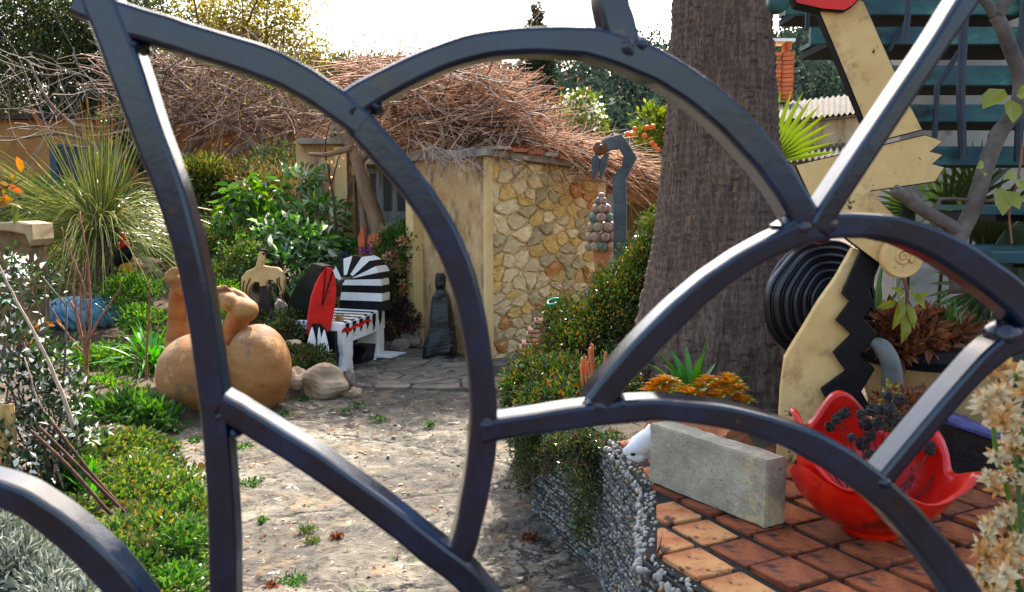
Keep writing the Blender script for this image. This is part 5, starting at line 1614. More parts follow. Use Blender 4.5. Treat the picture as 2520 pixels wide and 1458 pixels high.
l_orange = LM('orange_succulent', ['c86a24', 'd88a2c', 'bca438', '9aa23c'], .4, .35)
l_yellow = LM('yellow_leaf', ['9c8c1c', 'b09c28', '7e8a28', '5e7a28'], .35, .4, tboost=1.2)
l_fan = LM('fan_leaf', ['4a601c', '5e7622', '74862c', '8a8034'], .35, .35, tboost=1.0)
l_darkfan = LM('dark_fan_leaf', ['18240f', '243216', '34441c', '4a5626'], .4, .25)
l_citrus = LM('citrus_leaf', ['3c5218', '546a20', '727e2a', '868832'], .4, .35, tboost=1.2)
l_palewhite = LM('white_blossom', ['c8c8b8', 'd8d6c8', 'b0b49a'], .6, .4)
m_brush = LM('brush_twig', ['3e2a1c', '765038', 'a47452', 'c08e6a', 'd4ac8a', '986a4c'], .8, 0, .2)
m_brush2 = M('pale_twig', ['9a8474', 'b8a494', '8a6a54'], 3, .85, 0, detail=3)
m_vine = M('vine_wood', ['4a3a30', '6e574a', '8c7464'], 4, .9, .2, 30, .003, detail=4)
m_redvine = LM('red_twig', ['3e2a22', '5e4236', '80604e', '9c7c68', 'b49a88'], .8, 0, .2)
m_stem = M('brown_stem', ['4a3424', '6a4c34', '84644a'], 6, .9, .2, 40, .003)
m_bark2 = M('smooth_bark', [(.3, '5c4632'), (.5, '7c624a'), (.7, '95795c')], 5, .9, .4, 30, .006, stretch=(1, 1, .4))
m_greybark = M('grey_bark', [(.3, '3a332c'), (.5, '584e46'), (.7, '726860')], 9, .85, .5, 40, .004, spots=[('383028', 30, .62, .05, (.5, .5, 2))])

# ---- tall trees behind the ochre house
crown_tree('evergreen_tree', 'dense dark evergreen tree filling the upper left behind the ochre house', 'tree', 60, 560, 18.5, [(40, 60, 190, 150), (190, 40, 150, 130), (-60, 220, 150, 130), (150, 190, 170, 110, 18), (300, 120, 120, 110), (330, 20, 120, 90), (60, 330, 130, 70, 17), (260, 270, 120, 60, 17.6), (420, 230, 120, 60, 17.4), (560, 250, 130, 50, 17.4), (700, 270, 110, 40, 17.4)], 60000, .085, l_dark, 51, None, .3, k=240, sig=.17, shell=(.3, 1.0), nl=16)
crown_tree('broadleaf_tree', 'loose yellow-olive tree with sky showing through beside the dark evergreen', 'tree', 620, 560, 19.5, [(560, 40, 150, 90), (650, 60, 120, 90), (470, 90, 110, 80), (720, 90, 70, 60), (560, 130, 160, 70), (780, 130, 50, 40), (690, -20, 90, 60)], 15000, .085, l_olive, 52, None, .22, k=160, sig=.16, shell=(.4, 1.05), nl=24)
l_cyp = LM('cypress_leaf', ['1c2a14', '26361a', '344420'], .6, .15)
rngc = np.random.default_rng(71)
def cypress(px, ytop, ybase, Y, rpx, n, lab, seed, grp=None):
    cs = []
    for k in range(9):
        t = k / 8
        y = ytop + (ybase - ytop) * (t * .9 + .05)
        cs.append((px, y, rpx * (.18 + .82 * min(1, t * 1.4)), (ybase - ytop) / 12, Y))
    return crown_tree('cypress_tree', lab, 'tree', px, ybase + 150, Y, cs, n, .13, l_cyp, seed, grp, .15, k=80, sig=.2, nl=3)
cypress(1320, 12, 250, 30, 48, 9000, 'dark cypress rising behind the twig-heaped shed roof', 72)
for k, (px, yt, yb) in enumerate([(1632, 96, 140), (1648, 98, 140), (1660, 92, 140)]):
    cypress(px, yt, yb, 120, 7, 160, ['slim cypress on the skyline, furthest from the palm', 'slim cypress on the skyline, middle one beside the palm', 'slim cypress on the skyline touching the palm trunk'][k], 80 + k, 'skyline cypresses')
plant('hedge', 'dark clipped hedge on the skyline behind the twig heap', 'hedge', [(760, 165, 22, 60, 28), (850, 160, 22, 70, 26), (940, 165, 22, 60, 28), (1050, 190, 22, 70, 40), (660, 200, 21, 80, 50), (1150, 220, 22, 70, 50)], 9000, .09, l_dark, 73, base=P(880, 520, 22), stem_mat=m_vine, nst=6)

# ---- bare vines over the ochre house: trained trunks and a tangle of shoots
def heap_limit(PT_):
    # the heap slopes down towards the palm: drop prunings that would stand above its outline
    q = PT_ - CAM
    dep = q @ np.array([0, math.cos(PITCH), -math.sin(PITCH)])
    px = 1260 + FPX * q[..., 0] / dep
    py = 729 - FPX * (q @ np.array([0, math.sin(PITCH), math.cos(PITCH)])) / dep
    lim = np.interp(px, [700, 860, 1000, 1250, 1330, 1400, 1480, 1640, 1800], [150, 135, 125, 130, 165, 225, 300, 372, 430]) + np.random.default_rng(1).normal(0, 14, (len(PT_), 1))
    return (py > lim).all(1)
def tangle(name, label, cat, region, n, Y0, Y1, lens, mat, seed, heading, base, K=7, r=.006, wob=.22, extra=None, part='twig_mass', trunk=None, sides=3, hw=.7):
    rng = np.random.default_rng(seed)
    t = thing(name, label, cat, base)
    reg = np.array(region, float)
    pts = []
    while len(pts) < n:
        p = np.array([rng.uniform(reg[:, 0].min(), reg[:, 0].max()), rng.uniform(reg[:, 1].min(), reg[:, 1].max())])
        if inpoly(p, reg): pts.append(P(p[0], p[1], rng.uniform(Y0, Y1)))
    pts = np.array(pts)
    L = rng.uniform(*lens, n)
    h = unit(np.asarray(heading, float) + rng.normal(0, hw, (n, 3)))
    path_ = [pts]
    bend = rng.normal(0, wob, (n, 3))
    for k in range(K - 1):
        h = unit(h + bend * .6 + rng.normal(0, wob, (n, 3)) * .6)
        path_.append(path_[-1] + h * (L / (K - 1))[:, None])
    PT = np.stack(path_, 1)
    PT = PT - (PT.mean(1, keepdims=True) - pts[:, None]) * .9
    if name == 'brush_heap': PT = PT[heap_limit(PT)]; n = len(PT)
    rad = r * rng.uniform(.5, 1.4, (n, 1)) * np.linspace(1.1, .35, K)[None]
    mb = MB(); mb.tubes(PT, rad, sides)
    tag(mb.build(part, mat, t), kind='stuff')
    return t, PT
vt, PT = tangle('bare_vine', 'tangle of bare red-brown vine shoots trained above the ochre house wall', 'vine', [(300, 120), (480, 130), (700, 170), (840, 240), (840, 330), (760, 360), (640, 330), (480, 310), (350, 300), (310, 220)], 560, 14.2, 15.6, (.9, 2.8), m_redvine, 61, (.6, 0, .2), P(600, 620, 15), K=11, r=.0095, wob=.2, hw=.5)
for k, pts in enumerate([[(470, 440), (455, 400), (462, 370), (500, 330), (480, 300)], [(660, 640), (655, 500), (650, 400), (640, 330), (600, 270), (560, 240)], [(700, 640), (705, 500), (690, 380), (720, 320), (790, 300)], [(330, 300), (420, 290), (520, 305), (620, 300), (720, 325)], [(560, 440), (500, 410), (462, 378)], [(520, 420), (600, 365), (690, 370), (760, 400)], [(650, 420), (600, 330), (500, 300), (420, 240)]]):
    mb = MB(); mb.tube(catmull([P(a, b_, 15 - .1 * k) for a, b_ in pts], 5), np.linspace(.11, .035, 5 * (len(pts) - 1) + 1) * (1 if k < 3 else .6), 8); mb.build('vine_stem', m_vine, vt, smooth=True)
more_twigs0 = None
rng = np.random.default_rng(62)
idx = rng.choice(len(PT), 500)
mb = MB(); mb.leaves(PT[idx, -1], rng.normal(size=(500, 3)), rng.normal(size=(500, 3)), .06, .6); mb.build('bud_leaves', l_yellow, vt)
tt, PT = tangle('bare_tree', 'pale leafless branching tree in front of the dark evergreen', 'tree', [(0, 130), (120, 140), (330, 260), (360, 330), (250, 350), (60, 330), (0, 250)], 60, 13.5, 14.2, (.8, 2.4), M('pale_bark', ['6a5a4c', '86766a', 'a09084'], 4, .9, 0), 63, (.6, 0, .15), P(240, 600, 13.8), K=11, r=.008, wob=.2, hw=.5)
for k, pts in enumerate([[(255, 600), (262, 480), (240, 380), (180, 310), (120, 250), (70, 150)], [(220, 350), (140, 330), (60, 340), (-20, 335)], [(262, 440), (330, 350), (390, 320)], [(180, 310), (260, 315), (330, 290), (400, 270)]]):
    mb = MB(); mb.tube(catmull([P(a, b_, 13.8) for a, b_ in pts], 5), np.linspace(.06, .014, 5 * (len(pts) - 1) + 1) * (1 if k < 1 else .6), 7); mb.build('limb', m_vine, tt, smooth=True)

# ---- heap of dry twigs on the shed roof
reg = [(860, 150), (940, 145), (1040, 150), (1200, 150), (1230, 175), (1290, 265), (1350, 330), (1430, 378), (1530, 412), (1530, 425), (1450, 405), (1300, 392), (1200, 380), (1080, 360), (1000, 330), (930, 290), (900, 240)]
bh, PT = tangle('brush_heap', 'great heap of dry reddish vine prunings lying over the shed roof', 'brush heap', reg, 1900, 8.9, 10.6, (.5, 1.6), m_brush, 64, (.8, .1, .26), S(1, 1, 2.2), r=.0072, wob=.13, hw=.5)
rng = np.random.default_rng(65)
def more_twigs(parent, region, n, Y0, Y1, lens, mat, heading, r, seed, K=7, wob=.2, part='twig_mass', hw=.6):
    rng = np.random.default_rng(seed)
    reg_ = np.array(region, float); pts = []
    while len(pts) < n:
        p = np.array([rng.uniform(reg_[:, 0].min(), reg_[:, 0].max()), rng.uniform(reg_[:, 1].min(), reg_[:, 1].max())])
        if inpoly(p, reg_): pts.append(P(p[0], p[1], rng.uniform(Y0, Y1)))
    pts = np.array(pts); L = rng.uniform(*lens, n)
    h = unit(np.asarray(heading, float) + rng.normal(0, hw, (n, 3))); path_ = [pts]; bend = rng.normal(0, wob, (n, 3))
    for k in range(K - 1):
        h = unit(h + bend * .6 + rng.normal(0, wob, (n, 3)) * .6); path_.append(path_[-1] + h * (L / (K - 1))[:, None])
    PT_ = np.stack(path_, 1)
    if seed not in (69,): PT_ = PT_[heap_limit(PT_)]; n = len(PT_)
    mb_ = MB(); mb_.tubes(PT_, r * rng.uniform(.5, 1.4, (n, 1)) * np.linspace(1.1, .3, K)[None], 3)
    return tag(mb_.build(part, mat, parent), kind='stuff')
more_twigs(bh, reg, 300, 8.75, 9.2, (.25, .8), m_brush2, (.4, -.1, .1), .006, 66)
more_twigs(bh, [(1050, 200), (1180, 180), (1240, 260), (1340, 350), (1150, 320)], 260, 9.0, 10, (.5, 1.15), m_brush, (.75, 0, .5), .007, 67, wob=.1, hw=.3)
more_twigs(bh, [(1250, 290), (1400, 330), (1560, 395), (1640, 425), (1500, 410), (1300, 385)], 420, 8.7, 9.8, (.5, 1.2), m_brush, (.85, .1, -.12), .006, 70, wob=.12, hw=.3)
more_twigs(bh, [(1020, 350), (1200, 375), (1300, 395), (1180, 400), (1060, 380)], 130, 8.35, 8.8, (.2, .6), m_brush2, (.3, -.3, -.4), .004, 68)
more_twigs(bh, [(840, 150), (960, 140), (1150, 120), (1290, 130), (1300, 150), (1000, 170), (840, 200)], 200, 9.6, 11.5, (.5, 1.3), m_brush, (.35, 0, .9), .004, 69, wob=.12, hw=.35)
more_twigs(bh, reg, 60, 8.85, 9.8, (.6, 1.6), m_twig, (.7, .0, .12), .013, 71, wob=.14, hw=.5, part='thick_branches')
rng = np.random.default_rng(74); PB = np.array([P(*q, 9.2) for q in [(950 + 480 * rng.random(), 200 + 180 * rng.random()) for _ in range(520)]]) + rng.normal(0, .1, (520, 3)) * [1, 3, 1]
mb = MB(); mb.leaves(PB, rng.normal(size=(520, 3)), rng.normal(size=(520, 3)), rng.uniform(.02, .06, 520), .6, .2); tag(mb.build('dead_leaves', l_dry, bh), kind='stuff')
fsh = plant('flowering_shrub', 'pale green shrub speckled with white blossom on the shed roof by the hill', 'shrub', [(1430, 265, 11, 50, 36), (1400, 290, 10.8, 40, 26), (1470, 300, 11, 30, 24)], 1500, .055, l_citrus, 91, base=P(1440, 420, 11), stem_mat=m_stem, nst=10)
rng = np.random.default_rng(92); C, D = cloud([(P(1430, 262, 10.9), (.26, .2, .18)), (P(1465, 285, 10.9), (.12, .12, .14))], 160, rng, 30)
mb = MB(); mb.leaves(C, D, rng.normal(size=D.shape), .045, .9); tag(mb.build('blossom', l_palewhite, fsh), kind='stuff')

# ---- orange tree
ot = plant('orange_tree', 'yellow-green citrus tree with oranges beside the palm trunk', 'tree', [(1610, 310, 10.5, 50, 45), (1625, 370, 10.4, 55, 50), (1590, 350, 10.3, 30, 30), (1680, 340, 10.6, 60, 70)], 3800, .075, l_citrus, 93, base=P(1640, 560, 10.5), stem_mat=m_stem, nst=16, stem_r=.02)
m_orangef = M('orange_fruit', ['c04c08', 'd05c0c', 'd86c14'], 10, .5, .2, 80, .002)
for k, (px, py) in enumerate([(1600, 440 - 40), (1562, 318), (1592, 315), (1606, 312), (1604, 352), (1611, 360), (1618, 368), (1545, 330), (1625, 430), (1627, 420), (1586, 335), (1632, 405), (1556, 333), (1640, 330)]):
    mb = MB(); mb.sphere(P(px, py, 10.0), .032, 12, 8); mb.build('orange', m_orangef, ot, smooth=True)

# ---- grass tree
rng = np.random.default_rng(101)
gt = thing('grass_tree', 'big spiky grass tree with long arching yellow-green blades and a dark shaggy trunk', 'plant', P(275, 740, 9.7))
c0 = P(248, 575, 9.7)
mb = MB(); mb.tube([P(285, 740, 9.7) - ZU * .3, P(272, 690, 9.7), P(262, 630, 9.7), c0], [.14, .15, .17, .14], 14); mb.build('trunk', m_twig, gt, smooth=True)
def arc_blades(c0, n, rng, el_lo, el_hi, len_lo, len_hi, grav, K=9, spread=.05, az=None):
    a = rng.uniform(0, 2 * math.pi, n) if az is None else rng.uniform(*az, n)
    el = R(1) * rng.uniform(el_lo, el_hi, n)
    d = np.stack([np.cos(a) * np.cos(el), np.sin(a) * np.cos(el), np.sin(el)], 1)
    L = rng.uniform(len_lo, len_hi, n)
    t = np.linspace(0, 1, K)[None, :, None]
    g = grav * rng.uniform(.5, 1.4, n)[:, None, None]
    pts = c0 + rng.normal(0, spread, (n, 1, 3)) + d[:, None] * t * L[:, None, None] - np.array([0, 0, 1]) * g * t ** 2 * L[:, None, None]
    side = unit(np.cross(d, [0, 0, 1]) + 1e-6)
    return pts, side, L
mb = MB()
for n, lo, hi, l0, l1, g, az in ((110, 64, 88, .9, 1.4, .02, None), (60, 22, 45, 1.3, 1.9, .1, (2.6, 3.7)), (330, 25, 62, 1.0, 1.75, .75, None), (150, -5, 25, .9, 1.6, .5, None)):
    pts, side, L = arc_blades(c0, n, rng, lo, hi, l0, l1, g, az=az)
    mb.tubes(pts, .0062 * np.linspace(1.2, .4, 9), 3)
tag(mb.build('blades', l_grass, gt), kind='stuff')
m_tip = M('orange_tip', ['a05a24', 'b87a38'], 5, .7, 0)
mb = MB()
pts, side, L = arc_blades(c0 + [.02, 0, 0], 38, rng, 60, 89, 1.15, 1.6, .02)
mb.tubes(pts, .0065 * np.linspace(1.1, .4, 9), 3); tag(mb.build('long_blades', l_grass, gt), kind='stuff')
mb = MB(); mb.tubes(pts[:, -3:], .0034, 3); tag(mb.build('blade_tips', m_tip, gt), kind='stuff')
pts, side, L = arc_blades(P(270, 610, 9.65), 260, rng, -70, -20, .3, .7, .4)
mb = MB(); mb.tubes(pts, .005 * np.linspace(1.1, .4, 9), 3); tag(mb.build('dead_skirt', M('dead_grass', ['5a4a2c', '7a6440', '94794c'], 4, .9, 0), gt), kind='stuff')

plant('ivy', 'dark ivy clump hanging on the ochre house wall right of its window', 'ivy', [(330, 330, 15.7, 34, 60, .3), (350, 390, 15.7, 26, 40, .25), (310, 300, 15.6, 70, 24, .3)], 1800, .1, l_dark, 110, base=P(340, 560, 15.7), stem_mat=m_vine, nst=8)
# ---- shrubs of the middle garden
gzp = lambda px, py, Y: P(px, py, Y)
plant('conifer_shrub', 'round bristly green shrub with yellow tips below the vine trunks', 'shrub', [(495, 440, 12.5, 75, 50), (470, 480, 12.4, 60, 50), (550, 470, 12.5, 50, 45)], 7000, .11, LM('bristle_leaf', ['2a3a18', '42521e', '6a6e2a', '8a7a30'], .5, .3), 111, base=P(500, 640, 12.4), stem_mat=m_stem, wr=.18, k=90)
plant('leafy_shrub', 'shrub of large hanging green leaves below the conifer shrub', 'shrub', [(600, 480, 10.2, 45, 40), (575, 540, 10, 35, 60), (660, 490, 10.4, 50, 40), (615, 585, 10, 40, 40)], 420, .16, l_mid, 112, base=P(640, 720, 10.2), stem_mat=m_stem, nst=14, wr=.5, full=True, droop=.9, up=0, k=40, part='leaf_sprays')
plant('leafy_shrub', 'tall shrub with leaves glinting white in the sun behind the bird cut-out', 'shrub', [(750, 440, 10.4, 46, 24), (790, 540, 10.2, 60, 50), (690, 590, 9.8, 70, 50), (750, 600, 9.7, 80, 50), (640, 610, 9.6, 50, 40), (700, 660, 9.4, 90, 50), (780, 650, 9.6, 50, 50)], 1700, .12, LM('sun_glint_leaf', ['2c4a1c', '3e6426', '548034', '6c9644', 'c8ccb8'], .25, .4, .8, tboost=1.3), 113, base=P(730, 780, 9.8), stem_mat=m_stem, nst=30, wr=.45, full=True, k=90, droop=.3, part='leaf_sprays')  # palest leaf colour paints the sparkle of sun on the leaves
fbu = plant('flower_bush', 'rounded bush of peach-coloured flower heads against the plastered wall', 'shrub', [(975, 620, 9.55, 52, 60), (965, 680, 9.6, 45, 60), (1005, 580, 9.7, 40, 40), (985, 720, 9.7, 45, 40)], 4200, .05, l_mid, 114, base=P(985, 830, 9.6), stem_mat=m_stem, nst=14, k=60)
rng = np.random.default_rng(115)
C, D = cloud([(P(970, 605, 9.5), (.24, .22, .3)), (P(965, 680, 9.5), (.2, .2, .22)), (P(1005, 575, 9.6), (.16, .16, .2))], 46, rng, 46, .1, (.85, 1.08))
for c_, d_ in zip(C, D):
    m_ = 34
    o = rng.normal(size=(m_, 3)) * .021
    mb = MB(); mb.leaves(c_ + o, unit(o + [0, -.01, .01]), rng.normal(size=(m_, 3)), .03, .9, .1); mb.build('flower_head', l_peach, fbu)
plant('low_shrubs', 'speckled yellow-green undergrowth on the bank left of the bird cut-out', 'undergrowth', [(540, 600, 9.8, 90, 50), (600, 640, 9.3, 60, 50), (500, 640, 9.6, 70, 50), (520, 690, 9, 70, 40), (590, 560, 10.6, 90, 40), (420, 610, 10.4, 80, 40), (350, 600, 10.6, 70, 40)], 16000, .045, l_cover, 116, k=240, sig=.16)
plant('low_shrubs', 'brown-green twiggy undergrowth between the vine trunks and the leafy shrubs', 'undergrowth', [(700, 470, 12, 110, 60), (780, 500, 11.4, 70, 60), (640, 540, 11.2, 80, 50), (600, 450, 12.4, 60, 50)], 5000, .07, LM('brownish_leaf', ['3a3a1e', '5a5428', '70603a', '7e5a38'], .6, .3), 177, k=120, sig=.22, wr=.25)
plant('low_shrubs', 'dark undergrowth behind the stone pillar and blue gourd', 'undergrowth', [(700, 500, 12.2, 120, 80), (640, 460, 12.6, 80, 60), (800, 470, 11.8, 60, 70), (110, 640, 11, 110, 60), (60, 520, 12, 120, 80), (180, 600, 11.5, 90, 60), (380, 540, 12, 100, 70), (700, 420, 13, 110, 60), (640, 540, 11.6, 120, 60), (830, 560, 11.5, 70, 60), (130, 690, 10, 110, 40), (90, 770, 9, 60, 40)], 22000, .06, l_dark, 117, k=240, sig=.18)
plant('low_shrubs', 'leafy herbs around the blue gourd and the strap-leaved clump', 'undergrowth', [(320, 720, 8.9, 70, 45), (350, 790, 8.2, 50, 40), (270, 900, 7.6, 90, 50), (330, 950, 7.2, 70, 45), (240, 960, 6.8, 90, 30), (340, 985, 6.5, 80, 26), (410, 1000, 6.3, 50, 24), (180, 900, 7.8, 70, 50), (360, 870, 7.8, 50, 50), (520, 790, 8.4, 60, 40), (600, 800, 8.8, 60, 40), (540, 730, 8.8, 60, 40)], 15000, .05, l_mid, 118, k=240, sig=.17)
plant('low_shrubs', 'small-leaved creeping shrub around the foot of the red head', 'undergrowth', [(690, 820, 7.9, 60, 34), (730, 790, 8.3, 60, 34), (650, 790, 8.2, 50, 30), (768, 872, 7.45, 52, 24), (760, 892, 7.3, 52, 26), (812, 905, 7.2, 16, 18), (700, 870, 7.5, 50, 24)], 11000, .03, l_trail, 119, k=200, sig=.16)
plant('bright_herb', 'bright lime-green leafy mound at the path edge below the clay figure', 'shrub', [(310, 1030, 5.9, 120, 50), (230, 1030, 6.0, 70, 45), (380, 1040, 5.8, 60, 45), (300, 1060, 5.75, 110, 30)], 3600, .075, l_bright, 120, base=P(310, 1085, 5.9), stem_mat=m_stem, nst=20, wr=.36, k=120, sig=.15, full=True)
plant('red_berry_shrub', 'dark purple-leaved undergrowth between the flower bush and the black statue', 'shrub', [(990, 770, 9.4, 34, 34), (1010, 800, 9.3, 24, 24), (960, 790, 9.5, 30, 30)], 1500, .045, LM('purple_leaf', ['2a1a22', '3e2630', '4a3a34', '2c3420'], .4, .2), 121, base=P(990, 840, 9.4), stem_mat=m_stem, nst=8)
vfl = plant('violet_flower', 'low leafy plant with violet blooms behind the zebra neck', 'plant', [(880, 610, 9.9, 50, 16), (840, 612, 10, 30, 14)], 500, .08, l_strap, 122, base=P(880, 650, 9.9), stem_mat=m_stem, nst=5)
rng = np.random.default_rng(123)
for px, py in ((897, 619), (907, 614), (850, 628)):
    o = rng.normal(size=(30, 3)) * .022
    mb = MB(); mb.leaves(P(px, py, 9.5) + o, unit(o), rng.normal(size=(30, 3)), .035, .7); mb.build('bloom', LM('violet_petal', ['2a1c6e', '3c2a8e', '56409c'], .6, .3), vfl)

# leaning trunk before the grey door, and its thin neighbours
lt = thing('leaning_tree', 'smooth brown leaning tree trunk in front of the grey plank door', 'tree', P(935, 620, 9.8))
mb = MB(); mb.tube(catmull([P(938, 640, 9.8), P(930, 560, 9.8), P(905, 480, 9.8), P(884, 410, 9.85), P(870, 370, 9.9), P(845, 330, 10), P(820, 280, 10.1)], 5), np.linspace(.10, .055, 31), 12); mb.build('trunk', m_bark2, lt, smooth=True)
for pts, r in ([(878, 405), (900, 385), (935, 350), (960, 320)], .05), ([(866, 365), (840, 372), (800, 382), (760, 380)], .045), ([(902, 640), (896, 560), (890, 500), (880, 430)], .06):
    mb = MB(); mb.tube(catmull([P(a, b_, 9.85) for a, b_ in pts], 5), np.linspace(r, r * .4, 5 * (len(pts) - 1) + 1), 8); mb.build('branch', m_bark2, lt, smooth=True)
def sapling(lab, lines, Y, mat, r, grp=None, leaf=None, nl=0, seed=0, name='sapling', cat='sapling', ln=.05):
    rng_ = np.random.default_rng(seed)
    t = thing(name, lab, cat, P(lines[0][0][0], lines[0][0][1], Y), grp)
    allp = []
    for k, l in enumerate(lines):
        c = catmull([P(a, b_, Y) for a, b_ in l], 5)
        c = c + rng_.normal(0, r * .15, c.shape)
        mb_ = MB(); mb_.tube(c, np.linspace(r, r * .4, len(c)) * (1 if k == 0 else .6), 6); mb_.build('stem', mat, t, smooth=True)
        allp.append(c[1:])
    if leaf is not None:
        C = np.concatenate(allp); C = C[rng_.choice(len(C), nl)]
        D = rng_.normal(size=(nl, 3))
        mb_ = MB(); mb_.leaves(C + rng_.normal(0, .02, C.shape), D, rng_.normal(size=(nl, 3)) + [0, 0, 1], ln * rng_.uniform(.6, 1.3, nl), .5, .12, full=ln > .06); mb_.build('leaves', leaf, t)
    return t
sapling('thin dark sapling forking in front of the ochre door pillar', [[(828, 620), (822, 500), (808, 420), (800, 360), (812, 300)], [(815, 455), (830, 400), (845, 355)]], 9.9, m_twig, .018, leaf=l_peach, nl=30, seed=1)
sapling('second thin sapling right beside the leaning trunk', [[(850, 520), (858, 470), (856, 400), (862, 360)], [(858, 470), (872, 430), (880, 400)]], 9.95, m_twig, .012, seed=2)
m_brownst = M('reddish_stem', ['5a3a2a', '80543c', '9a6c50'], 8, .8, .2, 40, .002)
sapling('upright brown many-stemmed sapling between the glittering shrub and the blue gourd', [[(214, 965), (212, 900), (208, 850), (192, 790), (175, 740)], [(212, 900), (220, 820), (222, 740), (215, 640), (195, 520)], [(210, 860), (236, 800), (290, 720), (300, 690)], [(214, 880), (180, 840), (150, 800), (130, 760)], [(220, 790), (205, 700), (170, 620), (150, 560)], [(208, 850), (192, 800), (182, 720), (185, 640)], [(216, 860), (202, 780), (198, 720), (205, 660)]], 6.6, m_brownst, .02, seed=3)
sapling('two bare brown stakes beside the clay figure', [[(363, 1000), (360, 900), (363, 820), (368, 740), (366, 690)], [(330, 960), (332, 900), (345, 850), (385, 780)]], 7.0, m_brownst, .014, seed=4)

# ---- strap-leaved plants
def straps(name, lab, c0, n, L, w, el, g, seed, mat, grp=None, az=None, part='leaf', single=True, cat='plant'):
    rng_ = np.random.default_rng(seed)
    t = thing(name, lab, cat, c0, grp)
    pts, side, LL = arc_blades(np.asarray(c0), n, rng_, el[0], el[1], L[0], L[1], g, K=8, spread=.02, az=az)
    prof = w * np.array([.75, .9, 1, 1, .92, .75, .48, .04])
    for k in range(n):
        mb_ = MB(); mb_.blades(pts[k:k + 1], prof, side[k:k + 1], fold=.16); mb_.build(part, mat, t, smooth=True)
    return t
straps('strap_leaf_plant', 'clump of long arching strap leaves between the blue gourd and the clay figure', P(375, 905, 7.4), 60, (.4, .75), .035, (15, 80), .45, 131, l_strap)
straps('strap_leaf_plant', 'dark strap-leaved clump behind the raised foot of the clay figure', P(545, 860, 7.7), 36, (.3, .6), .03, (20, 80), .4, 132, l_strap)
straps('strap_leaf_plant', 'single pale strap-leaved plant at the foot of the rusty rods', P(215, 1240, 4.2), 9, (.25, .45), .03, (30, 80), .25, 133, l_strap)
straps('strap_leaf_plant', 'green strap-leaved clump growing at the foot of the palm trunk', P(1700, 985, 3.45), 26, (.16, .34), .03, (25, 85), .25, 134, l_strap)
straps('strap_leaf_plant', 'pointed green leaves rising behind the curved grey ceramic neck', P(2160, 790, 3.9), 14, (.2, .4), .025, (20, 80), .3, 135, l_mid)
# pleated palm seedling in the left bed
def fan(t, hub, d, up, n, L, w, spread, mat, droop=.1, part='leaflet'):
    side = unit(np.cross(d, up)); an = np.linspace(-spread, spread, n)
    dirs = np.cos(an)[:, None] * d + np.sin(an)[:, None] * side
    tt = np.linspace(0, 1, 6)
    LL = L * (1 - .15 * np.abs(an / spread))
    pts = np.asarray(hub) + dirs[:, None] * tt[None, :, None] * LL[:, None, None] - np.array([0, 0, 1]) * (tt ** 2)[None, :, None] * droop * L
    nn = np.cross(side, d)
    for k in range(n):
        mb_ = MB(); mb_.blades(pts[k:k + 1], w * np.array([.35, .8, 1, .9, .6, .05]), np.cross(dirs[k:k + 1], nn[None]), fold=.3); mb_.build(part, mat, t)
ps = thing('palm_seedling', 'bright pleated palm leaf standing among the rusty rods', 'plant', P(165, 1215, 4.3))
for d, L, n in (((.55, -.1, .8), .34, 9), ((.25, -.15, .95), .26, 7), ((.8, -.2, .35), .22, 5)):
    fan(ps, P(165, 1215, 4.3), unit(np.array(d)), np.array([.3, -1, .2]), n, L, .026, .28, l_bright, .12)
# sunlit fan palm leaf by the palm trunk
fpm = thing('fan_palm', 'sunlit yellow-green fan palm leaf with orange tips at the right edge of the palm trunk', 'plant', P(1890, 420, 5.2))
fan(fpm, P(1893, 400, 5.2), unit(np.array([.35, -.15, .9])), np.array([0, -1, .1]), 15, .46, .032, 1.0, l_fan, .03)
mb = MB(); mb.tube([P(1893, 400, 5.2), P(1880, 520, 5.3), P(1870, 720, 5.3)], .012, 6); mb.build('stalk', l_mid, fpm)
# dark fan palms in front of the grey house
for k, (px, py, Y, L, dd) in enumerate([(2330, 545, 4.9, .5, (.5, -.2, .75)), (2420, 610, 4.7, .6, (.2, -.3, .5)), (2480, 560, 4.6, .55, (.3, -.3, -.4)), (2250, 520, 5.0, .35, (-.4, -.2, -.1)), (2400, 500, 5.0, .5, (-.3, -.2, .5)), (2500, 650, 4.4, .6, (-.1, -.3, -.7)), (2160, 530, 4.2, .22, (.2, -.3, -.6)), (2440, 720, 4.6, .5, (-.5, -.2, .1))]):
    t = thing('dark_fan_palm', ['dark fan palm frond pointing up beside the stairs', 'dark fan palm frond spreading low before the grey house', 'dark fan palm frond hanging under the teal tread', 'short dark fan frond under the cream body board', 'dark fan frond behind the leafy branch', 'long dark fan frond drooping at the right edge', 'small yellow-edged fan frond beneath the cream board', 'narrow dark fan frond behind the planter'][k], 'plant', P(px, py, Y), 'dark fan palm fronds')
    fan(t, P(px, py, Y), unit(np.array(dd)), np.array([.1, -1, .1]), 17, L, .03, 1.2, l_fan if k == 6 else l_darkfan, .2)
    mb = MB(); b_ = P(px, py, Y); mb.tube([b_, b_ + [.03, .1, -.4], [b_[0] + .05, b_[1] + .15, TZ - .02]], .01, 6); mb.build('stalk', l_darkfan, t)

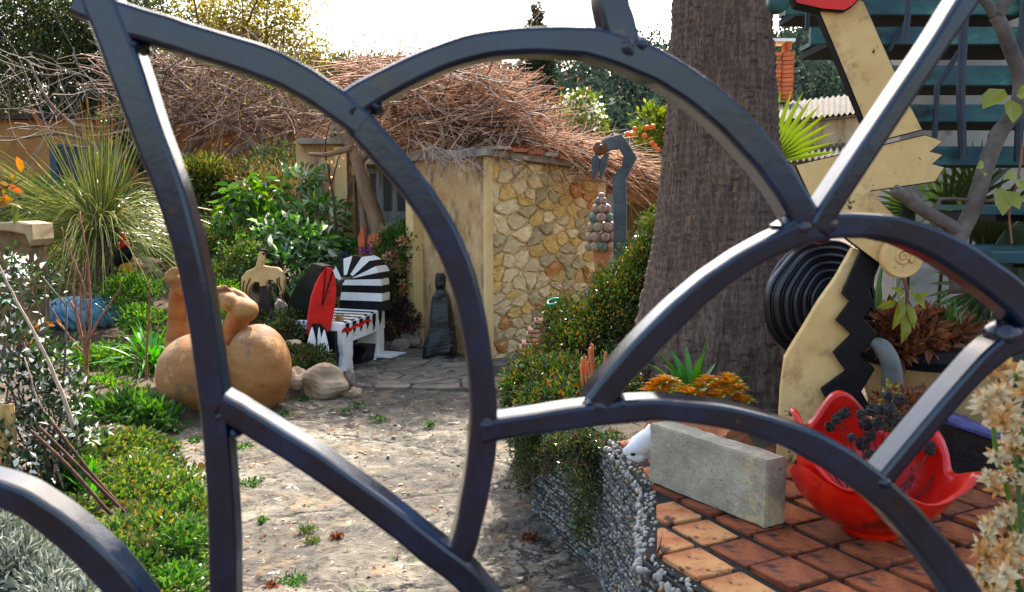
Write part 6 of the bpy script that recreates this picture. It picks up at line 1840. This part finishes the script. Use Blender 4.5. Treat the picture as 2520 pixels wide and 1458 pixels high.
# ---- branch with yellow leaves, near right
yb = thing('yellow_leaf_tree', 'grey forked branch with a few large yellow-green leaves before the stairs', 'tree', P(2340, 640, 2.9))
for pts, r0, r1 in (([(2360, 720), (2352, 620), (2366, 572), (2395, 510), (2430, 400), (2462, 325), (2500, 270), (2512, 200), (2490, 130), (2462, 60), (2450, 40)], .03, .022), ([(2450, 42), (2430, 10), (2400, -20), (2370, -50)], .018, .014), ([(2452, 42), (2470, 10), (2486, -10), (2510, -50)], .024, .018), ([(2500, 275), (2530, 220), (2570, 140)], .018, .012), ([(2366, 572), (2310, 540), (2260, 510), (2220, 480), (2200, 465)], .024, .018), ([(2370, 590), (2300, 560), (2310, 500), (2330, 490), (2420, 495), (2520, 500)], .008, .005)):
    c = catmull([P(a, b_, 2.9) for a, b_ in pts], 5)
    mb = MB(); mb.tube(c, np.linspace(r0, r1, len(c)), 12); mb.build('branch', m_greybark, yb, smooth=True)
rng = np.random.default_rng(141)
for px, py, dx, dy, L in [(2472, 220, -50, 40, .085), (2486, 245, 8, 38, .07), (2500, 235, 22, -8, .06), (2462, 460, 8, 52, .08), (2478, 470, 24, 30, .06), (2500, 425, -26, 14, .045), (2420, 400, -18, 16, .035), (2415, 420, 10, 10, .03), (2505, 440, 10, 20, .045)]:
    c = P(px, py, 2.86); d = P(px + dx, py + dy, 2.83) - c
    mb = MB(); mb.leaves([c], [d], [[rng.normal() * .3, -1, .5 + rng.normal() * .3]], L * 1.25, .75, .1, full=True); mb.build('leaf', l_yellow, yb)
mb = MB(); mb.tube(catmull([P(2490, 600, 2.88), P(2484, 520, 2.88), P(2500, 460, 2.88), P(2512, 400, 2.88), P(2516, 350, 2.88)], 5), .004, 6); mb.build('shoot', m_brownst, yb)

# ---- trailing wire vine on the terrace and hanging on the pebble wall
plant('trailing_bush', 'big sloping mass of small-leaved trailing bush with rusty tips left of the palm trunk', 'shrub', [(1625, 590, 5.7, 55, 75, .35), (1590, 680, 5.6, 70, 90, .4), (1530, 740, 5.5, 75, 90, .4), (1480, 810, 5.4, 85, 90, .4), (1410, 860, 5.3, 90, 85, .4), (1340, 920, 5.15, 75, 70, .35), (1290, 965, 5.0, 50, 45, .25), (1430, 940, 5.0, 100, 60, .4), (1560, 820, 5.6, 60, 110, .3), (1380, 780, 5.5, 40, 50, .25), (1500, 920, 5.0, 70, 70, .3), (1310, 935, 4.5, 70, 50, .25), (1380, 925, 4.4, 80, 50, .25), (1450, 935, 4.3, 70, 50, .22), (1275, 975, 4.4, 46, 60, .14), (1340, 980, 4.1, 70, 50, .2), (1410, 985, 4.0, 70, 46, .2), (1480, 975, 3.95, 60, 46, .2), (1540, 950, 4.0, 50, 60, .2), (1270, 1040, 4.35, 34, 50, .08), (1310, 1060, 4.2, 40, 60, .06)], 88000, .026, l_trail, 151, base=P(1450, 990, 5.2), stem_mat=m_stem, nst=40, k=500, sig=.15, shell=(.45, 1.02))
plant('hanging_vine', 'curtain of wire vine hanging down over the pebble wall', 'vine', [(1430, 1085, 3.55, 60, 40, .09), (1440, 1140, 3.5, 64, 50, .08), (1370, 1130, 3.75, 50, 40, .08), (1300, 1110, 4.15, 50, 50, .1), (1285, 1170, 4.25, 24, 50, .07), (1440, 1210, 3.42, 42, 60, .07), (1430, 1290, 3.4, 28, 55, .06), (1390, 1090, 3.7, 50, 30, .1), (1500, 1085, 3.4, 50, 26, .1)], 9000, .017, l_trail, 152, base=P(1440, 1070, 3.6), stem_mat=m_stem, nst=24, k=120, sig=.17, shell=(.3, 1.0), stem_r=.004)
plant('hanging_vine', 'sparser vine trailing on the earth bank left of the hanging curtain', 'vine', [(1300, 1080, 4.35, 50, 30, .12), (1340, 1070, 4.2, 50, 30, .12), (1280, 1030, 4.5, 40, 30, .12), (1330, 1130, 4.1, 40, 40, .06)], 2600, .018, l_trail, 153, base=P(1310, 1060, 4.4), stem_mat=m_stem, nst=20, k=60, sig=.22, stem_r=.004)
# red stick succulent, echeverias
m_stick = M('stick_succulent', [(.3, '7a8a3a'), (.5, 'b8643c'), (.66, 'c84a2c')], 14, .5, .1, 30, .002)
rng = np.random.default_rng(155)
ss = thing('stick_succulent', 'upright red-orange finger succulent in front of the trailing bush', 'plant', P(1465, 960, 3.9))
for k in range(17):
    px = 1428 + rng.uniform(0, 72); y1 = rng.uniform(845, 905); y0 = 950
    Y = 3.9 + rng.uniform(-.07, .07)
    a, b_ = P(1465 + (px - 1465) * .6, y0 + 30, Y), P(px, y1, Y)
    rs_ = rng.uniform(.0055, .0085)
    mb = MB(); mb.tube([a, (a + b_) / 2 + rng.normal(0, .006, 3), b_ - (b_ - a) * .12, b_ - (b_ - a) * .03, b_], [rs_ * .8, rs_, rs_ * 1.1, rs_ * .9, rs_ * .4], 8); mb.build('finger', m_stick, ss, smooth=True)
def rosette(c, r, mat, seed, n=16):
    rng_ = np.random.default_rng(seed)
    a = np.arange(n) * 2.4; el = np.linspace(.1, 1.2, n)
    D = np.stack([np.cos(a) * np.cos(el), np.sin(a) * np.cos(el), np.sin(el)], 1)
    Nn = np.stack([-np.cos(a) * np.sin(el), -np.sin(a) * np.sin(el), np.cos(el)], 1)
    mb_ = MB(); mb_.leaves(np.tile(c, (n, 1)), D, Nn, r * np.linspace(1, .6, n), .7, .18, full=True)
    return mb_
rng = np.random.default_rng(156)
es = thing('echeveria_clump', 'orange and yellow-green succulent rosettes around the strap-leaved clump', 'plant', P(1720, 985, 3.3))
for px, py in [(1615, 945), (1632, 935), (1650, 940), (1640, 960), (1740, 935), (1720, 950), (1755, 955), (1775, 945), (1790, 965), (1770, 970), (1745, 975), (1725, 980), (1800, 940), (1815, 975), (1700, 965), (1815, 955), (1830, 985), (1790, 930), (1600, 960), (1680, 960)]:
    rosette(P(px, py + 6, 3.3 + rng.uniform(-.06, .06)), .06, l_orange, int(px)).build('rosette', l_orange, es)
tp = thing('clay_saucer', 'rim of a terracotta saucer behind the concrete block', 'saucer', P(1695, 1075, 3.1))
mb = MB(); mb.lathe([(.001, 0), (.12, 0), (.15, .05), (.155, .05), (.157, .035), (.125, -.012), (.001, -.012)], P(1690, 1085, 3.05), 32); mb.build('dish', m_pot, tp, smooth=False)
rng = np.random.default_rng(157)
for k, (px, py, dx, dy) in enumerate([(1780, 1085, 40, -14), (1800, 1075, 30, 10), (1760, 1095, 30, 14)]):
    mb = MB(); c = P(px, py, 2.95); mb.leaves([c], [P(px + dx, py + dy, 2.95) - c], [[0, -.8, .6]], .09, .6, .15, full=True); tag(mb.build('fallen_leaf', l_dry), ['curled tan fallen leaf behind the block', 'dry leaf lying highest behind the block', 'dry leaf nearest to the block top edge'][k], 'leaf', 'dry leaves behind the block')

# ---- planter contents
plant('dried_succulents', 'heap of wine-red and brown dying succulents spilling from the planter', 'plant', [(2240, 830, 3.2, 70, 40, .1), (2200, 800, 3.25, 50, 30, .1), (2330, 815, 3.3, 70, 26, .1), (2215, 860, 3.15, 30, 26, .06), (2280, 800, 3.3, 60, 26, .1)], 1500, .055, l_dry, 161, base=P(2260, 840, 3.25), stem_mat=m_stem, nst=20, k=60, wr=.4, stem_r=.004)
straps('grass_tuft', 'small fresh green grass tuft growing in the planter', P(2340, 800, 3.2), 22, (.06, .16), .006, (40, 88), .25, 162, l_bright, part='blade')
yd = thing('yellow_dead_leaves', 'limp yellow leaves on a stem rising out of the planter', 'plant', P(2225, 830, 3.1))
mb = MB(); mb.tube(catmull([P(2230, 850, 3.1), P(2226, 780, 3.1), P(2232, 720, 3.1), P(2214, 660, 3.1)], 5), .006, 6); mb.build('stem', m_brownst, yd)
for px, py, dx, dy, L in [(2222, 735, -16, 60, .12), (2232, 745, 14, 40, .1), (2235, 715, 30, 28, .09), (2224, 725, -20, -12, .07), (2205, 745, -44, 12, .08), (2228, 760, -2, 60, .13), (2212, 730, 4, 30, .07), (2248, 740, 26, -14, .06)]:
    c = P(px, py, 3.08); mb = MB(); mb.leaves([c], [P(px + dx, py + dy, 3.06) - c], [[.3, -1, .4]], L, .42, .1, full=True); mb.build('leaf', l_yellow, yd)
bfl = plant('bowl_flowers', 'small wine-red leaves and yellow blossoms behind the seed heads in the red bowl', 'plant', [(2180, 985, 2.62, 34, 30, .05), (2240, 985, 2.7, 50, 34, .06), (2290, 1000, 2.75, 40, 30, .05)], 420, .03, l_dry, 163, base=P(2210, 1040, 2.65), stem_mat=m_stem, nst=24, stem_r=.0025, k=40)
rng = np.random.default_rng(164)
C, D = cloud([(P(2184, 975, 2.58), (.03, .03, .035)), (P(2196, 960, 2.6), (.02, .02, .02)), (P(2215, 1005, 2.58), (.02, .02, .02))], 46, rng, 20, .3)
mb = MB(); mb.leaves(C, D, rng.normal(size=D.shape), .014, .9, .1); tag(mb.build('blossom', l_yellow, bfl), kind='stuff')

# ---- left foreground: shrub with sun glints painted as white leaves, silver bush, groundcover
plant('glossy_shrub', 'shrub of small glossy leaves glittering white in the sun at the left edge', 'shrub', [(60, 700, 4.6, 60, 60, .2), (30, 850, 4.5, 90, 80, .2), (110, 900, 4.5, 70, 60, .2), (60, 980, 4.4, 100, 70, .2), (130, 1050, 4.3, 80, 60, .2), (30, 1080, 4.2, 70, 60, .2), (180, 1090, 4.3, 60, 50, .2), (100, 1130, 4.2, 90, 50, .2), (20, 660, 4.7, 40, 50, .15), (160, 960, 4.5, 60, 50, .15)], 2100, .046, LM('painted_glitter_leaf', [(0.0, '141f0c'), (.4, '20331a'), (.79, '3a4e2a'), (.82, 'd0d2c6'), (1.0, 'e2e4dc')], .3, .25, .35), 171, base=P(120, 1230, 4.35), stem_mat=m_greybark, nst=40, k=160, sig=.2, wr=.55, stem_r=.009)  # pale end of the leaf colours paints the white sun glints
sapling('long pale stem crossing the glittering shrub', [[(195, 1100), (150, 960), (95, 840), (40, 740), (-10, 640)], [(130, 1200), (140, 1060), (100, 1000), (60, 880)], [(160, 1210), (120, 1100), (40, 1010)]], 4.25, M('pale_stem', ['8a7464', 'a8917e', 'b8a592'], 8, .8, .2, 40, .002), .012, seed=7)
l_rust = LM('rust_leaf', ['8a4412', '9c641c', '6e6a20', '5a6a28', 'a04a2a'], .35, .35, tboost=1.2)
sapling('sprig of large orange and white-lit leaves at the left edge before the grass tree', [[(-30, 520), (0, 470), (30, 455), (60, 440)], [(0, 470), (20, 500), (40, 490)]], 4.6, m_stem, .008, leaf=l_rust, nl=16, seed=8, ln=.09)
sapling('sprig of yellow and green leaves before the blue gourd', [[(20, 900), (60, 830), (110, 800), (150, 790)], [(60, 830), (80, 860), (150, 830)]], 4.9, m_stem, .006, leaf=l_rust, nl=22, seed=9, ln=.075)
plant('silver_bush', 'feathery silver-grey bush in the lower left corner', 'shrub', [(40, 1400, 3.1, 90, 90, .16), (120, 1450, 3.0, 80, 60, .15), (0, 1320, 3.2, 70, 70, .16), (-60, 1430, 3.0, 90, 80, .2), (170, 1490, 2.9, 80, 40, .15), (90, 1370, 3.15, 50, 50, .1)], 9500, .05, l_silver, 172, base=P(40, 1560, 3.05), stem_mat=m_greybark, nst=24, wr=.09, k=220, sig=.16, stem_r=.005)
plant('ground_cover', 'dense low green and rusty ground cover along the left edge of the path', 'ground cover', [(330, 1180, 4.6, 90, 50, .3), (420, 1230, 4.4, 80, 60, .3), (270, 1250, 4.2, 100, 60, .3), (400, 1320, 3.8, 100, 60, .25), (280, 1350, 3.6, 110, 60, .25), (440, 1390, 3.5, 70, 60, .2), (340, 1420, 3.3, 110, 50, .2), (220, 1420, 3.3, 90, 50, .2), (450, 1290, 4.0, 60, 60, .2), (380, 1160, 4.9, 70, 30, .2), (150, 1300, 3.8, 80, 60, .25), (240, 1490, 3.0, 120, 40, .2), (400, 1480, 3.1, 90, 40, .2), (300, 1096, 5.2, 90, 26, .3), (220, 1100, 5.0, 80, 26, .3), (390, 1110, 5.2, 50, 20, .2), (200, 1160, 4.8, 70, 40, .2), (130, 1220, 4.3, 80, 50, .2), (480, 1180, 4.9, 24, 26, .15), (490, 1420, 3.4, 26, 50, .12), (470, 1340, 3.7, 40, 50, .15), (150, 1380, 3.4, 80, 50, .2), (350, 1290, 4.0, 60, 50, .2)], 40000, .032, l_cover, 173, k=600, sig=.13, shell=(.4, 1.0), wr=.6)
plant('ground_cover', 'brighter leaf tufts standing out of the low ground cover', 'ground cover', [(450, 1350, 3.5, 60, 70, .15), (470, 1260, 4.1, 40, 60, .15), (330, 1390, 3.4, 90, 50, .2), (230, 1360, 3.6, 70, 40, .2), (420, 1440, 3.2, 80, 40, .15)], 5200, .032, l_bright, 174, k=260, sig=.12, wr=.5)
tw, _pt = tangle('dry_weeds', 'brown wiry dry weed stems among the ground cover', 'dry weeds', [(310, 1330), (400, 1320), (430, 1390), (380, 1440), (310, 1400)], 420, 3.4, 3.6, (.06, .16), M('dry_weed', ['5a4424', '7c5a30', '96703e'], 6, .9, 0), 175, (0, -.2, 1), P(370, 1440, 3.5), r=.0016, hw=.5)

# far-left greenery in front of the ochre house, bottom of the walls
plant('low_shrubs', 'mixed green weeds along the foot of the ochre house', 'undergrowth', [(150, 500, 13.6, 180, 50), (420, 540, 13, 130, 60), (620, 470, 13.6, 110, 50), (740, 500, 12.6, 90, 60), (-40, 560, 13, 160, 90)], 12000, .08, l_mid, 176, k=200, sig=.2)

# ---- weeds on the path
WL = ['', 'broad low green weed patch beside the upright gate bar', 'green weed strip above the broad patch by the upright gate bar', 'green weed far up the path in front of the grey slabs', 'small green weed beside the clay figure on the path',
      'yellowed straw-like weed in the crack in mid path', 'yellow-green weed touching the straw-like one from below', 'green weed cluster at the bottom edge of the photo', 'small weed by the last boulder of the row', 'dry yellow weed close to the curved gate bar',
      'weed tuft at the edge of the left bed under the bright mound', 'little weed under the largest boulder', 'yellowed weed tuft halfway up the sunny path', 'rust-red weed patch to the right of the straw-like weed', 'small rust-red patch in the pale middle of the path', 'lone green weed on the grey stained part of the path',
      'tiny green weed between the two lower gate bars', 'rust-red weeds at the shaded foot of the pebble wall', 'rust-red weeds beside the green cluster at the bottom edge', 'green weed growing at the foot of the clay figure']
rng = np.random.default_rng(181)
for k, (px, py, r, br) in enumerate([(760, 1400, 0, 0), (620, 1195, 28, 0), (600, 1105, 26, 0), (930, 1035, 20, 0), (700, 1020, 16, 0), (755, 1310, 24, 1), (770, 1340, 20, 1), (720, 1440, 34, 0), (880, 1000, 18, 0), (1160, 1060, 16, 1), (480, 1090, 18, 0), (850, 1015, 14, 0), (790, 1130, 14, 1), (830, 1330, 16, 2), (930, 1235, 12, 2), (1060, 1050, 14, 0), (645, 1290, 14, 0), (1300, 1330, 20, 2), (670, 1455, 16, 2), (740, 985, 20, 0)]):
    if r == 0: continue
    c = G(px, py, .01); Y = c[1]
    m_ = int(26 + r * 5)
    rr_ = r * Y / FPX
    C = c + rng.normal(size=(m_, 3)) * np.array([rr_ * .5, rr_ * .5, .006]) + [0, 0, .012]
    t = thing('path_weed', WL[k], 'weed', c, 'weeds in the cracks of the path')
    mb = MB(); mb.leaves(C, rng.normal(size=(m_, 3)) + [0, 0, .6], rng.normal(size=(m_, 3)) + [0, 0, 1.5], rng.uniform(.015, .035, m_), .4 if br != 1 else .25, .1); mb.build('leaves', [l_bright, l_cover, l_dry][br], t)
# fallen leaf litter
N_ = 700
y = rng.uniform(2.9, 8.0, N_); x = EX(y) + rng.uniform(.05, 1.0, N_) ** 1.6 * (np.interp(y, [2.9, 4, 5, 8], [1.45, 1.75, 2.0, 1.2]))
mb = MB(); mb.leaves(np.stack([x, y, .02 + .025 * fbm(x * 1.4, y * 1.1)], 1), rng.normal(size=(N_, 3)) * [1, 1, .15], rng.normal(size=(N_, 3)) * .25 + [0, 0, 1], rng.uniform(.012, .035, N_), .5, .2)
tag(mb.build('leaf_litter', l_dry), 'scattered small dry leaves over the concrete path', 'leaf litter', kind='stuff')

# ---- pale flowers close to the camera at the right edge
l_cream = LM('cream_petal', ['b8a47a', 'd0c09c', 'ded4bc', 'c08c48'], .6, .4, tboost=1.1)
l_gold = LM('gold_petal', ['b8804a', 'cca470', 'd0bc88', 'b07848'], .6, .4, tboost=1.1)
nf = thing('succulent_flowers', 'cream and golden star-shaped flower heads close by at the right edge', 'flowers', P(2500, 1500, 1.15))
rng = np.random.default_rng(191)
for k, (px, py, r) in enumerate([(2500, 900, 62), (2440, 985, 54), (2510, 1000, 60), (2480, 1040, 40), (2500, 1110, 46), (2470, 1180, 30), (2490, 1240, 46), (2500, 1300, 50), (2410, 1370, 46), (2450, 1410, 54), (2500, 1400, 50), (2420, 1440, 44), (2490, 1460, 54), (2515, 1190, 40)]):
    Y = .8 + rng.uniform(-.04, .04)
    c = P(px, py, Y); rr_ = r * Y / FPX
    for q in range(5):
        cc = c + rng.normal(size=3) * rr_ * .55
        n = 15
        a = np.arange(n) * 2.4; el = np.linspace(-.3, 1.3, n)
        ax = unit(np.array([-.3, -.8, .6]) + rng.normal(0, .5, 3))
        q_ = np.array(Vector((0, 0, 1)).rotation_difference(Vector(ax)).to_matrix())
        D = np.stack([np.cos(a) * np.cos(el), np.sin(a) * np.cos(el), np.sin(el)], 1) @ q_.T
        Nn = np.stack([-np.cos(a) * np.sin(el), -np.sin(a) * np.sin(el), np.cos(el)], 1) @ q_.T
        mb = MB(); mb.leaves(np.tile(cc, (n, 1)), D, Nn, rr_ * .8 * rng.uniform(.7, 1.1, n), .4, .12, full=True); mb.build('flower_head', l_gold if (q + k) % 3 == 0 else l_cream, nf)
mb = MB()
mb.tubes(stems(np.tile(P(2540, 1700, .83), (9, 1)), np.array([P(px, py, .82) for px, py in ((2500, 920), (2440, 1000), (2500, 1120), (2480, 1250), (2410, 1390), (2450, 1430), (2500, 1420), (2510, 1010), (2500, 1310))]), rng, 8, .02), np.linspace(.0035, .002, 8), 6)
mb.build('stem', l_mid, nf)
